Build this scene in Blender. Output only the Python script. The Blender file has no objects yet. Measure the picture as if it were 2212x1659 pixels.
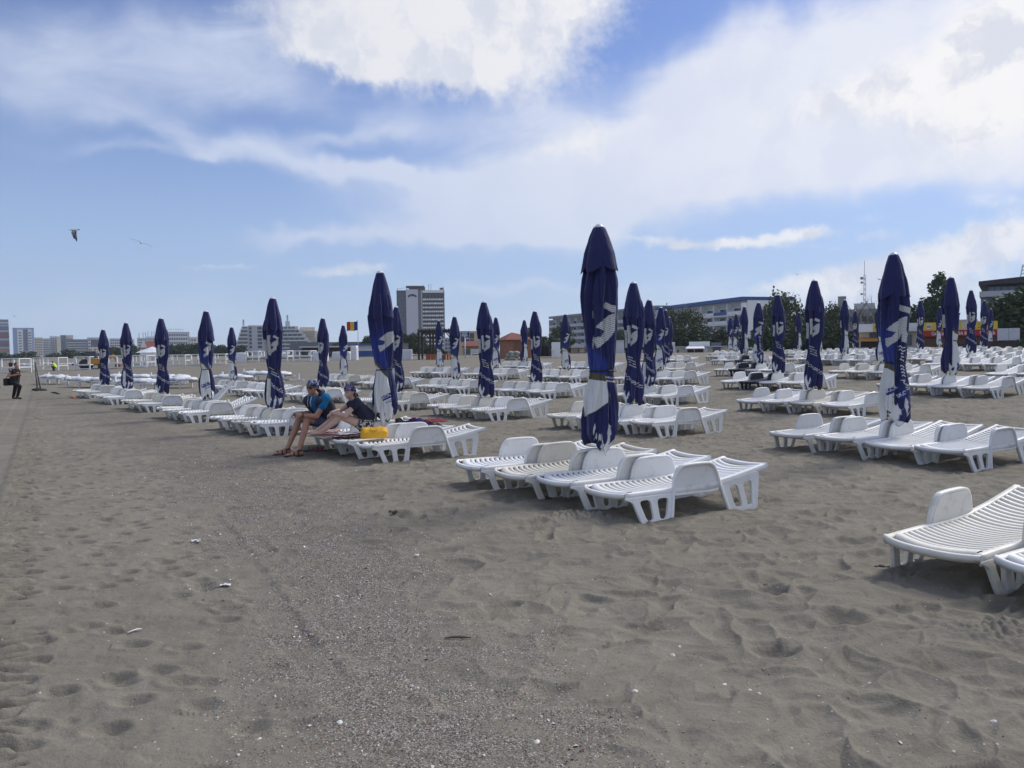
import bpy, bmesh, math, random
import numpy as np
from mathutils import Vector, Matrix
S = bpy.context.scene
COL = S.collection
PI = math.pi

# ---------------------------------------------------------------- camera
CAM_H = 1.6
FPX = 1660.0                      # focal length in units of a 2212 x 1659 frame
PITCH = math.atan(72.5 / FPX)
ROLL = math.radians(0.75)
_f = Vector((0, math.cos(PITCH), -math.sin(PITCH)))
_u0 = Vector((0, math.sin(PITCH), math.cos(PITCH)))
_r0 = Vector((1, 0, 0))
_r = _r0 * math.cos(ROLL) - _u0 * math.sin(ROLL)
_u = _r0 * math.sin(ROLL) + _u0 * math.cos(ROLL)
CAMP = Vector((0, 0, CAM_H))
cd = bpy.data.cameras.new('camera')
cd.sensor_width = 36.0
cd.lens = 36.0 * FPX / 2212.0
cd.clip_start = 0.05
cd.clip_end = 12000
cam = bpy.data.objects.new('camera', cd)
COL.objects.link(cam)
cam.matrix_world = Matrix(((_r.x, _u.x, -_f.x, 0), (_r.y, _u.y, -_f.y, 0), (_r.z, _u.z, -_f.z, CAM_H), (0, 0, 0, 1)))
S.camera = cam

def ray(px, py):
    return (_f * FPX + _r * (px - 1106.0) + _u * (829.5 - py))
def P(px, py, Y):
    d = ray(px, py)
    return CAMP + d * (Y / d.y)
def azel(px, py):
    d = ray(px, py).normalized()
    return math.degrees(math.atan2(d.x, d.y)), math.degrees(math.asin(d.z))

# ---------------------------------------------------------------- exposure
S.view_settings.view_transform = 'Standard'
S.view_settings.look = 'None'
S.view_settings.gamma = 1.0
S.view_settings.use_curve_mapping = False
S.view_settings.exposure = 0.35
S.cycles.max_bounces = 5
S.cycles.diffuse_bounces = 3
S.cycles.transparent_max_bounces = 6
S.cycles.volume_bounces = 0

# ---------------------------------------------------------------- sun
SUN_AZ, SUN_EL = math.radians(52), math.radians(44)     # azimuth from +Y towards +X
sl = bpy.data.lights.new('sun', 'SUN')
sl.energy = 2.6
sl.angle = math.radians(18)
sl.color = (1.0, 0.95, 0.87)
sun = bpy.data.objects.new('sun', sl)
COL.objects.link(sun)
sd = Vector((math.sin(SUN_AZ) * math.cos(SUN_EL), math.cos(SUN_AZ) * math.cos(SUN_EL), math.sin(SUN_EL)))
sun.rotation_euler = sd.to_track_quat('Z', 'Y').to_euler()

# ---------------------------------------------------------------- node helpers
class NT:
    def __init__(s, tree):
        s.t = tree; s.n = tree.nodes; s.l = tree.links
    def _in(s, sock, v):
        if v is None: return
        if isinstance(v, bpy.types.NodeSocket): s.l.new(v, sock)
        else:
            try: sock.default_value = v
            except Exception: sock.default_value = tuple(v) + (1.0,)
    def node(s, typ, props=None, **ins):
        nd = s.n.new(typ)
        for k, v in (props or {}).items(): setattr(nd, k, v)
        for k, v in ins.items():
            key = int(k[1:]) if k[0] == 'i' and k[1:].isdigit() else k.replace('_', ' ')
            s._in(nd.inputs[key], v)
        return nd
    def m(s, op, a, b=None, c=None, clamp=False):
        nd = s.n.new('ShaderNodeMath'); nd.operation = op; nd.use_clamp = clamp
        s._in(nd.inputs[0], a); s._in(nd.inputs[1], b); s._in(nd.inputs[2], c)
        return nd.outputs[0]
    def mix(s, f, a, b, typ='MIX'):
        nd = s.n.new('ShaderNodeMix'); nd.data_type = 'RGBA'; nd.blend_type = typ
        s._in(nd.inputs[0], f); s._in(nd.inputs[6], a); s._in(nd.inputs[7], b)
        return nd.outputs[2]
    def sstep(s, x, e0, e1, o0=0.0, o1=1.0):
        nd = s.n.new('ShaderNodeMapRange'); nd.interpolation_type = 'SMOOTHSTEP'
        s._in(nd.inputs[0], x); s._in(nd.inputs[1], e0); s._in(nd.inputs[2], e1); s._in(nd.inputs[3], o0); s._in(nd.inputs[4], o1)
        return nd.outputs[0]
    def lin(s, x, e0, e1, o0=0.0, o1=1.0):
        nd = s.n.new('ShaderNodeMapRange')
        s._in(nd.inputs[0], x); s._in(nd.inputs[1], e0); s._in(nd.inputs[2], e1); s._in(nd.inputs[3], o0); s._in(nd.inputs[4], o1)
        return nd.outputs[0]
    def noise(s, vec, scale, detail=4, rough=0.5, dist=0.0, dim='3D', lac=2.0):
        nd = s.n.new('ShaderNodeTexNoise'); nd.noise_dimensions = dim
        if vec is not None: s._in(nd.inputs['Vector'], vec)
        nd.inputs['Scale'].default_value = scale; nd.inputs['Detail'].default_value = detail
        nd.inputs['Roughness'].default_value = rough; nd.inputs['Distortion'].default_value = dist
        nd.inputs['Lacunarity'].default_value = lac
        return nd
    def comb(s, x, y, z=0.0):
        nd = s.n.new('ShaderNodeCombineXYZ')
        s._in(nd.inputs[0], x); s._in(nd.inputs[1], y); s._in(nd.inputs[2], z)
        return nd.outputs[0]

# ---------------------------------------------------------------- world: sky with clouds
def build_world():
    w = bpy.data.worlds.new('World'); S.world = w; w.use_nodes = True
    w.node_tree.nodes.clear()
    N = NT(w.node_tree)
    sky = N.node('ShaderNodeTexSky'); sky.sky_type = 'NISHITA'; sky.sun_disc = False
    sky.sun_elevation = SUN_EL; sky.sun_rotation = SUN_AZ
    sky.altitude = 0; sky.air_density = 1.0; sky.dust_density = 0.6; sky.ozone_density = 2.0
    tc = N.node('ShaderNodeTexCoord')
    sep = N.node('ShaderNodeSeparateXYZ', i0=tc.outputs['Generated'])
    x, y, z = sep.outputs
    az = N.m('MULTIPLY', N.m('ARCTAN2', x, y), 57.29578)
    el = N.m('MULTIPLY', N.m('ARCSINE', z), 57.29578)
    ae = N.comb(az, el)
    # distorted coordinates (wind-torn edges)
    d1 = N.noise(ae, 0.11, 4, 0.55, dim='2D').outputs['Color']
    d1s = N.node('ShaderNodeVectorMath', {'operation': 'SUBTRACT'}, i0=d1, i1=(0.5, 0.5, 0.5)).outputs[0]
    d1m = N.node('ShaderNodeVectorMath', {'operation': 'MULTIPLY'}, i0=d1s, i1=(9.0, 5.0, 0.0)).outputs[0]
    soft = N.node('ShaderNodeVectorMath', {'operation': 'ADD'}, i0=ae, i1=d1m).outputs[0]
    d2 = N.noise(ae, 0.42, 6, 0.60, dim='2D').outputs['Color']
    d2s = N.node('ShaderNodeVectorMath', {'operation': 'SUBTRACT'}, i0=d2, i1=(0.5, 0.5, 0.5)).outputs[0]
    d2m = N.node('ShaderNodeVectorMath', {'operation': 'MULTIPLY'}, i0=d2s, i1=(2.9, 2.4, 0.0)).outputs[0]
    puffy = N.node('ShaderNodeVectorMath', {'operation': 'ADD'}, i0=ae, i1=d2m).outputs[0]
    # group: one soft ellipse
    g = bpy.data.node_groups.new('cloud_blob', 'ShaderNodeTree')
    for nm, ty in (('v', 'NodeSocketVector'), ('cx', 'NodeSocketFloat'), ('cy', 'NodeSocketFloat'), ('c', 'NodeSocketFloat'),
                   ('s', 'NodeSocketFloat'), ('rx', 'NodeSocketFloat'), ('ry', 'NodeSocketFloat')):
        g.interface.new_socket(nm, in_out='INPUT', socket_type=ty)
    g.interface.new_socket('f', in_out='OUTPUT', socket_type='NodeSocketFloat')
    G = NT(g)
    gi = g.nodes.new('NodeGroupInput'); go = g.nodes.new('NodeGroupOutput')
    sp = G.node('ShaderNodeSeparateXYZ', i0=gi.outputs['v'])
    dx = G.m('SUBTRACT', sp.outputs[0], gi.outputs['cx']); dy = G.m('SUBTRACT', sp.outputs[1], gi.outputs['cy'])
    a = G.m('ADD', G.m('MULTIPLY', dx, gi.outputs['c']), G.m('MULTIPLY', dy, gi.outputs['s']))
    b = G.m('SUBTRACT', G.m('MULTIPLY', dy, gi.outputs['c']), G.m('MULTIPLY', dx, gi.outputs['s']))
    a = G.m('DIVIDE', a, gi.outputs['rx']); b = G.m('DIVIDE', b, gi.outputs['ry'])
    q = G.m('ADD', G.m('MULTIPLY', a, a), G.m('MULTIPLY', b, b))
    e = G.m('EXPONENT', G.m('MULTIPLY', q, -1.0))
    g.links.new(e, go.inputs['f'])
    K = 57.29578 / FPX
    def blobs(vec, lst):
        tot = None
        for (px, py, rx, ry, rot, amp) in lst:
            caz, cel = azel(px, py)
            nd = N.n.new('ShaderNodeGroup'); nd.node_tree = g
            N.l.new(vec, nd.inputs['v'])
            nd.inputs['cx'].default_value = caz; nd.inputs['cy'].default_value = cel
            nd.inputs['c'].default_value = math.cos(math.radians(rot)); nd.inputs['s'].default_value = math.sin(math.radians(rot))
            nd.inputs['rx'].default_value = rx * K; nd.inputs['ry'].default_value = ry * K
            t = N.m('MULTIPLY', nd.outputs[0], amp)
            tot = t if tot is None else N.m('ADD', tot, t)
        return tot
    # --- veil layer: (px, py, rx, ry, rot, amp)
    veil = blobs(soft, [
        (1900, 270, 470, 120, 8, 1.1), (1560, 260, 330, 100, 22, 1.0), (1300, 370, 330, 85, 12, 1.1), (2000, 350, 420, 50, 2, .9),
        (980, 435, 200, 62, 0, .8), (1150, 490, 260, 36, 4, .6), (850, 520, 330, 18, 2, .55), (640, 520, 120, 9, 0, .28),
        (620, 345, 320, 26, -9, .62), (900, 390, 300, 22, -3, .5), (270, 325, 150, 14, 3, .34), (720, 300, 170, 22, 6, .42), (430, 325, 120, 16, -12, .25),
        (330, 110, 480, 90, 10, .46), (60, 150, 260, 45, 0, .28), (560, 170, 240, 55, -10, .34), (200, 240, 300, 60, 5, .14), (1120, 255, 230, 70, 5, .55), (860, 250, 60, 60, 0, .25),
        (1900, 40, 400, 60, 8, .5), (1640, 60, 220, 50, 20, .25), (1100, 622, 260, 12, -1, .35), (1450, 630, 300, 40, 0, .25),
        (300, 700, 900, 80, 0, .28), (1500, 720, 1200, 60, 0, .34)])
    # --- cumulus layer
    cum = blobs(puffy, [
        (690, 40, 130, 70, 0, .65), (880, 60, 190, 80, 0, .95), (1110, 50, 190, 90, 0, 1.0), (760, 120, 110, 26, -8, .45), (980, 150, 230, 52, -6, .9), (1250, 10, 90, 45, 20, .6),
        (680, 115, 80, 26, 0, .5), (880, -80, 380, 80, 0, .8),
        (2110, 160, 150, 105, 20, 1.0), (2185, 60, 90, 90, 40, .8), (1930, 190, 190, 52, 6, .7), (2160, 280, 110, 60, 0, .6), (1760, 225, 140, 26, 6, .4),
        (1255, 305, 78, 40, 0, .75), (1170, 335, 50, 16, 0, .35), (1420, 262, 110, 18, 8, .35)])
    d3 = N.noise(ae, 0.9, 5, 0.6, dim='2D').outputs['Color']
    d3s = N.node('ShaderNodeVectorMath', {'operation': 'SUBTRACT'}, i0=d3, i1=(0.5, 0.5, 0.5)).outputs[0]
    d3m = N.node('ShaderNodeVectorMath', {'operation': 'MULTIPLY'}, i0=d3s, i1=(2.0, 0.9, 0.0)).outputs[0]
    fine = N.node('ShaderNodeVectorMath', {'operation': 'ADD'}, i0=ae, i1=d3m).outputs[0]
    low = blobs(fine, [
        (1445, 523, 62, 12, -3, .8), (1375, 512, 34, 7, -8, .45), (1480, 532, 26, 8, 0, .5), (1640, 520, 105, 14, 3, .9), (1740, 503, 48, 16, 6, .75), (1770, 535, 60, 7, -4, .4), (1560, 527, 50, 8, 0, .5),
        (1900, 590, 180, 30, 10, .85), (2060, 562, 150, 42, 8, .85), (2150, 507, 70, 34, 8, .85), (1730, 605, 90, 15, 6, .55), (2010, 640, 300, 34, 0, .65),
        (1895, 508, 46, 16, 0, .45), (2120, 432, 50, 14, 0, .45), (2205, 440, 30, 16, 0, .4), (1880, 472, 46, 9, 0, .28),
        (720, 585, 85, 13, 0, .7), (805, 574, 40, 10, 0, .65), (432, 579, 46, 6, 0, .5), (520, 576, 60, 6, 0, .45), (490, 18, 40, 8, 0, .3)])
    cum = N.m('ADD', cum, low)
    wisp = N.noise(N.comb(N.m('MULTIPLY', az, 0.35), N.m('ADD', el, N.m('MULTIPLY', az, -0.10))), 0.42, 6, 0.62, 0.6, dim='2D').outputs[0]
    vd = N.m('MULTIPLY', veil, N.lin(wisp, 0.25, 0.75, 0.80, 1.20))
    vd = N.sstep(vd, 0.02, 0.95)
    n2 = N.noise(ae, 0.85, 7, 0.6, 0.0, dim='2D').outputs[0]
    cdn = N.m('ADD', cum, N.lin(n2, 0.3, 0.7, -0.13, 0.13))
    cd_ = N.sstep(cdn, 0.12, 1.15)
    # elsewhere round the sky: broken cloud, so that the light from behind is right too
    back = N.noise(ae, 0.05, 4, 0.55, dim='2D').outputs[0]
    outside = N.sstep(N.m('ABSOLUTE', az), 42.0, 60.0)
    high = N.sstep(el, 32.0, 46.0)
    om = N.m('MAXIMUM', outside, high)
    od = N.m('MULTIPLY', N.sstep(back, 0.36, 0.60), om)
    vd = N.m('MAXIMUM', vd, N.m('MULTIPLY', od, 0.9))
    # --- colours
    base = N.mix(1.0, sky.outputs[0], (SKY_TINT[0], SKY_TINT[1], SKY_TINT[2], 1), 'MULTIPLY')
    # horizon paleness
    pale = N.sstep(el, 0.0, 22.0, 0.70, 0.06)
    base = N.mix(pale, base, HAZE_COL)
    shade = N.noise(N.node('ShaderNodeVectorMath', {'operation': 'ADD'}, i0=puffy, i1=(0.0, -1.6, 0.0)).outputs[0], 0.20, 5, 0.55, dim='2D').outputs[0]
    right = N.sstep(az, -20.0, 26.0)
    vcol = N.mix(right, VEIL_L, VEIL_R)
    vcol = N.mix(N.sstep(shade, 0.38, 0.62, 0.0, 0.30), vcol, VEIL_D)
    c1 = N.mix(N.sstep(el, 3.0, 14.0), base, vcol)
    c1 = N.mix(0.75, c1, vcol)
    c = N.mix(N.m('MULTIPLY', vd, 0.93), base, c1)
    ccol = N.mix(right, CUM_L, CUM_R)
    sh2 = N.noise(puffy, 0.34, 6, 0.6, dim='2D').outputs[0]
    ccol = N.mix(N.sstep(N.m('ADD', shade, N.m('MULTIPLY', N.m('SUBTRACT', sh2, .5), .8)), 0.40, 0.66, 0.0, 0.85), ccol, CUM_D)
    c = N.mix(N.m('MULTIPLY', cd_, N.sstep(el, 2.0, 12.0, 0.72, 0.95)), c, ccol)
    w.cycles.sampling_method = 'MANUAL'; w.cycles.sample_map_resolution = 512
    bg = N.node('ShaderNodeBackground', Color=c); bg.inputs['Strength'].default_value = 0.1
    out = N.node('ShaderNodeOutputWorld'); N.l.new(bg.outputs[0], out.inputs[0])
SKY_TINT = (.57, .655, .93)
HAZE_COL = (3.7, 4.9, 6.7, 1)
VEIL_L = (4.9, 5.5, 6.9, 1)
VEIL_R = (6.75, 6.9, 7.5, 1)
VEIL_D = (5.0, 5.5, 6.8, 1)
CUM_L = (6.7, 6.75, 7.0, 1)
CUM_R = (7.7, 7.6, 7.6, 1)
CUM_D = (5.5, 5.75, 6.5, 1)
build_world()
# ---------------------------------------------------------------- object helpers
def tag(o, label=None, cat=None, group=None, kind=None):
    if label: o['label'] = label
    if cat: o['category'] = cat
    if group: o['group'] = group
    if kind: o['kind'] = kind
    return o
def link(name, data, parent=None, loc=None, rot=None):
    o = bpy.data.objects.new(name, data); COL.objects.link(o)
    if parent is not None: o.parent = parent
    if loc is not None: o.location = loc
    if rot is not None: o.rotation_euler = rot
    return o
def empty(name, loc=(0, 0, 0), rz=0.0):
    o = link(name, None, None, loc, (0, 0, rz)); o.empty_display_size = 0.2
    return o
def mesh_np(name, verts, faces, mats, smooth=True, fmat=None):
    """faces: (n,4) or (n,3) int array, or list of lists"""
    me = bpy.data.meshes.new(name)
    verts = np.asarray(verts, dtype=np.float32)
    if isinstance(faces, np.ndarray):
        k = faces.shape[1]; nf = faces.shape[0]
        me.vertices.add(len(verts)); me.vertices.foreach_set('co', verts.ravel())
        me.loops.add(nf * k); me.loops.foreach_set('vertex_index', faces.astype(np.int32).ravel())
        me.polygons.add(nf)
        me.polygons.foreach_set('loop_start', np.arange(nf, dtype=np.int32) * k)
        me.polygons.foreach_set('loop_total', np.full(nf, k, dtype=np.int32))
        me.update(calc_edges=True)
    else:
        me.from_pydata([tuple(map(float, v)) for v in verts], [], faces)
        me.update()
    for m in (mats if isinstance(mats, (list, tuple)) else [mats]):
        me.materials.append(m)
    n = len(me.polygons)
    if fmat is not None: me.polygons.foreach_set('material_index', np.asarray(fmat, dtype=np.int32))
    if smooth: me.polygons.foreach_set('use_smooth', np.ones(n, dtype=bool))
    me.validate()
    return me
def set_col(me, cols, name='col'):
    at = me.color_attributes.new(name, 'FLOAT_COLOR', 'POINT')
    c = np.ones((len(me.vertices), 4), dtype=np.float32); c[:, :3] = cols
    at.data.foreach_set('color', c.ravel())
class MB:
    """collects simple shapes into one mesh"""
    def __init__(s): s.v = []; s.f = []; s.mi = []; s.cm = 0
    def _add(s, vs, fs):
        b = len(s.v); s.v += [tuple(v) for v in vs]
        for f in fs: s.f.append([i + b for i in f]); s.mi.append(s.cm)
        return s
    def box(s, c, d, rz=0.0, M=None):
        x, y, z = d[0] / 2, d[1] / 2, d[2] / 2
        vs = [Vector(p) for p in ((-x, -y, -z), (x, -y, -z), (x, y, -z), (-x, y, -z), (-x, -y, z), (x, -y, z), (x, y, z), (-x, y, z))]
        R = Matrix.Rotation(rz, 3, 'Z') if M is None else M
        return s._add([R @ v + Vector(c) for v in vs], [(0, 3, 2, 1), (4, 5, 6, 7), (0, 1, 5, 4), (1, 2, 6, 5), (2, 3, 7, 6), (3, 0, 4, 7)])
    def bar(s, a, b, w, h=None, up=(0, 0, 1)):
        a, b = Vector(a), Vector(b); h = h or w
        d = (b - a); L = d.length; d.normalize()
        upv = Vector(up)
        if abs(d.dot(upv)) > .98: upv = Vector((1, 0, 0))
        sx = d.cross(upv).normalized(); sz = sx.cross(d).normalized()
        vs = []
        for p in (a, b):
            for (i, j) in ((-1, -1), (1, -1), (1, 1), (-1, 1)): vs.append(p + sx * (i * w / 2) + sz * (j * h / 2))
        return s._add(vs, [(0, 1, 2, 3), (7, 6, 5, 4), (0, 4, 5, 1), (1, 5, 6, 2), (2, 6, 7, 3), (3, 7, 4, 0)])
    def tube(s, pts, rad, n=8, cap=True):
        pts = [Vector(p) for p in pts]
        rads = rad if isinstance(rad, (list, tuple)) else [rad] * len(pts)
        vs = []; pu = None
        for i, p in enumerate(pts):
            t = (pts[min(i + 1, len(pts) - 1)] - pts[max(i - 1, 0)])
            if t.length < 1e-9: t = Vector((0, 0, 1))
            t.normalize()
            if pu is None: pu = t.cross(Vector((0, 0, 1)) if abs(t.z) < .9 else Vector((1, 0, 0))).normalized()
            pu = (pu - t * pu.dot(t)).normalized(); q = t.cross(pu)
            for k in range(n):
                a = 2 * PI * k / n
                vs.append(p + (pu * math.cos(a) + q * math.sin(a)) * rads[i])
        fs = []
        for i in range(len(pts) - 1):
            for k in range(n):
                fs.append((i * n + k, i * n + (k + 1) % n, (i + 1) * n + (k + 1) % n, (i + 1) * n + k))
        if cap:
            fs.append(tuple(range(n - 1, -1, -1))); e = (len(pts) - 1) * n
            fs.append(tuple(range(e, e + n)))
        return s._add(vs, fs)
    def quad(s, a, b, c, d): return s._add([a, b, c, d], [(0, 1, 2, 3)])
    def poly(s, pts): return s._add(pts, [tuple(range(len(pts)))])
    def prism(s, pts, off):
        off = Vector(off); n = len(pts); pts = [Vector(p) for p in pts]
        fs = [tuple(range(n - 1, -1, -1)), tuple(range(n, 2 * n))]
        for i in range(n): fs.append((i, (i + 1) % n, n + (i + 1) % n, n + i))
        return s._add(pts + [p + off for p in pts], fs)
    def lathe(s, prof, n=16, c=(0, 0, 0)):
        vs = []
        for (r, z) in prof:
            for k in range(n):
                a = 2 * PI * k / n; vs.append((c[0] + r * math.cos(a), c[1] + r * math.sin(a), c[2] + z))
        fs = []
        for i in range(len(prof) - 1):
            for k in range(n): fs.append((i * n + k, i * n + (k + 1) % n, (i + 1) * n + (k + 1) % n, (i + 1) * n + k))
        fs.append(tuple(range(n - 1, -1, -1))); e = (len(prof) - 1) * n; fs.append(tuple(range(e, e + n)))
        return s._add(vs, fs)
    def mesh(s, name, mats, smooth=False):
        me = mesh_np(name, s.v, s.f, mats, smooth, s.mi)
        return me
    def build(s, name, mats, parent=None, smooth=False, bevel=0.0):
        o = link(name, s.mesh(name, mats, smooth), parent)
        if bevel:
            m = o.modifiers.new('bevel', 'BEVEL'); m.width = bevel; m.segments = 2; m.limit_method = 'ANGLE'
        return o
_dg_tmp = []
def realise(o):
    """mesh data of an object with its modifiers (or curve) applied"""
    dg = bpy.context.evaluated_depsgraph_get(); dg.update()
    ev = o.evaluated_get(dg)
    me = bpy.data.meshes.new_from_object(ev, depsgraph=dg)
    return me
def bake(o, name=None):
    """replace a mesh object's data by its modified mesh"""
    me = realise(o); old = o.data
    o.modifiers.clear(); o.data = me; me.name = name or o.name
    return o
def curve_mesh(splines, extrude, bevel, res=2):
    """2D filled outline with holes -> mesh lying in XY, thickness along Z"""
    cu = bpy.data.curves.new('outline', 'CURVE'); cu.dimensions = '2D'; cu.fill_mode = 'BOTH'
    cu.extrude = extrude; cu.bevel_depth = bevel; cu.bevel_resolution = res
    for pts in splines:
        sp = cu.splines.new('POLY'); sp.points.add(len(pts) - 1)
        for i, p in enumerate(pts): sp.points[i].co = (p[0], p[1], 0, 1)
        sp.use_cyclic_u = True
    o = bpy.data.objects.new('outline', cu); COL.objects.link(o)
    me = realise(o)
    bpy.data.objects.remove(o); bpy.data.curves.remove(cu)
    return me
def text_tris(txt, size=1.0, shear=0.0):
    """triangles (n,3,2) of a line of lettering, left-bottom at 0,0, and its width"""
    cu = bpy.data.curves.new('txt', 'FONT'); cu.body = txt; cu.size = size; cu.shear = shear; cu.offset = 0.012 * size
    o = bpy.data.objects.new('txt', cu); COL.objects.link(o)
    me = realise(o); bpy.data.objects.remove(o); bpy.data.curves.remove(cu)
    me.calc_loop_triangles()
    co = np.zeros(len(me.vertices) * 3); me.vertices.foreach_get('co', co); co = co.reshape(-1, 3)[:, :2]
    ti = np.zeros(len(me.loop_triangles) * 3, dtype=np.int32); me.loop_triangles.foreach_get('vertices', ti)
    bpy.data.meshes.remove(me)
    t = co[ti.reshape(-1, 3)]
    return t, float(co[:, 0].max()) if len(co) else 0.0
def text_mb(mb, txt, origin, xdir, zdir, height, width=None, off=(0, 0, 0)):
    """flat lettering added to a mesh builder"""
    t, w = text_tris(txt, 1.0)
    sx = (width / w) if width else height * 1.35
    sy = height * 1.35
    O = Vector(origin) + Vector(off); X = Vector(xdir); Z = Vector(zdir)
    for tri in t:
        mb._add([O + X * (p[0] * sx) + Z * (p[1] * sy) for p in tri], [(0, 1, 2)])

# ---------------------------------------------------------------- materials
MATS = {}
def mat(name, col, rough=0.7, metal=0.0, spec=0.4, var=0.0, vscale=3.0, bump=0.0, bscale=60.0, trans=0.0, obj=False, dirt=None):
    if name in MATS: return MATS[name]
    m = bpy.data.materials.new(name); m.use_nodes = True; m.node_tree.nodes.clear()
    N = NT(m.node_tree)
    b = N.node('ShaderNodeBsdfPrincipled'); out = N.node('ShaderNodeOutputMaterial'); N.l.new(b.outputs[0], out.inputs[0])
    b.inputs['Roughness'].default_value = rough; b.inputs['Metallic'].default_value = metal
    b.inputs['Specular IOR Level'].default_value = spec
    tc = N.node('ShaderNodeTexCoord')
    c = (col[0], col[1], col[2], 1)
    src = None
    if var > 0:
        n = N.noise(tc.outputs['Object'], vscale, 5, 0.6).outputs[0]
        f = N.lin(n, 0.3, 0.7, 1 - var, 1 + var)
        src = N.mix(1.0, c, N.comb(f, f, f), 'MULTIPLY')
    if dirt is not None:   # (colour, scale, amount): blotchy dirt
        n = N.noise(tc.outputs['Object'], dirt[1], 6, 0.65).outputs[0]
        src = N.mix(N.sstep(n, 0.5, 0.72, 0.0, dirt[2]), src if src is not None else c, (dirt[0][0], dirt[0][1], dirt[0][2], 1))
    if src is not None: N.l.new(src, b.inputs['Base Color'])
    else: b.inputs['Base Color'].default_value = c
    if bump > 0:
        n = N.noise(tc.outputs['Object'], bscale, 4, 0.6).outputs[0]
        bp = N.node('ShaderNodeBump', Height=n); bp.inputs['Strength'].default_value = bump; bp.inputs['Distance'].default_value = 0.02
        N.l.new(bp.outputs[0], b.inputs['Normal'])
    MATS[name] = m
    return m
def vcol_mat(name, rough=0.8, spec=0.3, attr='col', bump=0.0, bscale=400.0, sheen=0.0):
    if name in MATS: return MATS[name]
    m = bpy.data.materials.new(name); m.use_nodes = True; m.node_tree.nodes.clear()
    N = NT(m.node_tree)
    b = N.node('ShaderNodeBsdfPrincipled'); out = N.node('ShaderNodeOutputMaterial'); N.l.new(b.outputs[0], out.inputs[0])
    a = N.node('ShaderNodeVertexColor'); a.layer_name = attr
    N.l.new(a.outputs[0], b.inputs['Base Color'])
    b.inputs['Roughness'].default_value = rough; b.inputs['Specular IOR Level'].default_value = spec
    if sheen: b.inputs['Sheen Weight'].default_value = sheen
    if bump:
        tc = N.node('ShaderNodeTexCoord')
        n = N.noise(tc.outputs['Object'], bscale, 3, 0.6).outputs[0]
        bp = N.node('ShaderNodeBump', Height=n); bp.inputs['Strength'].default_value = bump; bp.inputs['Distance'].default_value = 0.01
        N.l.new(bp.outputs[0], b.inputs['Normal'])
    MATS[name] = m
    return m

# ---------------------------------------------------------------- numpy noise
_rng = np.random.RandomState(7)
_perm = _rng.permutation(4096)
_gang = _rng.rand(4096) * 2 * np.pi
_gx, _gy = np.cos(_gang), np.sin(_gang)
_rv = _rng.rand(4096, 3)
def _h(ix, iy): return _perm[(_perm[ix & 4095] + iy) & 4095]
def perlin(x, y):
    x = np.asarray(x, dtype=np.float64); y = np.asarray(y, dtype=np.float64)
    ix = np.floor(x).astype(np.int64); iy = np.floor(y).astype(np.int64)
    fx = x - ix; fy = y - iy
    u = fx * fx * fx * (fx * (fx * 6 - 15) + 10); v = fy * fy * fy * (fy * (fy * 6 - 15) + 10)
    def g(i, j):
        k = _h(ix + i, iy + j); return _gx[k] * (fx - i) + _gy[k] * (fy - j)
    a = g(0, 0); b = g(1, 0); c = g(0, 1); d = g(1, 1)
    return (a + u * (b - a) + v * (c - a + u * (a - b - c + d))) * 1.4
def fbm(x, y, o=4, r=0.5):
    s = 0; a = 1.0; t = 0
    for i in range(o):
        s = s + a * perlin(x * 2 ** i + 17.3 * i, y * 2 ** i - 9.1 * i); t += a; a *= r
    return s / t
def worley(x, y, jit=0.9):
    """F1 distance, F2 distance and a random value of the nearest cell"""
    ix = np.floor(x).astype(np.int64); iy = np.floor(y).astype(np.int64)
    f1 = np.full(x.shape, 9.0); f2 = np.full(x.shape, 9.0); rv = np.zeros(x.shape)
    for i in (-1, 0, 1):
        for j in (-1, 0, 1):
            k = _h(ix + i, iy + j)
            px = ix + i + 0.5 + (_rv[k, 0] - .5) * jit; py = iy + j + 0.5 + (_rv[k, 1] - .5) * jit
            d = (px - x) ** 2 + (py - y) ** 2
            n = d < f1
            f2 = np.where(n, f1, np.minimum(f2, d)); rv = np.where(n, _rv[k, 2], rv); f1 = np.where(n, d, f1)
    return np.sqrt(f1), np.sqrt(f2), rv
def sst(x, a, b):
    t = np.clip((x - a) / (b - a), 0, 1); return t * t * (3 - 2 * t)

# ---------------------------------------------------------------- terrain
NX, NY = 0.79, 0.614          # direction up the beach
_gn = np.array([-400, -60, -20, 0, 6.1, 11.4, 16.7, 22, 27, 32.5, 43, 53, 70, 110, 4000.])
_gz = np.array([-1.4, -.45, -.18, -.02, -.04, -.02, .08, .29, .45, .62, .76, .92, 1.02, 1.1, 1.1])
_xs = np.linspace(-400, 4000, 22001)
_zs = np.interp(_xs, _gn, _gz)
_ker = np.hanning(31); _ker /= _ker.sum()
_zs = np.convolve(np.pad(_zs, 15, mode='edge'), _ker, mode='valid')
def base_z(X, Y):
    n = NX * X + NY * Y
    z = np.interp(n, _xs, _zs)
    q = (-0.614 * X + 0.79 * Y) - 6.0
    z = z - 0.12 * sst(q, 4, 18) * (1 - sst(n, 12, 26)) 
    return z
def gz(x, y): return float(base_z(np.float64(x), np.float64(y)))
def ground_at(px, py):
    """point of the ground that pixel (px, py) of the 2212-wide frame shows"""
    d = ray(px, py); lo, hi = 1.0, 4000.0
    for i in range(60):
        mid = math.sqrt(lo * hi); p = CAMP + d * (mid / d.y)
        if p.z > gz(p.x, p.y): lo = mid
        else: hi = mid
    p = CAMP + d * (hi / d.y); p.z = gz(p.x, p.y)
    return p
BAND = np.array([(1.6, 0.6), (.35, 2.2), (-.3, 2.95), (-.92, 4.9), (-1.85, 6.8), (-4.4, 11.3), (-10, 20), (-22, 36)])
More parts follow.
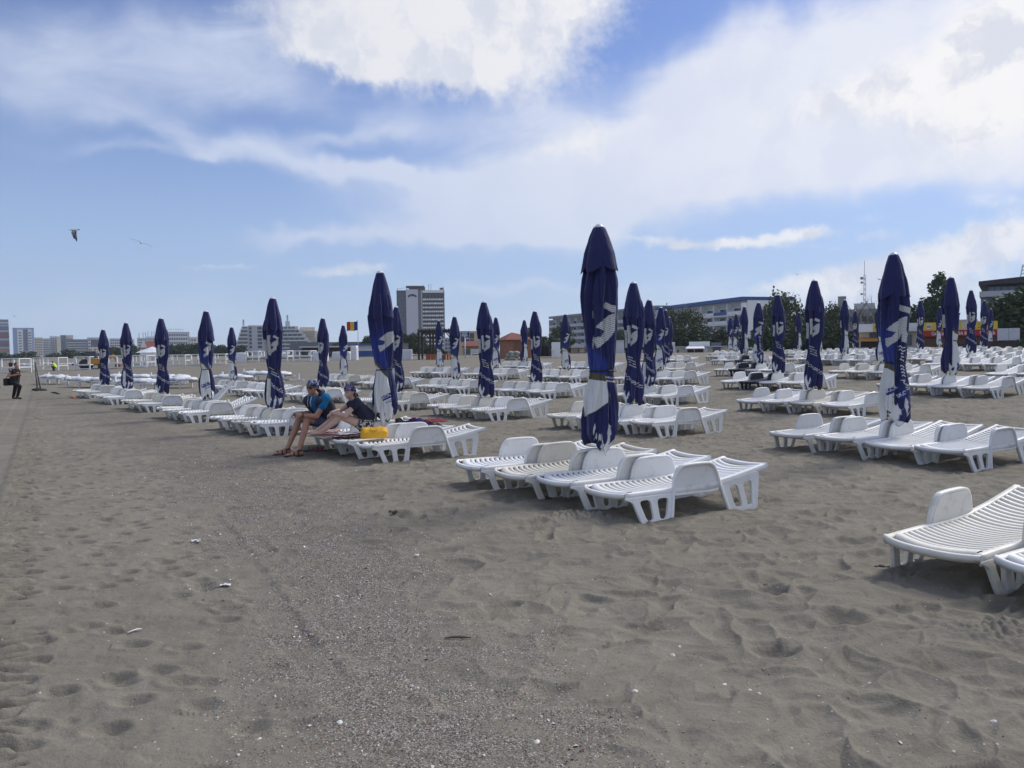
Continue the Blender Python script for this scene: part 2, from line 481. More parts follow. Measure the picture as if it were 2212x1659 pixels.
def band_d(X, Y):
    """signed distance across the shell band (+ = sea side) and distance along it"""
    best = np.full(X.shape, 1e9); sg = np.zeros(X.shape); al = np.zeros(X.shape); acc = 0.0
    for a, b in zip(BAND[:-1], BAND[1:]):
        d = b - a; L = np.hypot(*d); d = d / L
        t = np.clip((X - a[0]) * d[0] + (Y - a[1]) * d[1], 0, L)
        qx = X - (a[0] + t * d[0]); qy = Y - (a[1] + t * d[1])
        dist = np.hypot(qx, qy); s = np.sign(d[0] * qy - d[1] * qx)
        m = dist < best
        best = np.where(m, dist, best); sg = np.where(m, s, sg); al = np.where(m, acc + t, al); acc += L
    return best * np.where(sg == 0, 1, sg), al
def band_mask(X, Y):
    s, al = band_d(X, Y)
    w = 0.72 + 0.07 * al
    w = np.minimum(w, 1.9)
    n = fbm(X * 1.3, Y * 1.3, 4) * 0.7
    core = (1 - sst(np.abs(s) / w + n, -.25, 1.25)) * (.62 + .38 * sst(fbm(X * 2.4 + 3, Y * 2.4, 3), -.25, .2))
    fade = 1 - 0.45 * sst(al, 6, 18)
    return core * fade, s, al
DIG = [(ground_at(1240, 1118), .38, .07), (ground_at(1310, 1125), .25, .05), (ground_at(2160, 1370), .30, .06)]
PITS = [(ground_at(858, 1113), .16, -.06), (ground_at(1065, 1083), .12, -.04), (ground_at(1660, 1282), .16, -.07), (ground_at(1640, 1258), .2, -.04),
        (ground_at(1820, 1345), .17, -.06), (ground_at(1560, 1300), .2, -.035), (ground_at(1670, 1410), .14, -.05)]
def detail_z(X, Y):
    R = np.hypot(X, Y)
    bm, s, al = band_mask(X, Y)
    far = 1 - sst(R, 40, 110)
    # trampled dry sand: pits with soft crests between, drawn out across the view
    wx = X + 0.22 * fbm(X * 1.6, Y * 1.6 + 5, 3); wy = Y + 0.22 * fbm(X * 1.6 + 31, Y * 1.6, 3)
    ca, sa = math.cos(math.radians(-32)), math.sin(math.radians(-32))
    rx = (wx * ca - wy * sa); ry = (wx * sa + wy * ca)
    f1, f2, rv = worley(rx * 2.5, ry * 4.6)
    g1, g2, rw = worley(rx * 5.2 + 9.3, ry * 8.2 + 3.1)
    e1 = np.clip((f2 - f1) / .62, 0, 1); e2 = np.clip((g2 - g1) / .60, 0, 1)
    pits = -(.012 + .056 * rv ** 1.4) * (e1 ** .85) * (1 - .25 * e1)
    pits2 = -.017 * rw * (e2 ** 1.1)
    swell = 0.034 * fbm(X * .55, Y * .55, 3) + .012 * fbm(X * 2.6, Y * 2.6, 3)
    right = pits + pits2 + swell + .026
    # seaward side: flatter, soft foot marks
    h1, h2, hv = worley(X * 3.4 + 4.4, Y * 5.4 + 1.7)
    foot = -0.030 * np.exp(-(h1 / .30) ** 2 * 1.5) * (hv > .45) + 0.011 * np.exp(-((h1 - .38) / .12) ** 2) * (hv > .45)
    left = foot + 0.026 * fbm(X * 2.6, Y * 2.6, 4) - .03 * np.maximum(0, fbm(X * 5 + 8, Y * 7, 3) - .18) + 0.010 * fbm(X * .8, Y * .8, 2)
    lf = sst(s, 0.2, 0.9)
    z = right * (1 - lf) + left * lf
    z = z * (1 - 0.80 * bm)
    # trampling is strong near, lower inland between the beds
    z = z * (0.25 + 0.75 * (1 - sst(R, 16, 45)))
    z = z + 0.0040 * fbm(X * 9, Y * 9, 3) * (1 - 0.5 * bm) + 0.006 * bm * np.maximum(0, fbm(X * 26, Y * 26, 2))
    # smooth wheel rut on the seaward edge of the shells
    r0 = np.array([-.99, 4.04]); r1 = np.array([-2.59, 6.98]); rd = r1 - r0; rL = np.hypot(*rd); rd /= rL
    rt = (X - r0[0]) * rd[0] + (Y - r0[1]) * rd[1]; rq = -(X - r0[0]) * rd[1] + (Y - r0[1]) * rd[0] + .07 * fbm(rt * 1.3, rt * 0 + 4.4, 3)
    ron = sst(rt, -.7, .1) * (1 - sst(rt, rL, rL + 1.6))
    rut = (1 - sst(np.abs(rq - .10), .07, .13)) * ron
    z = z * (1 - 0.7 * rut) - (0.006 * rut) + .005 * ron * np.exp(-((rq + .04) / .035) ** 2)
    # tractor tread
    t0 = np.array([-1.9, 2.6]); t1 = np.array([-5.75, 8.9]); d = t1 - t0; L = np.hypot(*d); d /= L
    tt = (X - t0[0]) * d[0] + (Y - t0[1]) * d[1]; ts = -(X - t0[0]) * d[1] + (Y - t0[1]) * d[0]
    wob = 0.05 * fbm(tt * .8, tt * 0 + 3.3, 2)
    on = (1 - sst(np.abs(ts - wob) + .10 * perlin(X * 4 + 2, Y * 4), .11, .20)) * sst(tt, -3, 0.2)
    ph = tt * 9.0 + np.abs(ts) * 1.5 + 0.75 * perlin(X * 4, Y * 4)
    lug = (np.abs((ph % 1.0) - .5) * 2) ** .7
    gap = sst(fbm(tt * .55 + 7, tt * 0, 2), -.55, -.15)
    z = z * (1 - .6 * on * gap) + on * gap * ((0.070 * lug - 0.046) * (.5 + .7 * sst(perlin(X * 7, Y * 5 + 2), -.3, .3)))
    smooth = (1 - sst(np.abs(ts - .42), .16, .26)) * sst(tt, -3, 0.2)
    z = z * (1 - .8 * smooth) - 0.02 * smooth
    for (p, r, h) in DIG:
        d2 = ((X - p.x) ** 2 + ((Y - p.y) * 1.3) ** 2) / r ** 2
        c1, c2, cv = worley(X * 22, Y * 22)
        z = z + np.exp(-d2 * 1.5) * (h * .7 + 0.05 * (0.55 - c1) + 0.02 * fbm(X * 9, Y * 9, 3))
    for (p, r, h) in PITS:
        d2 = ((X - p.x) ** 2 + ((Y - p.y) * 1.1) ** 2) / r ** 2
        z = z + h * np.exp(-d2 * 2.2) - h * .35 * np.exp(-(np.sqrt(d2) - 1.05) ** 2 * 9)
    return z * far
def surf_z(x, y):
    X = np.atleast_1d(np.float64(x)); Y = np.atleast_1d(np.float64(y))
    return float((base_z(X, Y) + detail_z(X, Y))[0])

def sand_material():
    m = bpy.data.materials.new('sand'); m.use_nodes = True; m.node_tree.nodes.clear()
    N = NT(m.node_tree)
    b = N.node('ShaderNodeBsdfPrincipled'); out = N.node('ShaderNodeOutputMaterial'); N.l.new(b.outputs[0], out.inputs[0])
    b.inputs['Roughness'].default_value = 0.95; b.inputs['Specular IOR Level'].default_value = 0.12
    tc = N.node('ShaderNodeTexCoord'); V = tc.outputs['Object']
    a = N.node('ShaderNodeAttribute'); a.attribute_name = 'band'
    bm = a.outputs['Fac']
    big = N.noise(V, 0.35, 4, 0.6).outputs[0]
    med = N.noise(V, 3.2, 6, 0.62).outputs[0]
    fine = N.noise(V, 180.0, 3, 0.7).outputs[0]
    grit = N.noise(V, 55.0, 4, 0.75).outputs[0]
    col = N.mix(N.sstep(big, 0.35, 0.65), SAND_A, SAND_B)
    col = N.mix(N.sstep(med, 0.40, 0.66, 0.0, 0.55), col, SAND_C)
    f = N.lin(fine, 0.2, 0.8, 0.80, 1.20)
    col = N.mix(1.0, col, N.comb(f, f, f), 'MULTIPLY')
    f2 = N.lin(grit, 0.25, 0.75, 0.86, 1.14)
    col = N.mix(1.0, col, N.comb(f2, f2, f2), 'MULTIPLY')
    # crushed shell between the larger pieces
    vo = N.node('ShaderNodeTexVoronoi', Vector=V, Scale=165.0); vo.feature = 'F1'
    vs = N.node('ShaderNodeSeparateColor', i0=vo.outputs['Color'])
    ramp = N.node('ShaderNodeValToRGB', Fac=vs.outputs[0])
    cr = ramp.color_ramp; cr.interpolation = 'CONSTANT'
    cr.elements[0].position = 0.0; cr.elements[0].color = (.10, .09, .08, 1)
    cr.elements[1].position = 0.30; cr.elements[1].color = (.19, .172, .152, 1)
    for p_, c_ in ((.55, (.27, .25, .225, 1)), (.72, (.33, .31, .29, 1)), (.84, (.13, .065, .045, 1)), (.92, (.46, .44, .41, 1)), (.96, (.20, .16, .15, 1))):
        e = cr.elements.new(p_); e.color = c_
    vo2 = N.node('ShaderNodeTexVoronoi', Vector=V, Scale=48.0)
    vs2 = N.node('ShaderNodeSeparateColor', i0=vo2.outputs['Color'])
    sel = N.m('MULTIPLY', bm, N.lin(N.noise(V, 6.0, 4, .6).outputs[0], .3, .7, .55, 1.25))
    pick = N.m('GREATER_THAN', N.m('ADD', sel, N.m('MULTIPLY', vs.outputs[1], .75)), 0.90)
    col = N.mix(pick, col, ramp.outputs[0])
    # stray pale and dark crumbs everywhere
    stray = N.m('GREATER_THAN', vs2.outputs[1], 0.978)
    near = N.m('LESS_THAN', vo2.outputs['Distance'], 0.24)
    scol = N.mix(N.m('GREATER_THAN', vs2.outputs[2], .58), (.06, .052, .047, 1), (.50, .48, .45, 1))
    col = N.mix(N.m('MULTIPLY', stray, near), col, scol)
    N.l.new(col, b.inputs['Base Color'])
    lump = N.noise(V, 15.0, 5, 0.68).outputs[0]
    h = N.m('ADD', N.m('ADD', N.m('MULTIPLY', med, 0.30), N.m('MULTIPLY', lump, 0.55)), N.m('ADD', N.m('MULTIPLY', grit, 0.25), N.m('MULTIPLY', fine, 0.10)))
    h = N.m('ADD', h, N.m('MULTIPLY', N.m('MULTIPLY', pick, vs.outputs[2]), 0.35))
    bp = N.node('ShaderNodeBump', Height=h); bp.inputs['Strength'].default_value = 0.9; bp.inputs['Distance'].default_value = 0.022
    N.l.new(bp.outputs[0], b.inputs['Normal'])
    return m
SAND_A = (.190, .174, .142, 1)
SAND_B = (.220, .202, .165, 1)
SAND_C = (.146, .134, .111, 1)
def build_ground():
    rs = [0.25, 0.6, 1.0, 1.35, 1.6]
    r = 1.75
    while r < 5000:
        rs.append(r)
        r += max(0.013, 0.0036 * r) if r < 45 else 0.03 * r
    rs = np.array(rs)
    dense = np.radians(np.arange(-43, 43.001, 0.072))
    coarse = np.radians(np.arange(47, 313.01, 4.0))
    az = np.concatenate([dense, coarse])
    n, m = len(rs), len(az)
    R, A = np.meshgrid(rs, az, indexing='ij')
    X = (R * np.sin(A)).ravel(); Y = (R * np.cos(A)).ravel()
    Z = base_z(X, Y)
    inner = (np.hypot(X, Y) < 120)
    Z[inner] += detail_z(X[inner], Y[inner])
    bm = np.zeros(X.shape); bm[inner] = band_mask(X[inner], Y[inner])[0]
    V = np.stack([X, Y, Z], 1)
    i = np.arange(n - 1)[:, None]; j = np.arange(m)[None, :]; j2 = (j + 1) % m
    F = np.stack([i * m + j, i * m + j2, (i + 1) * m + j2, (i + 1) * m + j], -1).reshape(-1, 4)[:, ::-1]
    # centre
    me = mesh_np('sand', V, np.ascontiguousarray(F), sand_material(), True)
    at = me.attributes.new('band', 'FLOAT', 'POINT'); at.data.foreach_set('value', bm.astype(np.float32))
    o = link('sand_ground', me)
    tag(o, kind='structure')
    o['label'] = 'grey brown trampled beach sand'
    del o['label']
build_ground()
# ---------------------------------------------------------------- sun loungers
def plastic(name, col, dirtc, amt):
    m = bpy.data.materials.new(name); m.use_nodes = True; m.node_tree.nodes.clear()
    N = NT(m.node_tree)
    b = N.node('ShaderNodeBsdfPrincipled'); out = N.node('ShaderNodeOutputMaterial'); N.l.new(b.outputs[0], out.inputs[0])
    b.inputs['Roughness'].default_value = 0.42; b.inputs['Specular IOR Level'].default_value = 0.42
    g = N.node('ShaderNodeNewGeometry'); V = g.outputs['Position']
    lo = N.noise(V, 0.9, 2, .5).outputs[0]
    c = N.mix(N.sstep(lo, .35, .65), (col[0], col[1], col[2], 1), (col[0] * .88, col[1] * .87, col[2] * .84, 1))
    d = N.noise(V, 7.0, 7, .7).outputs[0]
    c = N.mix(N.sstep(d, .50, .74, 0, amt), c, (dirtc[0], dirtc[1], dirtc[2], 1))
    d2 = N.noise(V, 60.0, 3, .7).outputs[0]
    c = N.mix(N.sstep(d2, .56, .78, 0, amt * .8), c, (dirtc[0], dirtc[1], dirtc[2], 1))
    N.l.new(c, b.inputs['Base Color'])
    r = N.lin(d, .3, .7, .36, .58); N.l.new(r, b.inputs['Roughness'])
    return m
M_WHITE = plastic('white_plastic', (.80, .80, .79), (.45, .43, .39), .40)
M_WHITE2 = plastic('yellowed_plastic', (.74, .72, .66), (.40, .37, .31), .5)
M_WHITE3 = plastic('chalky_plastic', (.68, .69, .70), (.38, .37, .35), .5)
M_NAVY = plastic('navy_plastic', (.030, .036, .060), (.10, .10, .10), .35)
LW = 0.335
_px = np.array([-.1, 0, .2, .5, .9, 1.15, 1.5, 1.95, 2.1]); _pz = np.array([.285, .291, .300, .303, .300, .311, .360, .448, .477])
def prof(x): return float(np.interp(x, _px, _pz))
def bow(y): return 0.075 * (y / .3) ** 2
def sag(y): return -0.016 * (1 - min(1, (y / .28) ** 2))
def slat(mb, x0, x1, flat=False, dome=.006, ymax=.283, n=12):
    vs = []; w = x1 - x0
    prof_pts = [(0, -.022), (0, -.014), (.20, dome - .003), (.80, dome - .003), (1, -.014), (1, -.022)]
    for i in range(n + 1):
        y = -ymax + 2 * ymax * i / n
        bo = 0 if flat else bow(y)
        for (t, dz) in prof_pts:
            x = x0 + w * t + bo
            vs.append((x - .97, y, prof(x) + sag(y) + dz))
    k = len(prof_pts); fs = []
    for i in range(n):
        for j in range(k - 1):
            fs.append((i * k + j, (i + 1) * k + j, (i + 1) * k + j + 1, i * k + j + 1))
        fs.append((i * k + k - 1, (i + 1) * k + k - 1, (i + 1) * k, i * k))
    mb._add(vs, fs)
def rail(mb, x0, x1, sgn, n=14, wide=.055):
    vs = []
    for i in range(n + 1):
        x = x0 + (x1 - x0) * i / n
        z = prof(x)
        for (y, dz) in ((LW - wide, -.014), (LW - wide, .003), (LW - wide * .75, .009), (LW - .010, .009), (LW, .002), (LW + .004, -.058), (LW - .008, -.058), (LW - .012, -.012)):
            vs.append((x - .97, sgn * y, z + dz))
    k = 8; fs = []
    for i in range(n):
        for j in range(k):
            a, b = i * k + j, i * k + (j + 1) % k
            fs.append((a, b, b + k, a + k) if sgn > 0 else (a, a + k, b + k, b))
    fs.append(tuple(range(k))); fs.append(tuple(range(n * k, n * k + k)))
    mb._add(vs, fs)
def rounded(pts, r=.02, n=4):
    out = []
    m = len(pts)
    for i in range(m):
        a, b, c = Vector(pts[i - 1]), Vector(pts[i]), Vector(pts[(i + 1) % m])
        d1 = (a - b); d2 = (c - b)
        k = min(r, d1.length * .45, d2.length * .45)
        p1 = b + d1.normalized() * k; p2 = b + d2.normalized() * k
        for j in range(n + 1):
            t = j / n
            q = p1 * (1 - t) ** 2 + b * 2 * t * (1 - t) + p2 * t * t
            out.append((q.x, q.y))
    return out
def side_mesh(name, splines, sgn, thick=.013, splay=.16, z0=.27, top_in=0.0):
    me = curve_mesh(splines, thick, .004, 1)
    n = len(me.vertices); co = np.zeros(n * 3, dtype=np.float32); me.vertices.foreach_get('co', co); co = co.reshape(-1, 3)
    x, z, t = co[:, 0].copy(), co[:, 1].copy(), co[:, 2].copy()
    y = LW - .012 + t + np.maximum(0, z0 - z) * splay - np.maximum(0, z - z0) * top_in
    co[:, 0] = x - .97; co[:, 1] = sgn * y; co[:, 2] = z
    me.vertices.foreach_set('co', co.ravel())
    if sgn > 0: me.flip_normals()
    me.materials.append(M_WHITE); me.name = name; me.update()
    return me
def leg_splines(kind):
    if kind == 'front':
        out = rounded([(.10, .262), (.205, .215), (.295, -.03), (.625, -.03), (.685, .262)], .03)
        w1 = rounded([(.262, .232), (.408, .232), (.428, .03), (.338, .03)], .055, 6)
        w2 = rounded([(.475, .232), (.630, .232), (.578, .03), (.492, .03)], .055, 6)
    else:
        out = rounded([(1.285, .295), (1.375, -.03), (1.735, -.03), (1.815, .345), (1.785, .382), (1.31, .305)], .02)
        w1 = rounded([(1.392, .262), (1.520, .275), (1.560, .04), (1.455, .04)], .055, 6)
        w2 = rounded([(1.585, .285), (1.722, .302), (1.690, .045), (1.622, .045)], .055, 6)
    return [out, w1, w2]
ARM_OUT = [(.618, -.03), (.690, .31), (.722, .425), (.775, .495), (.85, .519), (1.10, .521), (1.185, .500), (1.232, .435), (1.280, .30), (1.378, -.03)]
def arm_mesh(sgn):
    plate = rounded([(.685, .235), (.728, .43), (.79, .505), (1.17, .505), (1.228, .43), (1.285, .235)], .05)
    me = side_mesh('armrest', [plate], sgn, .009, .16, .27, .05)
    # flange along the outside
    path = []
    P_ = [Vector((p[0], p[1])) for p in ARM_OUT]
    for i in range(len(P_) - 1):
        for j in range(5):
            t = j / 5
            p0 = P_[max(i - 1, 0)]; p1 = P_[i]; p2 = P_[i + 1]; p3 = P_[min(i + 2, len(P_) - 1)]
            path.append(0.5 * ((2 * p1) + (p2 - p0) * t + (2 * p0 - 5 * p1 + 4 * p2 - p3) * t * t + (3 * p1 - p0 - 3 * p2 + p3) * t ** 3))
    path.append(P_[-1])
    vs = []; k = 4
    for i, p in enumerate(path):
        d = (path[min(i + 1, len(path) - 1)] - path[max(i - 1, 0)]).normalized(); nrm = Vector((-d.y, d.x))
        hi = sst(np.float64(p.y), .30, .5)
        for (o, yy) in ((0, -.022), (0.014, -.016), (0.014, .020), (0, .026), (-.014, .022), (-.014, -.018)):
            q = p + nrm * o
            y = LW + .002 + yy * (0.75 + .35 * hi) + max(0, .27 - q.y) * .16 - max(0, q.y - .27) * .05
            vs.append((q.x - .97, sgn * y, q.y))
    k = 6; fs = []
    for i in range(len(path) - 1):
        for j in range(k):
            a, b = i * k + j, i * k + (j + 1) % k
            fs.append((a, a + k, b + k, b) if sgn > 0 else (a, b, b + k, a + k))
    fl = mesh_np('flange', vs, fs, M_WHITE, True)
    bm = bmesh.new(); bm.from_mesh(me); bm.from_mesh(fl)
    # groove line inside the plate
    bm.to_mesh(me); bm.free(); bpy.data.meshes.remove(fl)
    return me
def make_lounger_meshes():
    out = []
    mb = MB()
    # foot lip: arc frame
    n = 16; vs = []
    for i in range(n + 1):
        t = -1 + 2 * i / n; y = LW * t
        x = .0 + .105 * abs(t) ** 2.6
        for (dx, dz) in ((0, -.040), (-.004, 0), (.006, .010), (.030, .010), (.036, .002), (.036, -.014)):
            vs.append((x + dx - .97, y, prof(x) + dz + .002))
    k = 6; fs = []
    for i in range(n):
        for j in range(k):
            a, b = i * k + j, i * k + (j + 1) % k
            fs.append((a, b, b + k, a + k))
    mb._add(vs, fs)
    slat(mb, .084, .188, dome=.016)
    x = .196
    while x < 1.04:
        slat(mb, x, x + .051); x += .067
    for s in (-1, 1): rail(mb, .112, 1.115, s)
    # cross wall below the foot end
    for (xx, h) in ((.24, .07), (.60, .06), (.92, .05)):
        mb.box((xx - .97, 0, prof(xx) - .05), (.012, 2 * LW - .05, h))
    out.append(('seat', mb.mesh('seat', M_WHITE, True), 0))
    mb = MB()
    x = 1.085
    while x < 1.80:
        slat(mb, x, x + .051); x += .067
    for s in (-1, 1): rail(mb, 1.118, 1.95, s)
    slat(mb, 1.895, 1.95, flat=True, ymax=.30)
    out.append(('backrest', mb.mesh('backrest', M_WHITE, True), 0))
    for s in (-1, 1):
        out.append(('armrest', arm_mesh(s), 0))
        out.append(('leg', side_mesh('leg', leg_splines('front'), s), 0))
        out.append(('leg', side_mesh('leg', leg_splines('rear'), s), 0))
    for (nm, me, _) in out:
        if nm in ('seat', 'backrest'):
            pass
    return out
LOUNGER = make_lounger_meshes()
HX, HZ = 1.10 - .97, .30          # backrest hinge
def lounger(x, y, rz, label, group, dark=False, raise_=0.0, sink=0.0, tilt=(0, 0), old=None):
    z = gz(x, y) - .012 - sink
    ux, uy = math.cos(rz), math.sin(rz)
    pit = -math.atan2(gz(x + ux * .6, y + uy * .6) - gz(x - ux * .6, y - uy * .6), 1.2)
    rol = math.atan2(gz(x - uy * .35, y + ux * .35) - gz(x + uy * .35, y - ux * .35), .7)
    r = empty('sun_lounger', (x, y, z), rz)
    r.rotation_euler = (rol + tilt[0], pit + tilt[1], rz)
    tag(r, label, 'sun lounger', group)
    for (nm, me, _) in LOUNGER:
        o = link(nm, me, r)
        if dark or old:
            o.material_slots[0].link = 'OBJECT'; o.material_slots[0].material = M_NAVY if dark else old
        if raise_ and nm == 'backrest':
            Mx = Matrix.Translation((HX, 0, HZ)) @ Matrix.Rotation(-raise_, 4, 'Y') @ Matrix.Translation((-HX, 0, -HZ))
            o.matrix_local = Mx
    return r

# ---------------------------------------------------------------- parasols
NAVY = (.018, .021, .092); BLUE = (.024, .042, .215); OLIVE = (.095, .085, .045); PALE = (.62, .63, .62); DARKEDGE = (.02, .02, .03); LINEC = (.07, .07, .09)
M_FABRIC = vcol_mat('parasol_fabric', .78, .25, bump=.25, bscale=900.0, sheen=.15)
M_POLE = mat('white_pole', (.60, .62, .63), .4)
M_CAP = mat('white_cap', (.62, .64, .66), .4)
M_STRAP = mat('black_strap', (.015, .015, .018), .7)
FT, FBOT = 2.985, .60
def inpoly(x, y, poly):
    r = np.zeros(x.shape, dtype=bool); n = len(poly); j = n - 1
    for i in range(n):
        xi, yi = poly[i]; xj, yj = poly[j]
        c = ((yi > y) != (yj > y)) & (x < (xj - xi) * (y - yi) / (yj - yi + 1e-12) + xi)
        r ^= c; j = i
    return r
def intext(x, y, txt, x0, y0, h, ang, shear=0.0):
    """mask of lettering: baseline starts at (x0,y0), y grows downwards"""
    t, w = text_tris(txt, 1.0, shear)
    t = t * (h * 1.38)
    ca, sa = math.cos(ang), math.sin(ang)
    u = (x - x0) * ca + (y - y0) * sa; v = (x - x0) * sa - (y - y0) * ca
    r = np.zeros(x.shape, dtype=bool)
    cand = (u > -.01) & (u < t[:, :, 0].max() + .01) & (v > -h * .4) & (v < h * 1.7)
    idx = np.nonzero(cand)
    if len(idx[0]) == 0: return r
    uu, vv = u[idx], v[idx]; hit = np.zeros(uu.shape, dtype=bool)
    for (a, b, c) in t:
        lo = np.minimum(np.minimum(a, b), c); hi = np.maximum(np.maximum(a, b), c)
        k = (uu >= lo[0]) & (uu <= hi[0]) & (vv >= lo[1]) & (vv <= hi[1])
        if not k.any(): continue
        pu, pv = uu[k], vv[k]
        d1 = (pu - b[0]) * (a[1] - b[1]) - (a[0] - b[0]) * (pv - b[1])
        d2 = (pu - c[0]) * (b[1] - c[1]) - (b[0] - c[0]) * (pv - c[1])
        d3 = (pu - a[0]) * (c[1] - a[1]) - (c[0] - a[0]) * (pv - a[1])
        hit[k] |= ~(((d1 < 0) | (d2 < 0) | (d3 < 0)) & ((d1 > 0) | (d2 > 0) | (d3 > 0)))
    r[idx] = hit
    return r
EMB_BAR = [(.043, .760), (.152, .820), (.136, .883), (.016, .810)]
EMB_LEAF = [(.094, .883), (.139, .860), (.137, .995), (.078, 1.122), (-.055, 1.22), (-.109, 1.115), (-.012, 1.103), (.031, 1.047), (-.066, 1.01), (.01, .94)]
EMB_SIDE = [(-.155, .90), (-.10, .865), (-.115, .98), (-.108, 1.09), (-.085, 1.18), (-.10, 1.30), (-.15, 1.27), (-.158, 1.05)]
def tf(poly, dx, dy, sc=1.0, mir=False, cx=0.0, cy=1.0):
    return [((-(p[0] - cx) if mir else (p[0] - cx)) * sc + cx + dx, (p[1] - cy) * sc + cy + dy) for p in poly]
def canopy_colours(v, s, d, front, fs_, fd_):
    """s: metres across (seen from the front), d: metres down from the top"""
    col = np.empty(s.shape + (3,)); col[:] = NAVY
    raised = np.zeros(s.shape)
    back = ~front
    def put(mask, c): col[mask] = c
    # blue / olive / white panel
    if 'panel' in v:
        xl, xr, tb, slope, top, sl2 = v['panel']
        for (fr, x0, x1) in ((front, xl, xr), (back, -.10, .09)):
            inx = fr & (s > x0) & (s < x1)
            bl = tb + slope * (s - xl)
            mb_ = inx & (d > top + sl2 * (s - xl)) & (d <= bl)
            g_ = sst(d - (top + sl2 * (s - xl)), 0, .55 if top < 1.1 else .12)[..., None]
            col[mb_] = (np.array(NAVY) * (1 - g_) + np.array(BLUE) * g_)[mb_]
            put(inx & (d > bl) & (d < bl + .075), OLIVE)
            put(inx & (d >= bl + .075), PALE)
            raised += (inx & (d > top)) * .012
            edge = fr & (np.abs(s - x1) < .005) & (d > bl)
            put(edge, DARKEDGE)
    if 'tail' in v:      # navy lower part over the white, cut along a line
        x0, y0, x1, y1 = v['tail']
        put(front & (d > y0 + (y1 - y0) * (s - x0) / (x1 - x0)), NAVY)
        put(front & (np.abs(d - (y0 + (y1 - y0) * (s - x0) / (x1 - x0))) < .009), DARKEDGE)
    for e in v.get('emblem', []):
        for poly in e[0]:
            pl = tf(poly, *e[1:])
            m = front & inpoly(s + fs_, d + fd_, pl)
            put(m, PALE)
            per = .021
            st = ((d + .25 * s + (.08 * s if e[1] > 0 else 0)) % per) < per * .27
            put(m & st, LINEC)
    for (x0, y0, n, ang, h) in v.get('lines', []):      # the small slogan, too small to read
        rs = random.Random(int(abs(x0) * 1000 + n))
        for k in range(n):
            xx = x0 + .012 * k; yy = y0 + k * h * 1.9; L = .19 - .03 * (k == 0) * 2
            u = 0.0
            while u < L:
                w = rs.uniform(.010, .026)
                cx, cy = xx + (u + w / 2) * math.cos(ang), yy + (u + w / 2) * math.sin(ang)
                m = front & (((s - cx) / (w * .55)) ** 2 + ((d - cy - (s - cx) * math.tan(ang)) / (h * .42)) ** 2 < 1)
                m &= ~(((s - cx) / (w * .22)) ** 2 + ((d - cy - (s - cx) * math.tan(ang)) / (h * .17)) ** 2 < 1)
                put(m, PALE); u += w * 1.35
    for (txt, x0, y0, h, ang, sh) in v.get('text', []):
        put(front & intext(s, d, txt, x0, y0, h, ang, sh), PALE)
    for (cx, cy, w, h, ang) in v.get('label', []):
        ca, sa = math.cos(ang), math.sin(ang)
        u = (s - cx) * ca + (d - cy) * sa; q = -(s - cx) * sa + (d - cy) * ca
        box = front & (np.abs(u) < w / 2) & (np.abs(q) < h / 2)
        put(box, (.022, .032, .19))
        tx = cx - ca * w * .44 - sa * h * .28 * -1; ty = cy - sa * w * .44 + ca * h * .30
        put(front & intext(s, d, 'SKOL', tx, ty, h * .62, ang), (.68, .69, .70))
        tx = cx - ca * w * .30 - sa * h * .80; ty = cy - sa * w * .30 + ca * h * .95
        put(front & intext(s, d, 'Nepasteurizată', tx, ty, h * .20, ang, .2), (.03, .04, .16))
        sw = front & (np.abs(q - h * 1.12 + u * u * .9) < .006) & (np.abs(u) < w * .4)
        put(sw, (.03, .05, .25))
    if 'wheat' in v:
        x0, y0 = v['wheat']
        for k in range(10):
            for j in range(3):
                cx = x0 + .028 * j + .004 * k; cy = y0 + .048 * k + .012 * j
                if (k in (2, 3, 5)) : 
                    m = (np.abs(s - cx) < .018) & (np.abs(d - cy - .3 * (s - cx)) < .009) & (j == 1)
                else:
                    a = .7 if j % 2 else -.5
                    u = (s - cx) * math.cos(a) + (d - cy) * math.sin(a); q = -(s - cx) * math.sin(a) + (d - cy) * math.cos(a)
                    m = (u / .020) ** 2 + (q / .008) ** 2 < 1
                put(front & m, PALE)
    return col, np.minimum(raised, .012)
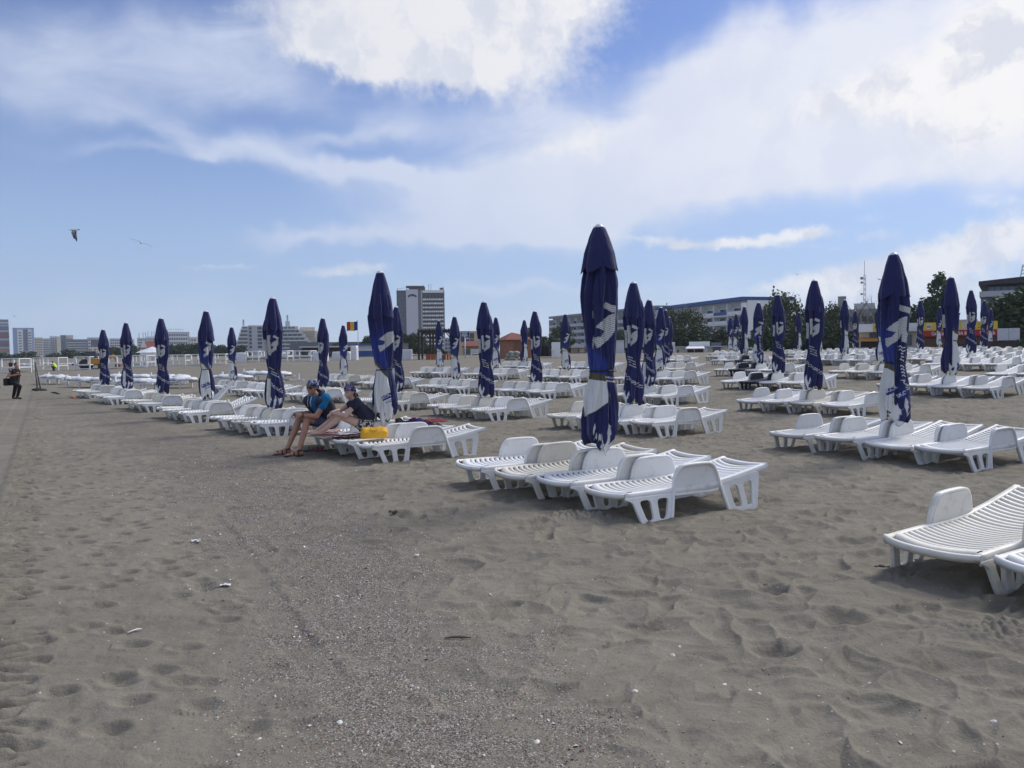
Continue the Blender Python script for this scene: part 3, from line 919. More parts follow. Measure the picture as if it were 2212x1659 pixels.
VARS = [
    dict(seed=3, flap=.195, nf=7, tw=.55, panel=(-.16, .045, 1.62, .12, 1.25, .9), emblem=[([EMB_BAR, EMB_LEAF], .02, .04, 1.12), ([EMB_SIDE], 0, 0, 1.0)], tail=(-.16, 2.12, .05, 1.95), tongue=[(-15, .26, .10), (22, .34, .09), (-40, .18, .06)], lines=[(.02, 1.67, 2, .1, .022)], leanx=.02),
    dict(seed=8, flap=.30, nf=6, tw=-.35, panel=(-.15, .105, 1.42, 1.05, .70, .15), emblem=[([EMB_LEAF], .075, .03, 1.0)], label=[(.055, 2.06, .17, .075, -.55)], tongue=[(48, .30, .13), (-58, .34, .08), (8, .36, .08)], leanx=0.0),
    dict(seed=11, flap=.30, nf=7, tw=.30, emblem=[([EMB_SIDE], .03, .02, 1.1), ([EMB_LEAF, EMB_BAR], .02, -.03, .9)], lines=[(-.10, 1.55, 3, .45, .032)], text=[('PROASPĂTĂ!', -.15, 1.86, .055, .75, .25)], tongue=[(-40, .30, .12), (-10, .38, .13), (40, .22, .1)], panel=(-.16, -.075, 1.70, .4, 1.6, 0), leanx=.0),
    dict(seed=15, flap=.33, nf=6, tw=-.25, panel=(-.15, .07, 1.33, 1.1, .80, .2), emblem=[([EMB_LEAF, EMB_BAR], .0, .0, 1.0)], label=[(-.03, 2.03, .19, .085, -.50)], lines=[(.05, 1.42, 3, .9, .03)], tongue=[(60, .25, .10), (-20, .22, .10)], leanx=-.01),
    dict(seed=19, flap=.29, nf=7, tw=.25, emblem=[([EMB_LEAF, EMB_BAR], -.01, .02, 1.0), ([EMB_SIDE], 0, .03, .9)], lines=[(-.13, 1.48, 4, .33, .030)], text=[('PROASPĂTĂ!', -.21, 1.86, .062, .68, .22)], tongue=[(-48, .30, .14), (-70, .2, .1)], leanx=.01),
    dict(seed=23, flap=.26, nf=6, tw=.45, panel=(-.17, -.045, 1.60, .5, .80, .3), emblem=[([EMB_LEAF], -.035, .03, 1.25), ([EMB_BAR], .02, -.01, 1.3), ([EMB_SIDE], .235, -.02, .9)], wheat=(.04, 1.36), label=[(-.06, 2.00, .19, .085, -.62), (.075, 2.06, .17, .08, -.62)], text=[('ASPĂTĂ!', .035, 1.86, .06, .95, .2)], tongue=[(-12, .34, .16), (40, .28, .10)], leanx=.0),
    dict(seed=29, flap=.30, nf=7, tw=-.2, panel=(.0, .16, 1.28, .7, .95, .5), emblem=[([EMB_SIDE], .01, .0, .9)], tongue=[(30, .30, .12), (-15, .22, .1)], leanx=.01),
    dict(seed=31, flap=.31, nf=6, tw=.2, panel=(-.15, .10, 1.40, .5, .95, .2), emblem=[([EMB_LEAF, EMB_BAR], .03, .0, 1.0)], label=[(.0, 2.06, .18, .08, -.55)], lines=[(.06, 1.62, 3, .9, .028)], tongue=[(50, .25, .10), (0, .30, .10)], leanx=-.015)]
RB = ([0.08, .16, .24, .32, .42, .55, .64, .675, .71, .80, .90, .97, 1.0], [.075, .150, .188, .196, .184, .166, .146, .132, .144, .184, .192, .176, .14])
def canopy_mesh(k, v, nt=216, nz=420):
    rs = np.random.RandomState(v['seed'])
    t = np.linspace(.10, 1, nz)[:, None]; a = (np.arange(nt) / nt * 2 * np.pi)[None, :] - np.pi
    R = np.interp(t, RB[0], RB[1])
    ca, sa = np.cos(a), np.sin(a)          # a = 0 faces the front (-Y)
    ph = rs.rand() * 1
    nzv = lambda sc, o: fbm(sa * sc * 1.4 + v['seed'] * 3.1 + o + 0 * t, t * sc * 2.2 + ca * sc * .9, 3)
    wf = v['nf'] * a / (2 * np.pi) + v['tw'] * t * 2 + ph + .35 * nzv(.8, 0)
    w = wf % 1.0
    fid = np.floor(wf).astype(np.int64)
    saw = np.where(w < .86, w / .86, (1 - w) / .14)
    saw = saw * saw * (3 - 2 * saw) * .5 + saw * .5
    amp = np.interp(t, [.1, .28, .5, .62, .675, .74, .9, 1], [.26, .30, .27, .18, .07, .16, .30, .42])
    r = R * (1 + amp * (saw - .5) * 1.5) + .020 * nzv(1.6, 9) + .016 * np.sin(a + v['seed']) * np.interp(t, [0, .3, .45, .66, .8, 1], [0, .8, .3, 0, 1, .6])
    w2 = (11 * a / (2 * np.pi) - v['tw'] * 2.4 * t + 2.2 * nzv(.7, 4)) % 1.0
    r = r - .020 * np.exp(-((w2 - .5) / .10) ** 2) * np.interp(t, [.1, .25, .5, .62, .68, .75, 1], [.4, 1, .8, .5, .3, .8, 1])
    r = r + .016 * (np.abs((w2 * 2 + .3 * t) % 1 - .5) - .25) * np.interp(t, [.1, .5, .66, .8, 1], [1, .8, .3, 1, 1.4])
    # creases that gather above and below the strap
    cr = np.exp(-((t - .675) / .06) ** 2)
    r = r + cr * .006 * np.sin(a * 19 + 3 * np.sin(a * 3))
    hem = .17 * (np.abs(((a / (2 * np.pi) * 4 + ph * 2) % 1) - .5) * 2 - .5) + .05 * np.sin(a * 2 + v['seed'])
    L = FT - FBOT
    d = t * L * (1 + 0 * a) + hem * sst(t, .75, 1.0)
    front = (ca > 0) & (t > 0)
    s = r * sa
    sc = .16 / np.maximum(R, .10)
    ss = sa * .162
    col, raised = canopy_colours(v, ss + 0 * t, d + 0 * a, front + (0 * t > 1), (_rv[fid & 4095, 0] - .5) * .085, (_rv[fid & 4095, 1] - .5) * .16)
    # soften the step of the raised panel
    rz_ = (raised + np.roll(raised, 1, 1) + np.roll(raised, -1, 1)) / 3
    r = r + rz_
    lx = v.get('leanx', 0) * np.sin(t * 3.1) + .030 * fbm(t * 3.2 + v['seed'] * 1.7, t * 0 + 2.5, 2) * sst(t, .12, .3)
    ly = .022 * fbm(t * 3.0 + v['seed'] * 2.9, t * 0 + 7.5, 2) * sst(t, .12, .3)
    r = r * .93
    X = r * sa + lx; Y = -r * ca + ly; Z = FT - d
    # piping along the hem
    col[(t > .988) & (a < 9)] = DARKEDGE
    V = np.stack([X + 0 * t, Y + 0 * t, Z], -1).reshape(-1, 3)
    i = np.arange(nz - 1)[:, None]; j = np.arange(nt)[None, :]; j2 = (j + 1) % nt
    F = np.stack([i * nt + j, (i + 1) * nt + j, (i + 1) * nt + j2, i * nt + j2], -1).reshape(-1, 4)
    C = col.reshape(-1, 3)
    # loose corners hanging out below the strap
    vs, fs, cs = [V], [F], [C]; base = len(V)
    for (deg, ln, wd) in v['tongue']:
        nu, nv = 15, 28
        uu = np.linspace(-1, 1, nu)[None, :]; vv = np.linspace(0, 1, nv)[:, None]
        wv = wd * (1 - vv ** 2.2 * .75) * (.75 + .5 * vv)
        ang = math.radians(deg)
        rad = .125 + .055 * np.sin(vv * 2.6) + .018 * uu * vv + .022 * np.cos(uu * 2.5 + v['seed'])
        along = uu * wv
        q = ang + along / .16
        zz = FBOT + .24 + .06 * uu * (1 if deg > 0 else -1) - vv * ln - .03 * (1 - uu ** 2) * vv
        x = rad * np.sin(q); y = -rad * np.cos(q)
        tv = np.stack([x, y, zz + 0 * x], -1).reshape(-1, 3)
        tc = np.empty((nv, nu, 3)); tc[:] = PALE
        tc[:, 0] = tc[:, -1] = DARKEDGE; tc[-1] = DARKEDGE
        half = (uu + .6 * vv > .75) & (vv < .8) & (0 * uu == 0)
        tc[half] = NAVY
        ii = np.arange(nv - 1)[:, None]; jj = np.arange(nu - 1)[None, :]
        tf_ = np.stack([ii * nu + jj, (ii + 1) * nu + jj, (ii + 1) * nu + jj + 1, ii * nu + jj + 1], -1).reshape(-1, 4)
        vs.append(tv); fs.append(tf_ + base); cs.append(tc.reshape(-1, 3)); base += len(tv)
    me = mesh_np('canopy', np.concatenate(vs), np.concatenate(fs), M_FABRIC, True)
    set_col(me, np.concatenate(cs))
    # strap follows the cloth at its narrowest
    it = int(np.argmin(np.abs(t[:, 0] - .675)))
    ring = [(float(X[it, q_]) * 1.03 + 0, float(Y[it, q_]) * 1.03, float(Z[it, q_])) for q_ in range(0, nt, 6)]
    sm = MB(); n = len(ring)
    vsr = []
    for (x, y, z) in ring:
        wob = .012 * math.sin(math.atan2(y, x) + v['seed'])
        for (o, dz) in ((1.0, -.009), (1.05, -.009), (1.05, .009), (1.0, .009)): vsr.append((x * o, y * o, z + dz + wob))
    fr = []
    for i_ in range(n):
        for j_ in range(4):
            a_, b_ = i_ * 4 + j_, i_ * 4 + (j_ + 1) % 4
            c_, d_ = ((i_ + 1) % n) * 4 + (j_ + 1) % 4, ((i_ + 1) % n) * 4 + j_
            fr.append((a_, b_, c_, d_))
    sm._add(vsr, fr)
    x, y, z = ring[int(n * .62)]
    sm.bar((x, y, z), (x * 1.15 + .03, y * 1.15, z - .07), .012, .004)
    return me, sm.mesh('tie_strap', M_STRAP, True)
def flap_mesh(v, nt=160, nz=40):
    L = FT - FBOT; fl = v['flap'] * L
    t = np.linspace(0, 1, nz)[:, None]; a = (np.arange(nt) / nt * 2 * np.pi)[None, :] - np.pi
    R = np.interp(t, [0, .05, .25, .6, 1.0], [.060, .075, .113, .163, .195])
    w = np.abs(np.sin(3 * a + v['seed'] + .6 * np.sin(a * 2 + v['seed']))) ** .8
    amp = .05 + .20 * t ** 1.1
    r = R * (1 + amp * (w - .55)) + .010 * fbm(np.sin(a) * 2 + v['seed'], t * 2 + np.cos(a), 2)
    z = FT + .004 - t * fl - (.075 * w - .03) * t ** 2.5 - .02 * np.sin(a + v['seed']) * t ** 2
    X = r * np.sin(a); Y = -r * np.cos(a)
    V = np.stack([X, Y, z + 0 * X], -1)
    # turned-under hem
    V2 = V[-1] * np.array([.94, .94, 1]) + np.array([0, 0, .03])
    V = np.concatenate([V, V2[None]], 0); nz += 1
    i = np.arange(nz - 1)[:, None]; j = np.arange(nt)[None, :]; j2 = (j + 1) % nt
    F = np.stack([i * nt + j, (i + 1) * nt + j, (i + 1) * nt + j2, i * nt + j2], -1).reshape(-1, 4)
    me = mesh_np('top_flap', V.reshape(-1, 3), F, M_FABRIC, True)
    c = np.empty((nz * nt, 3)); c[:] = NAVY
    set_col(me, c)
    return me
def make_parasol_meshes():
    mb = MB(); mb.tube([(0, 0, -.12), (0, 0, 2.93)], .0275, 16); pole = mb.mesh('pole', M_POLE, True)
    mb = MB(); mb.lathe([(.060, 2.976), (.066, 2.984), (.064, 2.992), (.046, 2.999), (.040, 3.012), (.024, 3.022), (.008, 3.026)], 20); cap = mb.mesh('cap', M_CAP, True)
    out = []
    for k, v in enumerate(VARS):
        cm, sm = canopy_mesh(k, v)
        out.append([('pole', pole), ('cap', cap), ('canopy', cm), ('top_flap', flap_mesh(v)), ('tie_strap', sm)])
    return out
PARASOL = make_parasol_meshes()
VDESC = ['with a white striped emblem, olive band and pale wrapped corner', 'showing a bright blue panel, olive stripe and white foot',
         'with slogan lines and white frilled hem', 'with white SKOL wrapped foot', 'with emblem, slogan lines and slanted PROASPĂTĂ lettering',
         'with two large striped emblems and SKOL labels', 'half navy with a white strip down one side', 'with round white emblem and SKOL foot']
def parasol(x, y, var, label, spin=0.0, hs=1.0, lean=(0, 0)):
    z = gz(x, y)
    face = math.atan2(x, y)           # front towards the sea end of the beach
    r = empty('parasol', (x, y, z), -face + spin)
    r.rotation_euler = (lean[0], lean[1], -face + spin)
    r.scale = (1, 1, hs)
    tag(r, label, 'parasol', 'folded navy parasols standing in rows on the beach')
    for nm, me in PARASOL[var]: link(nm, me, r)
    return r

# ---------------------------------------------------------------- rows of parasols and loungers
A0 = (1.0, 8.7); CS = (-3.15, 4.05); RS = (4.66, 2.6)
RZ = math.atan2(.487, .873)
CH = Vector((-.614, .789)); LH = Vector((math.cos(RZ), math.sin(RZ)))
ORD = ['first', 'second', 'third', 'fourth', 'fifth', 'sixth', 'seventh', 'eighth', 'ninth', 'tenth', 'eleventh', 'twelfth']
# measured (row, step): px of the pole, px of the top, design
MEAS = {(0, 0): (1293, 480, 0), (0, 1): (827, 583, 1), (0, 2): (588, 640, 2), (0, 3): (443, 669, 3), (0, 4): (347, 685, 4), (0, 5): (271, 695, 2), (0, 6): (222, 710, 4),
        (1, 0): (1938, 542, 5), (1, 1): (1367, 606, 4), (1, 2): (1048, 649, 4), (1, 3): (856, 660, 2), (1, 4): (694, 685, 4), (1, 6): (500, 705, 7),
        (2, 1): (1757, 602, 4), (2, 2): (1400, 645, 2), (2, 3): (1157, 670, 4), (2, 4): (982, 682, 7), (2, 6): (740, 701, 1),
        (3, 1): (2055, 596, 6), (3, 2): (1681, 634, 4), (3, 3): (1425, 662, 3), (3, 4): (1222, 677, 7), (3, 5): (1071, 684, 3), (3, 6): (949, 691, 7),
        (4, 2): (1908, 640, 3), (4, 3): (1638, 652, 5), (4, 4): (1437, 668, 2), (4, 5): (1275, 690, 7), (4, 6): (1131, 690, 6),
        (5, 3): (2099, 625, 4), (5, 4): (1825, 646, 6), (5, 5): (1608, 661, 6), (5, 6): (1446, 684, 4),
        (6, 5): (1988, 643, 4), (6, 6): (1769, 680, 6), (6, 7): (1590, 677, 7),
        (7, 5): (2126, 647, 4), (7, 7): (1725, 674, 6), (7, 8): (1578, 685, 3),
        (8, 6): (2029, 662, 7), (8, 7): (1848, 670, 4), (9, 7): (2141, 662, 7), (9, 8): (1962, 668, 4), (9, 9): (1805, 679, 7)}
def grid(i, k): return (A0[0] + RS[0] * i + CS[0] * k, A0[1] + RS[1] * i + CS[1] * k)
rnd = random.Random(5)
ROWN = ['front row', 'second row', 'third row', 'fourth row', 'fifth row', 'sixth row', 'seventh row', 'eighth row', 'ninth row', 'last row']
PDES = {0: 'striped emblem and pale wrapped foot', 1: 'bright blue panel over a white foot', 2: 'slogan lines and frilled white hem', 3: 'white SKOL wrapped foot',
        4: 'emblem over slanted white lettering', 5: 'two striped emblems and SKOL labels', 6: 'white strip down one side', 7: 'round emblem and SKOL foot'}
def row_word(k): return 'nearest' if k == 0 else ORD[k]
DARK = {(3, 2, 1), (4, 3, 1), (5, 5, 2)}
def build_rows():
    for i in range(10):
        for k in range(-1, 11):
            x, y = grid(i, k)
            px = 1106 + FPX * x / y if y > 1 else 9e9
            key = (i, k)
            if (i, k) != (0, -1) and (y < 3 or px > 2330 or y > 62): continue
            if key not in MEAS and i < 6 and k > 6: continue
            if key not in MEAS and i >= 6 and (k > 9 or px < 1560): continue
            has_pole = key in MEAS
            if has_pole:
                mx, my, var = MEAS[key]
                x = (mx - 1106) / FPX * y * 1.0 if key != (0, 0) else (mx - 1106) / FPX * y
                # keep the pole on its measured line of sight
                pt = P(mx, my, y); x = pt.x
                hs = (pt.z - gz(x, y)) / 3.04
                hs = min(1.12, max(.90, hs))
                n = (ORD[k] + ' along the ' if k > 0 else 'nearest in the ') + ROWN[i]
                parasol(x, y, var, 'folded navy parasol with %s, %s' % (PDES[var], n), rnd.uniform(-.65, .45) if var == 4 and key not in ((1, 1), (2, 1), (1, 2)) else rnd.uniform(-.25, .25), hs, (rnd.uniform(-.014, .014), rnd.uniform(-.014, .014)))
            elif px < 2290:
                pass
            for q in range(4):
                off = (1.5 - q) * .745 + rnd.uniform(-.02, .02)
                jx = rnd.uniform(-.07, .07) + (rnd.uniform(-.16, .16) if rnd.random() < .15 else 0)
                lx = x + CH.x * off + LH.x * (jx - .03); ly = y + CH.y * off + LH.y * (jx - .03)
                if k == -1: lx += .12 + .16 * q; ly += .14 + .05 * q
                lpx = 1106 + FPX * lx / ly
                if (lpx > 2300 and k >= 0) or ly < 3: continue
                if k == -1 and (q > 1 or i > 0): continue
                pos = ['farthest', 'second farthest', 'second nearest', 'nearest'][q]
                at = 'at the %s parasol, %s' % (row_word(k), ROWN[i]) if has_pole else 'at the %s %s place, no parasol' % (ORD[min(max(k, 0), 11)], ROWN[i])
                dk = (i, k, q) in DARK
                up = 0.0
                if (i, k, q) == (0, 3, 1): up = .62
                if (i, k, q) in ((0, 3, 3), (0, 3, 2)): up = .20
                what = 'dark navy lounger' if dk else ('white lounger with raised back' if up > .1 else 'white slatted lounger')
                if k == -1: at = ['', ''][0] + 'of the cropped pair in the right foreground'; pos = 'farther' if q == 0 else 'nearer'
                lounger(lx, ly, RZ + rnd.uniform(-.05, .05), '%s, %s %s' % (what, pos + (' of four' if k >= 0 else ''), at), 'sun loungers in rows round the parasols', dk, up, rnd.uniform(0, .02), (rnd.uniform(-.018, .018), rnd.uniform(-.014, .014)), rnd.choice([None, None, None, M_WHITE2, M_WHITE3]))
build_rows()
# ---------------------------------------------------------------- people
def ball(mb, c, r, M=None, n=14, m=10):
    c = Vector(c); r = r if hasattr(r, '__len__') else (r, r, r)
    vs = []; fs = []
    for i in range(1, m):
        th = PI * i / m
        for k in range(n):
            a = 2 * PI * k / n
            v = Vector((r[0] * math.sin(th) * math.cos(a), r[1] * math.sin(th) * math.sin(a), r[2] * math.cos(th)))
            vs.append(c + (M @ v if M is not None else v))
    top = Vector((0, 0, r[2])); bot = Vector((0, 0, -r[2]))
    vs += [c + (M @ top if M is not None else top), c + (M @ bot if M is not None else bot)]
    for i in range(m - 2):
        for k in range(n):
            fs.append((i * n + k, (i + 1) * n + k, (i + 1) * n + (k + 1) % n, i * n + (k + 1) % n))
    T = len(vs) - 2
    for k in range(n):
        fs.append((T, k, (k + 1) % n)); b = (m - 2) * n
        fs.append((T + 1, b + (k + 1) % n, b + k))
    mb._add(vs, fs)
def cap(mb, a, b, ra, rb, n=12):
    """tapered limb with round ends"""
    a, b = Vector(a), Vector(b); d = (b - a); L = d.length
    if L < 1e-6: return ball(mb, a, ra)
    d.normalize(); pts = []; rr = []
    for t in (-.95, -.8, -.5, 0): pts.append(a + d * ra * t); rr.append(ra * math.sqrt(max(0.02, 1 - t * t)))
    pts.append(a.lerp(b, .5)); rr.append((ra + rb) / 2)
    for t in (0, .5, .8, .95): pts.append(b + d * rb * t); rr.append(rb * math.sqrt(max(0.02, 1 - t * t)))
    mb.tube(pts, rr, n)
def chain(mb, pts, rads):
    for i in range(len(pts) - 1): cap(mb, pts[i], pts[i + 1], rads[i], rads[i + 1])
def remeshed(name, mb, mats, voxel, smooth=6, parent=None, origin=(0, 0, 0)):
    o = link(name, mesh_np(name, [Vector(v) - Vector(origin) for v in mb.v], mb.f, mats, True))
    m = o.modifiers.new('r', 'REMESH'); m.mode = 'VOXEL'; m.voxel_size = voxel; m.use_smooth_shade = True
    s = o.modifiers.new('s', 'SMOOTH'); s.iterations = smooth; s.factor = .5
    bake(o, name)
    if not o.data.materials:
        o.data.materials.append(mats)
    if parent is not None: o.parent = parent
    return o
def hand(mb, wrist, pdir, nrm, curl=.6, sz=.95, thumb=1):
    """palm and five separate bent fingers; pdir = along the hand, nrm = out of the back of the hand"""
    w = Vector(wrist); d = Vector(pdir).normalized(); n = Vector(nrm); n = (n - d * n.dot(d)).normalized(); s = d.cross(n)
    M = Matrix((s, d, n)).transposed()
    pc = w + d * .045 * sz
    ball(mb, pc, (.038 * sz, .052 * sz, .016 * sz), M)
    for k, (off, ln) in enumerate(((-.030, .062), (-.010, .074), (.010, .080), (.029, .072))):
        p = w + d * .088 * sz + s * off * sz
        dd = d.copy(); r = .0092 * sz
        for seg in range(3):
            q = dd * math.cos(curl * (.45 + .3 * seg)) - n * math.sin(curl * (.45 + .3 * seg)); q.normalize()
            e = p + q * ln * sz * (.45, .32, .25)[seg]
            cap(mb, p, e, r, r * .9, 8); p = e; r *= .92; dd = q
    p = w + d * .028 * sz + s * .034 * sz * thumb
    q = (d * .6 + s * .75 * thumb - n * .3).normalized(); e = p + q * .038 * sz
    cap(mb, p, e, .0115 * sz, .0105 * sz, 8)
    q2 = (d * .9 + s * .25 * thumb - n * .4).normalized(); cap(mb, e, e + q2 * .030 * sz, .0105 * sz, .009 * sz, 8)
def frame_from(f, up=(0, 0, 1)):
    f = Vector(f).normalized(); u = Vector(up); l = u.cross(f).normalized(); u = f.cross(l)
    return Matrix((f, l, u)).transposed()      # columns: forward, left, up
def head(mb, c, F, sc=1.0, jaw=1.0):
    """skull, face, nose, lips, brow, chin, ears; F = frame (forward, left, up)"""
    c = Vector(c); q = lambda x, y, z: c + F @ Vector((x, y, z)) * sc
    ball(mb, q(-.010, 0, .020), (.094 * sc, .075 * sc, .095 * sc), F)
    ball(mb, q(.022, 0, -.045), (.066 * sc, .058 * sc * jaw, .072 * sc), F)
    cap(mb, q(.052, 0, -.098), q(.046, 0, -.090), .020 * sc * jaw, .024 * sc * jaw, 8)
    cap(mb, q(.082, 0, .012), q(.100, 0, -.024), .009 * sc, .013 * sc, 8)
    for s in (-1, 1):
        cap(mb, q(.076, .018 * s, .022), q(.068, .046 * s, .020), .010 * sc, .010 * sc, 8)
        ball(mb, q(.072, .030 * s, .002), (.012 * sc,) * 3, F, 8, 6)
        ball(mb, q(.055, .044 * s, -.030), (.020 * sc,) * 3, F, 8, 6)
        ball(mb, q(-.012, .078 * s, -.004), (.018 * sc, .008 * sc, .030 * sc), F, 8, 6)
    cap(mb, q(.080, .017, -.058), q(.080, -.017, -.058), .0075 * sc, .0075 * sc, 8)
    cap(mb, q(.077, .013, -.069), q(.077, -.013, -.069), .0080 * sc, .0080 * sc, 8)
SKIN_M = mat('tanned_skin', (.40, .215, .145), .55, spec=.35, var=.10, vscale=14)
SKIN_W = mat('pale_skin', (.52, .335, .265), .55, spec=.35, var=.07, vscale=14)
def foot(mb, ankle, toe, sz=1.0):
    a, t = Vector(ankle), Vector(toe)
    d = (t - a); d.z = 0; d.normalize(); s = Vector((-d.y, d.x, 0))
    heel = a - d * .045 * sz; heel.z = t.z + .012
    cap(mb, a, heel, .036 * sz, .034 * sz)
    ball_ = t - d * .065 * sz; ball_.z = t.z + .008
    cap(mb, heel, ball_ + s * .012, .032 * sz, .030 * sz); cap(mb, heel, ball_ - s * .016, .030 * sz, .026 * sz)
    cap(mb, a, ball_, .034 * sz, .026 * sz)
    for k, (o, l, r) in enumerate(((.026, .058, .0135), (.008, .060, .0105), (-.008, .054, .010), (-.021, .046, .0095), (-.033, .036, .009))):
        cap(mb, ball_ + s * o, ball_ + s * o * 1.05 + d * l * sz, r * 1.15, r, 8)
def bandana(parent, c, F, sc, base, fleck, seed, tailside=1):
    nu, nv = 40, 16; vs = []; cols = []
    rs = np.random.RandomState(seed)
    for j in range(nv):
        for i in range(nu):
            a = 2 * PI * i / nu; t = j / (nv - 1)
            th = (1 - t) * 1.72 * (1 + .10 * math.cos(a + PI)) + .0
            th = max(th, 0.001)
            x = .103 * math.sin(th) * math.cos(a) - .012; y = .083 * math.sin(th) * math.sin(a); z = .106 * math.cos(th) + .020
            z += .012 * math.cos(a) * math.sin(th)
            vs.append(Vector(c) + F @ Vector((x, y, z)) * sc)
            w = float(fbm(np.float64(a * 3.2 + seed), np.float64(th * 5.5), 2)); w2 = float(perlin(np.float64(a * 7.0), np.float64(th * 9.0 + seed)))
            cols.append(fleck if (abs(w) < .055 or w2 > .42) else base)
    fs = []
    for j in range(nv - 1):
        for i in range(nu): fs.append((j * nu + i, j * nu + (i + 1) % nu, (j + 1) * nu + (i + 1) % nu, (j + 1) * nu + i))
    # knot at the nape with two tails
    b = len(vs)
    k0 = Vector(c) + F @ Vector((-.112, .0, -.018)) * sc
    for s in (-1, 1):
        pts = [k0, k0 + F @ Vector((-.03, .02 * s, -.03)) * sc, k0 + F @ Vector((-.035, .035 * s, -.085)) * sc]
        for q in pts:
            vs += [q + F @ Vector((0, -.016, .006)) * sc, q + F @ Vector((0, .016, -.006)) * sc]; cols += [base, base]
        for i in range(2): fs.append((b + 2 * i, b + 2 * i + 1, b + 2 * i + 3, b + 2 * i + 2))
        b = len(vs)
    me = mesh_np('bandana', vs, fs, vcol_mat('bandana_cloth', .8, .2), True); set_col(me, np.array(cols))
    o = link('bandana', me, parent)
    so = o.modifiers.new('thick', 'SOLIDIFY'); so.thickness = .005; so.offset = 1
    return o
def eyes(parent, c, F, sc):
    mb = MB()
    for s in (-1, 1): ball(mb, Vector(c) + F @ Vector((.0795, .029 * s, .002)) * sc, (.007 * sc, .011 * sc, .006 * sc), F, 8, 6)
    mb.build('eyes', mat('dark_eye', (.03, .025, .02), .2), parent, True)
    mb = MB()
    for s in (-1, 1): cap(mb, Vector(c) + F @ Vector((.088, .016 * s, .026)) * sc, Vector(c) + F @ Vector((.077, .046 * s, .027)) * sc, .0035 * sc, .003 * sc, 6)
    mb.build('eyebrows', mat('brown_hair', (.10, .065, .035), .6), parent, True)
    mb = MB()
    cap(mb, Vector(c) + F @ Vector((.0865, .016, -.0625)) * sc, Vector(c) + F @ Vector((.0865, -.016, -.0625)) * sc, .004 * sc, .004 * sc, 6)
    mb.build('lips', mat('lip_skin', (.36, .13, .11), .5), parent, True)

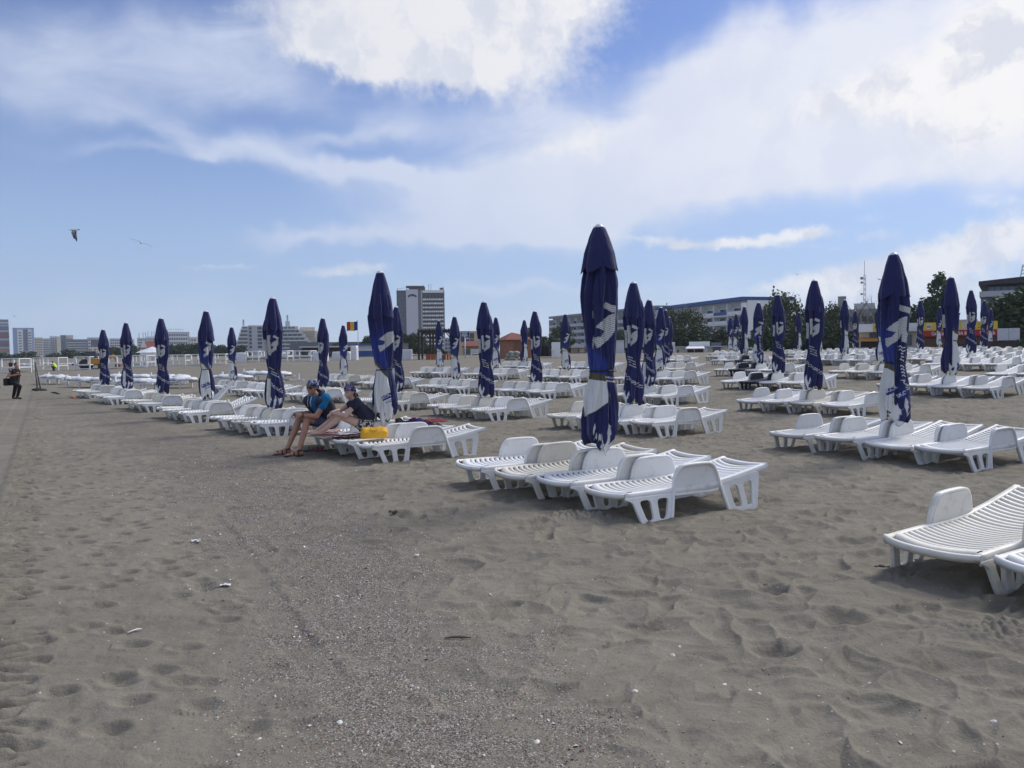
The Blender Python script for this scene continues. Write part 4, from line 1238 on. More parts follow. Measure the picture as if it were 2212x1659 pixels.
def seated_man():
    O = Vector((-3.12, 12.72, gz(-3.12, 12.72)))
    r = empty('person', O)
    tag(r, 'seated man in turquoise T-shirt, navy vest, blue bandana and dark sunglasses', 'person', 'people on the beach')
    V = lambda *p: Vector(p)
    HL, HR = V(-2.99, 12.67, .43), V(-3.16, 12.90, .43)
    KL, KR = V(-3.33, 12.43, .535), V(-3.52, 12.64, .52)
    ZL, ZR = gz(-3.4, 12.2), gz(-3.65, 12.4)
    AL, AR = V(-3.41, 12.20, .10 + ZL), V(-3.655, 12.40, .10 + ZR)
    TL, TR = V(-3.60, 12.06, .030 + ZL), V(-3.85, 12.27, .030 + ZR)
    SL, SR = V(-3.03, 12.53, .855), V(-3.365, 12.90, .865)
    EL, ER = V(-3.17, 12.40, .575), V(-3.36, 12.80, .60)
    WL, WR = V(-3.40, 12.37, .60), V(-3.50, 12.52, .61)
    NB = V(-3.23, 12.69, .915); HC = V(-3.285, 12.63, 1.035)
    F = frame_from((-.42, -.90, -.06))
    fd = V(-.74, -.67, 0).normalized()
    mb = MB()
    for (h, k, a, t) in ((HL, KL, AL, TL), (HR, KR, AR, TR)):
        cap(mb, h, k, .085, .058); calf = k.lerp(a, .35) - fd * .012
        cap(mb, k, calf, .056, .056); cap(mb, calf, a, .055, .036)
        foot(mb, a, t)
    for (s, e, w) in ((SL, EL, WL), (SR, ER, WR)):
        cap(mb, s, e, .058, .043); m_ = e.lerp(w, .35); cap(mb, e, m_, .043, .043); cap(mb, m_, w, .043, .028)
    hand(mb, WL, V(-.75, .25, .10), V(-.1, -.75, .5), 1.1, 1.0, -1)
    hand(mb, WR, V(-.45, -.55, -.05), V(-.5, .5, .6), .9, 1.0, 1)
    cap(mb, (HL + HR) / 2 + V(0, 0, .03), NB - V(0, 0, .12), .13, .12)
    for (h, s) in ((HL, SL), (HR, SR)): cap(mb, h + V(0, 0, .05), s.lerp(NB, .35) - V(0, 0, .07), .11, .09)
    cap(mb, NB - V(0, 0, .05), HC - V(0, 0, .06), .062, .056)
    head(mb, HC, F, 1.04, 1.05)
    remeshed('body', mb, SKIN_M, .0055, 5, r, O)
    # shirt
    sh = MB()
    cap(sh, (HL + HR) / 2 + V(0, 0, .10), NB - V(.0, 0, .13), .145, .135)
    for (h, s) in ((HL, SL), (HR, SR)): cap(sh, h + V(0, 0, .10), s.lerp(NB, .30) - V(0, 0, .06), .115, .098)
    for (s, e) in ((SL, EL), (SR, ER)): cap(sh, s.lerp(NB, .10), s.lerp(e, .50), .086, .066)
    remeshed('t_shirt', sh, mat('turquoise_cotton', (.0, .13, .30), .85, var=.12, vscale=12, bump=.3, bscale=18), .008, 5, r, O)
    ve = MB()
    for (h, s, k) in ((HL, SL, 1), (HR, SR, 1)):
        c1 = (HL + HR) / 2
        back = -fd * .03
        cap(ve, h.lerp(c1, .15) + V(0, 0, .07) + back, s.lerp(NB, .26) - V(0, 0, .055) + back, .128, .106)
        cap(ve, h.lerp(c1, .15) + V(0, 0, .09) + fd * .03, s.lerp(NB, .22) - V(0, 0, .07) + fd * .080, .120, .098)
    cap(ve, (HL + HR) / 2 + V(0, 0, .08) - fd * .06, NB - V(0, 0, .10) - fd * .05, .12, .12)
    # hood and collar round the neck
    for a in range(-4, 5):
        an = a * .36; q = NB + V(0, 0, .015) - (fd * math.cos(an) * .088 - Vector((-fd.y, fd.x, 0)) * math.sin(an) * .105)
        q2 = q + V(0, 0, .035) - fd * .02 * math.cos(an); cap(ve, q, q2, .040, .033, 8)
    remeshed('vest', ve, mat('navy_nylon', (.014, .017, .042), .6, var=.2, vscale=20, bump=.5, bscale=25), .008, 4, r, O)
    st = MB()
    for s in (-1, 1):
        q = NB + fd * .125 + Vector((-fd.y, fd.x, 0)) * .05 * s
        st.tube([q - O + V(0, 0, -.03), q - O + fd * .02 + V(0, 0, -.12), q - O + fd * .012 + V(0, 0, -.20)], .005, 6)
    st.build('drawstring', mat('pale_cord', (.6, .6, .58), .8), r, True)
    so = MB()
    for (h, k) in ((HL, KL), (HR, KR)):
        cap(so, h, h.lerp(k, .62), .100, .086)
    cap(so, HL + V(0, 0, .03), HR + V(0, 0, .03), .125, .125)
    cap(so, (HL + HR) / 2 + V(0, 0, .02), (HL + HR) / 2 + V(0, 0, .10), .13, .13)
    remeshed('shorts', so, mat('slate_blue_cotton', (.070, .085, .165), .9, var=.15, vscale=12, bump=.3, bscale=20), .008, 5, r, O)
    bandana(r, HC - O, F, 1.06, (.013, .020, .085), (.42, .45, .55), 4)
    eyes(r, HC - O, F, 1.04)
    g = MB(); q = lambda x, y, z: HC - O + F @ V(x, y, z) * 1.04
    for s in (-1, 1):
        pts = [q(.094, .006 * s, .016), q(.090, .030 * s, .019), q(.072, .058 * s, .018), q(.070, .058 * s, -.008), q(.088, .034 * s, -.020), q(.094, .010 * s, -.012)]
        g.prism(pts if s > 0 else pts[::-1], F @ V(.006, 0, 0))
        g.bar(q(.070, .060 * s, .014), q(-.01, .083 * s, .010), .004, .007)
    g.bar(q(.097, .010, .014), q(.097, -.010, .014), .006, .005)
    g.build('sunglasses', mat('dark_lens', (.008, .018, .030), .08, spec=.7), r)
    w = MB(); d = (EL - WL).normalized(); w.tube([WL - O + d * .012, WL - O + d * .030], .036, 14); w.build('wristband', mat('black_strap', (.015, .015, .018), .7), r, True)
    for (a, t) in ((AL, TL), (AR, TR)):
        sd_ = MB(); d = (t - a); d.z = 0; d.normalize(); s = V(-d.y, d.x, 0)
        heel = a - d * .07; toe = t + d * .012
        base = []
        for i in range(20):
            an = 2 * PI * i / 20; L = (toe - heel).length / 2; c_ = (toe + heel) / 2
            ww = .043 * (1 - .12 * math.cos(an))
            base.append(V(c_.x, c_.y, t.z - .032) + d * L * math.cos(an) + s * ww * math.sin(an) - O)
        sd_.prism(base, (0, 0, .020))
        for f_ in (.30, .52, .72):
            c_ = heel.lerp(toe, f_) - O; c_.z = t.z - O.z
            hgt = .085 - .072 * f_
            pts = [c_ + s * .040 * math.cos(an) + V(0, 0, -.012 + (hgt + .026) * math.sin(an)) for an in np.linspace(0, PI, 9)]
            for i in range(8): sd_.bar(pts[i], pts[i + 1], .007, .022, d)
        ring = [a - O + V(0, 0, -.005) + (d * math.cos(an) + s * math.sin(an)) * .046 for an in np.linspace(0, 2 * PI, 15)]
        for i in range(14): sd_.bar(ring[i], ring[i + 1], .006, .022)
        sd_.build('sandal', mat('brown_leather', (.055, .042, .034), .7), r)
    return r
def seated_woman():
    O = Vector((-2.45, 12.50, gz(-2.45, 12.5)))
    r = empty('person', O)
    tag(r, 'barefoot woman in navy T-shirt, patterned shorts and purple bandana', 'person', 'people on the beach')
    V = lambda *p: Vector(p)
    HL, HR = V(-2.37, 12.42, .40), V(-2.45, 12.66, .40)
    KL, KR = V(-2.76, 12.28, .585), V(-2.86, 12.50, .60)
    AL, AR = V(-3.03, 12.12, .355), V(-3.12, 12.24, .36)
    TL, TR = V(-3.19, 12.03, .325), V(-3.27, 12.16, .33)
    SL, SR = V(-2.49, 12.33, .80), V(-2.60, 12.63, .79)
    EL, ER = V(-2.655, 12.19, .60), V(-2.82, 12.56, .655)
    WL, WR = V(-2.885, 12.25, .635), V(-2.93, 12.40, .635)
    NB = V(-2.565, 12.47, .845); HC = V(-2.63, 12.42, .965)
    F = frame_from((-.52, -.85, -.10))
    fd = V(-.87, -.45, 0).normalized()
    mb = MB()
    for (h, k, a, t) in ((HL, KL, AL, TL), (HR, KR, AR, TR)):
        cap(mb, h, k, .085, .055); calf = k.lerp(a, .38) + V(.012, 0, -.012)
        cap(mb, k, calf, .053, .052); cap(mb, calf, a, .052, .033)
        foot(mb, a, t, .92)
    for (s, e, w) in ((SL, EL, WL), (SR, ER, WR)):
        cap(mb, s, e, .048, .037); m_ = e.lerp(w, .35); cap(mb, e, m_, .037, .036); cap(mb, m_, w, .036, .024)
    hand(mb, WL, V(-.55, .15, -.35), V(-.5, -.5, .5), .9, .9, -1)
    hand(mb, WR, V(-.25, -.6, -.35), V(-.7, .2, .5), .9, .9, 1)
    cap(mb, (HL + HR) / 2 + V(0, 0, .03), NB - V(0, 0, .12), .115, .10)
    cap(mb, NB - V(0, 0, .05), HC - V(0, 0, .06), .050, .046)
    head(mb, HC, F, .97, .9)
    remeshed('body', mb, SKIN_W, .0055, 5, r, O)
    sh = MB(); c0 = (HL + HR) / 2
    cap(sh, c0 + V(.02, 0, .12), NB - V(0, 0, .11), .135, .118)
    for (h, s) in ((HL, SL), (HR, SR)):
        cap(sh, h.lerp(c0, .2) + V(.02, 0, .10), s.lerp(NB, .30) - V(0, 0, .05), .112, .088)
    cap(sh, c0 + V(.05, .02, .16), NB + V(.05, .03, -.12), .11, .10)
    for (s, e) in ((SL, EL), (SR, ER)): cap(sh, s.lerp(NB, .10), s.lerp(e, .36), .074, .060)
    remeshed('t_shirt', sh, mat('midnight_cotton', (.012, .013, .034), .85, var=.15, vscale=12, bump=.3, bscale=18), .008, 5, r, O)
    so = MB()
    for (h, k) in ((HL, KL), (HR, KR)): cap(so, h, h.lerp(k, .26), .105, .092)
    cap(so, HL + V(0, 0, .03), HR + V(0, 0, .03), .130, .130); cap(so, c0, c0 + V(.01, 0, .10), .135, .135)
    m = bpy.data.materials.new('leaf_print'); m.use_nodes = True; N = NT(m.node_tree); b = m.node_tree.nodes['Principled BSDF']
    tc = N.node('ShaderNodeTexCoord'); n = N.noise(tc.outputs['Object'], 26, 3, .6, 1.2).outputs[0]
    N.l.new(N.mix(N.sstep(n, .50, .54), (.014, .014, .018, 1), (.48, .46, .42, 1)), b.inputs['Base Color']); b.inputs['Roughness'].default_value = .85
    remeshed('shorts', so, m, .008, 5, r, O)
    bandana(r, HC - O, F, 1.0, (.030, .016, .085), (.36, .33, .44), 9)
    eyes(r, HC - O, F, .97)
    ha = MB()
    for k in range(9):
        y = -.072 + .018 * k
        p0 = HC + F @ V(-.070 + abs(y) * .4, y, -.005); p1 = HC + F @ V(-.075, y * 1.05, -.09); p2 = NB + F @ V(-.03, y * .9, -.04)
        if abs(y) > .05: p2 = NB + F @ V(.05, y * 1.25, -.08)
        cap(ha, p0, p1, .016, .016, 8); cap(ha, p1, p2, .016, .009, 8)
    remeshed('hair', ha, mat('light_brown_hair', (.17, .115, .065), .55, var=.3, vscale=40), .007, 2, r, O)
    w = MB(); d = (EL - WL).normalized(); w.tube([WL - O + d * .004, WL - O + d * .020], .030, 14); w.box(WL - O + d * .012 + V(-.01, -.026, .018), (.030, .012, .030)); w.build('wristwatch', mat('watch_metal', (.45, .45, .44), .3, .6), r, True)
    return r
def standing_figure(label, x, y, rz, joints, top, legc, hairc, skin, sc=1.0, bag=None, vox=.011):
    O = Vector((x, y, gz(x, y)))
    r = empty('person', O, rz)
    tag(r, label, 'person', 'people on the beach')
    V = lambda *p: Vector(p)
    J = {k: Vector(v) for k, v in joints.items()}
    mb = MB()
    for s in 'LR':
        cap(mb, J['H' + s], J['K' + s], .085, .06); cap(mb, J['K' + s], J['A' + s], .058, .038)
        cap(mb, J['A' + s], J['T' + s], .042, .032)
        cap(mb, J['S' + s], J['E' + s], .052, .042); cap(mb, J['E' + s], J['W' + s], .042, .030)
        hand(mb, J['W' + s], (J['W' + s] - J['E' + s]), V(0, 0, 1), .7, 1.0, 1 if s == 'L' else -1)
    c0 = (J['HL'] + J['HR']) / 2; NB = J['N']; HC = J['C']
    cap(mb, c0, NB - V(0, 0, .12), .13, .13); cap(mb, NB - V(0, 0, .05), HC - V(0, 0, .05), .058, .054)
    F = frame_from(J['F']); head(mb, HC, F, 1.05)
    remeshed('body', mb, skin, vox, 3, r)
    t = MB()
    for s in 'LR': cap(t, J['H' + s] + V(0, 0, .03), J['S' + s].lerp(NB, .3) - V(0, 0, .06), .125, .10)
    cap(t, c0, NB - V(0, 0, .10), .15, .13)
    for s in 'LR': cap(t, J['S' + s].lerp(NB, .2), J['S' + s].lerp(J['E' + s], .2), .068, .058)
    remeshed('sleeveless_shirt', t, top, vox, 3, r)
    l = MB()
    for s in 'LR': cap(l, J['H' + s], J['K' + s], .098, .072); cap(l, J['K' + s], J['A' + s], .072, .055)
    cap(l, J['HL'], J['HR'], .12, .12)
    remeshed('trousers', l, legc, vox, 3, r)
    h = MB(); ball(h, HC + F @ V(-.02, 0, .035), (.100, .084, .092), F); remeshed('hair', h, hairc, .010, 2, r)
    sh = MB()
    for s in 'LR': cap(sh, J['A' + s] - V(0, 0, .03), J['T' + s], .050, .042)
    for q in (0,): remeshed('shoes', sh, mat('black_leather', (.02, .02, .022), .6), vox, 2, r)
    if bag:
        b = MB(); b.box(bag, (.16, .34, .30)); o = b.build('shoulder_bag', mat('black_nylon', (.012, .012, .014), .7), r, False, .03)
        b = MB(); b.bar(Vector(bag) + V(0, -.1, .14), J['SR'] + V(0, 0, .05), .04, .006); b.build('bag_strap', mat('black_nylon', (.012, .012, .014), .7), r)
    return r
seated_man(); seated_woman()
BLACK_C = mat('black_cotton', (.014, .013, .016), .9)
DHAIR = mat('dark_hair', (.045, .028, .020), .6)
_wp = ground_at(34, 862)
WALK = dict(HL=(-.02, .09, .70), HR=(-.02, -.09, .70), KL=(-.12, .10, .34), AL=(-.20, .10, .07), TL=(-.06, .11, .03), KR=(.30, -.09, .53), AR=(.16, -.09, .10), TR=(.30, -.08, .03),
            SL=(.02, .19, 1.20), SR=(.02, -.19, 1.20), EL=(-.02, .27, .96), ER=(-.05, -.27, .96), WL=(.20, .10, 1.00), WR=(.22, -.12, 1.02), N=(.04, 0, 1.25), C=(.09, 0, 1.40), F=(.95, -.2, -.12))
standing_figure('man in sleeveless black clothes stepping across the sand with a black bag', _wp.x, _wp.y, -.15, WALK, BLACK_C, BLACK_C, DHAIR, SKIN_M, bag=(-.20, -.15, .72))
_wp = ground_at(-7, 838)
STAND = dict(HL=(0, .09, .84), HR=(0, -.09, .84), KL=(.02, .10, .46), AL=(0, .10, .08), TL=(.14, .12, .03), KR=(.02, -.10, .46), AR=(0, -.10, .08), TR=(.14, -.12, .03),
             SL=(0, .20, 1.40), SR=(0, -.20, 1.40), EL=(-.02, .27, 1.12), ER=(-.02, -.27, 1.12), WL=(.06, .26, .88), WR=(.06, -.26, .88), N=(0, 0, 1.47), C=(.02, 0, 1.62), F=(.8, .5, 0))
standing_figure('person in dark clothing cut off by the frame at the far left', _wp.x, _wp.y, .6, STAND, mat('charcoal_cloth', (.03, .03, .038), .9), BLACK_C, DHAIR, SKIN_M)
_wp = ground_at(119, 801)
SQUAT = dict(HL=(-.1, .09, .42), HR=(-.1, -.09, .42), KL=(.28, .14, .48), AL=(.10, .12, .08), TL=(.24, .13, .03), KR=(.28, -.14, .48), AR=(.10, -.12, .08), TR=(.24, -.13, .03),
             SL=(.12, .19, .86), SR=(.12, -.19, .86), EL=(.28, .24, .62), ER=(.28, -.24, .62), WL=(.45, .16, .50), WR=(.45, -.16, .50), N=(.17, 0, .92), C=(.27, 0, 1.03), F=(.9, 0, -.4))
standing_figure('crouching worker in a fluorescent yellow vest among the white cabanas', _wp.x, _wp.y, PI, SQUAT, mat('fluorescent_cloth', (.45, .70, .06), .8), BLACK_C, DHAIR, SKIN_M, vox=.016)
_wp = ground_at(24, 803)
SIT = dict(HL=(-.1, .09, .50), HR=(-.1, -.09, .50), KL=(.30, .12, .52), AL=(.30, .12, .08), TL=(.44, .12, .03), KR=(.30, -.12, .52), AR=(.30, -.12, .08), TR=(.44, -.12, .03),
           SL=(-.06, .19, 1.0), SR=(-.06, -.19, 1.0), EL=(.1, .25, .74), ER=(.1, -.25, .74), WL=(.3, .16, .60), WR=(.3, -.16, .60), N=(-.05, 0, 1.06), C=(0, 0, 1.21), F=(.9, .3, -.1))
standing_figure('person in dark clothes sitting in the leftmost white cabana', _wp.x, _wp.y, -1.2, SIT, BLACK_C, mat('maroon_cloth', (.10, .02, .025), .9), DHAIR, SKIN_M, vox=.016)

# ---------------------------------------------------------------- belongings on the loungers
def cloth_patch(name, x, y, rz, lx, ly, z, colf, mats, label, cat, amp=.012, n=36, seed=0, group=None, mound=0.0):
    vs = []; cols = []
    for j in range(n):
        for i in range(n):
            u = (i / (n - 1) - .5); v = (j / (n - 1) - .5)
            px_, py_ = u * lx, v * ly
            w = float(fbm(np.float64(px_ * 5 + seed), np.float64(py_ * 7 + seed), 3))
            ed = 1 + .06 * float(perlin(np.float64(v * 5 + seed), np.float64(1.0 + seed)))
            rr = max(0, 1 - (2 * u) ** 2) * max(0, 1 - (2 * v) ** 2)
            vs.append((px_ * ed, py_ + .05 * u * float(perlin(np.float64(seed + .5), np.float64(u * 3))), z(px_) + amp * (w + .6) + mound * rr ** .7 * (1 + .8 * w)))
            cols.append(colf(u, v, w))
    fs = [(j * n + i, j * n + i + 1, (j + 1) * n + i + 1, (j + 1) * n + i) for j in range(n - 1) for i in range(n - 1)]
    me = mesh_np(name, vs, fs, vcol_mat('cloth_print', .9, .15, bump=.2, bscale=300), True); set_col(me, np.array(cols))
    o = link(name, me, None, (x, y, gz(x, y)), (0, 0, rz))
    so = o.modifiers.new('thick', 'SOLIDIFY'); so.thickness = .008; so.offset = 1
    tag(o, label, cat, group)
    return o
def stripes(u, v, w):
    k = (u * 9 + .15 * w) % 1
    return (.42, .07, .06) if k < .22 else ((.10, .09, .11) if k < .32 else ((.50, .45, .42) if k < .62 else (.36, .24, .23)))
L1c = Vector((-2.08, 12.3)) + CH * 1.12; L2c = Vector((-2.08, 12.3)) + CH * .37; L3c = Vector((-2.08, 12.3)) - CH * .37
q = L2c + LH * -.42; cloth_patch('towel', q.x, q.y, RZ + .06, 1.0, .56, lambda x: .312, stripes, None, 'crumpled red and white striped towel under the seated woman', 'towel', seed=2)
q = L1c + LH * -.58; cloth_patch('towel', q.x, q.y, RZ - .03, .70, .54, lambda x: .312, stripes, None, 'red patterned towel under the seated man at the lounger end', 'towel', seed=6)
q = L2c + LH * -.44 - CH * .20; cloth_patch('cloth', q.x, q.y, RZ + .25, .50, .17, lambda x: .335, lambda u, v, w: (.60, .59, .60), None, 'small white cloth lying between the woman and the yellow bag', 'cloth', amp=.03, seed=12)
q = L2c + LH * .50; cloth_patch('backpack', q.x, q.y, RZ + .2, .42, .34, lambda x: .355, lambda u, v, w: (.014, .014, .019), None, 'black backpack lying behind the pole at the seated couple', 'backpack', amp=.03, seed=15, mound=.12)
q = L2c + LH * .80 - CH * .03; cloth_patch('jacket', q.x, q.y, RZ - .1, .42, .30, lambda x: .395, lambda u, v, w: (.022, .016, .075) if w < .25 else (.09, .015, .04), None, 'dark violet jacket heaped beside the black backpack', 'jacket', amp=.04, seed=21, mound=.07)
q = L2c + LH * 1.08; cloth_patch('blanket', q.x, q.y, RZ, .42, .32, lambda x: .42, lambda u, v, w: (.24, .045, .06) if (u * 4 + w) % 1 < .8 else (.05, .02, .03), None, 'crumpled red blanket on the head end behind the seated couple', 'blanket', amp=.035, seed=27, mound=.03)
def yellow_bag():
    q = L3c + LH * -.36; q = q - CH * .06
    r = empty('bag', (q.x, q.y, gz(q.x, q.y) + .318), RZ - .10)
    tag(r, 'bright yellow soft bag standing on a lounger beside the seated woman', 'bag')
    m = mat('yellow_fabric', (.72, .38, .02), .6, var=.12, vscale=9, bump=.5, bscale=14)
    mb = MB(); n = 9; rings = 12; vs = []
    for i in range(rings + 1):
        t = i / rings; h = .165 * t
        for k in range(28):
            a = 2 * PI * k / 28
            ex = abs(math.cos(a)) ** .45 * math.copysign(1, math.cos(a)); ey = abs(math.sin(a)) ** .55 * math.copysign(1, math.sin(a))
            bl = 1 + .05 * math.sin(t * PI)
            w = float(fbm(np.float64(ex * 2 + 3), np.float64(ey * 2 + t * 3), 3)) * .014
            ww = .075 * (1 - .62 * max(0, t - .6) / .4)
            vs.append((ex * (.205 - .012 * t) * bl + w, ey * ww * bl + w, h + w * .5 + .012 * math.sin(ex * 4) * t))
    fs = []
    for i in range(rings):
        for k in range(28): fs.append((i * 28 + k, i * 28 + (k + 1) % 28, (i + 1) * 28 + (k + 1) % 28, (i + 1) * 28 + k))
    fs.append(tuple(range(27, -1, -1))); fs.append(tuple(range(rings * 28, rings * 28 + 28)))
    mb._add(vs, fs); mb.build('bag_body', m, r, True)
    z = MB(); z.bar((-.18, 0, .168), (.18, 0, .165), .016, .012); z.bar((-.19, -.03, .150), (-.205, -.02, .06), .012, .02); z.build('zip_seam', mat('ochre_trim', (.50, .25, .02), .6), r)
    h = MB(); h.tube([(-.07, -.04, .160), (-.05, -.065, .130), (.02, -.07, .122), (.08, -.045, .155)], .007, 6); h.build('handle', m, r, True)
yellow_bag()
def flip_flops():
    p = ground_at(679, 976)
    for k, (dx, dy, a) in enumerate(((-.06, .02, .3), (.08, -.01, -.15))):
        r = empty('sandal', (p.x + dx, p.y + dy, gz(p.x, p.y) + .006), a)
        tag(r, ('dark grey sandal with pink strap nearer the man, under the lounger end', 'dark grey sandal nearer the lounger leg, beside its pair')[k], 'sandal', 'pair of sandals on the sand')
        mb = MB(); base = []
        for i in range(20):
            an = 2 * PI * i / 20; base.append(Vector((.13 * math.cos(an), (.045 - .008 * math.cos(an)) * math.sin(an), 0)))
        mb.prism(base, (0, 0, .022)); mb.build('sole', mat('grey_rubber', (.05, .048, .05), .8), r)
        s = MB()
        for f_ in (-.03, .04):
            pts = [Vector((f_, .042 * math.cos(t), .02 + .05 * math.sin(t))) for t in np.linspace(0, PI, 9)]
            for i in range(8): s.bar(pts[i], pts[i + 1], .006, .026, (1, 0, 0))
        s.build('strap', mat('pink_strap', (.28, .05, .12), .6), r)
flip_flops()
# ---------------------------------------------------------------- trees
def leaf_mat(name, a, b):
    if name in MATS: return MATS[name]
    m = bpy.data.materials.new(name); m.use_nodes = True; m.node_tree.nodes.clear(); N = NT(m.node_tree)
    p = N.node('ShaderNodeBsdfPrincipled'); out = N.node('ShaderNodeOutputMaterial'); N.l.new(p.outputs[0], out.inputs[0])
    at = N.node('ShaderNodeAttribute'); at.attribute_name = 'tone'
    N.l.new(N.mix(at.outputs['Fac'], (*a, 1), (*b, 1)), p.inputs['Base Color'])
    p.inputs['Roughness'].default_value = .7; p.inputs['Specular IOR Level'].default_value = .25
    MATS[name] = m; return m
M_BARK = mat('bark', (.075, .060, .046), .9, var=.3, vscale=6)
def crown_mesh(lobes, n, leaf, seed, m, hollow=.45):
    rs = np.random.RandomState(seed); V = []; T = []
    vol = np.array([l[3] * l[4] * l[5] for l in lobes]) ** .8; pr = vol / vol.sum()
    pick = rs.choice(len(lobes), n, p=pr)
    d = rs.normal(size=(n, 3)); d /= np.linalg.norm(d, axis=1)[:, None]
    rr = hollow + (1 - hollow) * rs.rand(n) ** .6
    rr *= 1 + .22 * fbm(d[:, 0] * 2.2 + pick * 3.1, d[:, 2] * 2.2 + d[:, 1] * 1.7 + seed, 2)
    L = np.array(lobes)[pick]
    # clumps: pull leaves towards clump centres on the lobes
    c = L[:, :3] + d * L[:, 3:6] * rr[:, None]
    q = np.floor(c / (leaf * 3.2)); hsh = _h(q[:, 0].astype(np.int64), (q[:, 1] * 57 + q[:, 2] * 131).astype(np.int64))
    keep = _rv[hsh, 0] > .22
    c = c[keep]; tone = np.clip(.25 + .5 * _rv[hsh, 1][keep] + .25 * rs.rand(len(c)) , 0, 1)
    c = c + rs.normal(size=c.shape) * leaf * .35
    k = len(c)
    a = rs.normal(size=(k, 3)); a /= np.linalg.norm(a, axis=1)[:, None]
    b = rs.normal(size=(k, 3)); b -= a * (a * b).sum(1)[:, None]; b /= np.linalg.norm(b, axis=1)[:, None]
    s = leaf * (.6 + .8 * rs.rand(k))[:, None]
    pts = np.stack([c - a * s, c + b * s * .55, c + a * s, c - b * s * .55], 1).reshape(-1, 3)
    F = np.arange(4 * k).reshape(-1, 4)
    me = mesh_np('crown', pts, F, m, False)
    at = me.attributes.new('tone', 'FLOAT', 'POINT'); at.data.foreach_set('value', np.repeat(tone, 4).astype(np.float32))
    return me
def trunk_mesh(h, r, limbs, seed, twigs=0):
    rs = random.Random(seed); mb = MB()
    mb.tube([(0, 0, -.3), (.03 * h * rs.uniform(-1, 1) * .3, 0, h * .3), (.02 * h * rs.uniform(-1, 1), .02 * h * rs.uniform(-1, 1), h * .75)], [r * 1.25, r, r * .45], 8)
    for k in range(limbs):
        a = 2 * PI * (k + rs.random() * .6) / limbs; z0 = h * rs.uniform(.30, .60); L = h * rs.uniform(.16, .28)
        p0 = Vector((0, 0, z0)); p1 = p0 + Vector((math.cos(a) * L * .5, math.sin(a) * L * .5, L * .45)); p2 = p1 + Vector((math.cos(a + .4) * L * .35, math.sin(a + .4) * L * .35, L * .5))
        mb.tube([p0, p1, p2], [r * .5, r * .33, r * .12], 6)
        for t in range(twigs):
            q0 = p0.lerp(p2, rs.uniform(.3, 1)); b = a + rs.uniform(-1.2, 1.2); l = h * rs.uniform(.07, .16)
            q1 = q0 + Vector((math.cos(b) * l * .5, math.sin(b) * l * .5, l * .7)); q2 = q1 + Vector((math.cos(b + .5) * l * .3, math.sin(b + .5) * l * .3, l * .5))
            mb.tube([q0, q1, q2], [r * .18, r * .12, r * .05], 4)
    return mb.mesh('trunk', M_BARK, True)
M_LEAF = leaf_mat('foliage', (.022, .040, .018), (.070, .105, .042))
M_LEAF2 = leaf_mat('foliage_olive', (.030, .042, .019), (.085, .110, .048))
def lobes_dome(seed, n, R, h, z0):
    rs = random.Random(seed); out = []
    for k in range(n):
        a = 2 * PI * k / n * 1.618 * 2; q = math.sqrt((k + .5) / n)
        z = z0 + (h - z0) * (1 - q * q) * rs.uniform(.55, .95)
        out.append((math.cos(a) * q * R * .75, math.sin(a) * q * R * .75, z, R * rs.uniform(.28, .45), R * rs.uniform(.28, .45), (h - z0) * rs.uniform(.20, .32)))
    return out
TREES = {
    'broad': (trunk_mesh(8, .22, 5, 1), crown_mesh(lobes_dome(1, 13, 4.2, 8.2, 1.6), 5200, .34, 2, M_LEAF)),
    'bush': (trunk_mesh(4, .14, 5, 3), crown_mesh(lobes_dome(4, 11, 3.0, 4.6, .4), 3600, .27, 5, M_LEAF2)),
    'airy': (trunk_mesh(10, .22, 7, 6, 3), crown_mesh(lobes_dome(7, 16, 4.4, 10.4, 3.0), 3800, .25, 8, M_LEAF2, .25)),
    'tall': (trunk_mesh(11, .26, 6, 9, 2), crown_mesh([(0, 0, 8.6, 1.5, 1.5, 2.2), (.8, .3, 10.2, 1.0, 1.0, 1.2), (-.9, 0, 6.4, 2.0, 1.8, 1.6), (1.2, 0, 5.6, 1.8, 1.6, 1.5), (0, 0, 4, 2.6, 2.2, 1.6), (-1.8, .4, 3.0, 1.9, 1.7, 1.5), (1.9, -.4, 2.8, 1.7, 1.7, 1.4)], 5200, .24, 10, M_LEAF, .2)),
    'bare': (trunk_mesh(13, .15, 8, 12, 7), crown_mesh([(0, 0, 7.5, 1.5, 1.5, 1.5)], 110, .16, 13, M_LEAF2, .1)),
}
def tree(kind, px, pbase, ptop, D, label, group=None, wide=1.0, spin=None, cat='tree'):
    p = P(px, pbase, D); q = P(px, ptop, D)
    h0 = {'broad': 8.4, 'bush': 5.0, 'airy': 10.6, 'tall': 11.2, 'bare': 11.5}[kind]
    z0 = min(p.z, gz(p.x, p.y))
    s = (q.z - z0) / h0
    r = empty('tree', (p.x, p.y, z0), spin if spin is not None else rnd.uniform(0, 6.28)); r.scale = (s * wide, s * wide, s)
    tag(r, label, cat, group)
    link('trunk', TREES[kind][0], r); link('crown', TREES[kind][1], r)
    return r

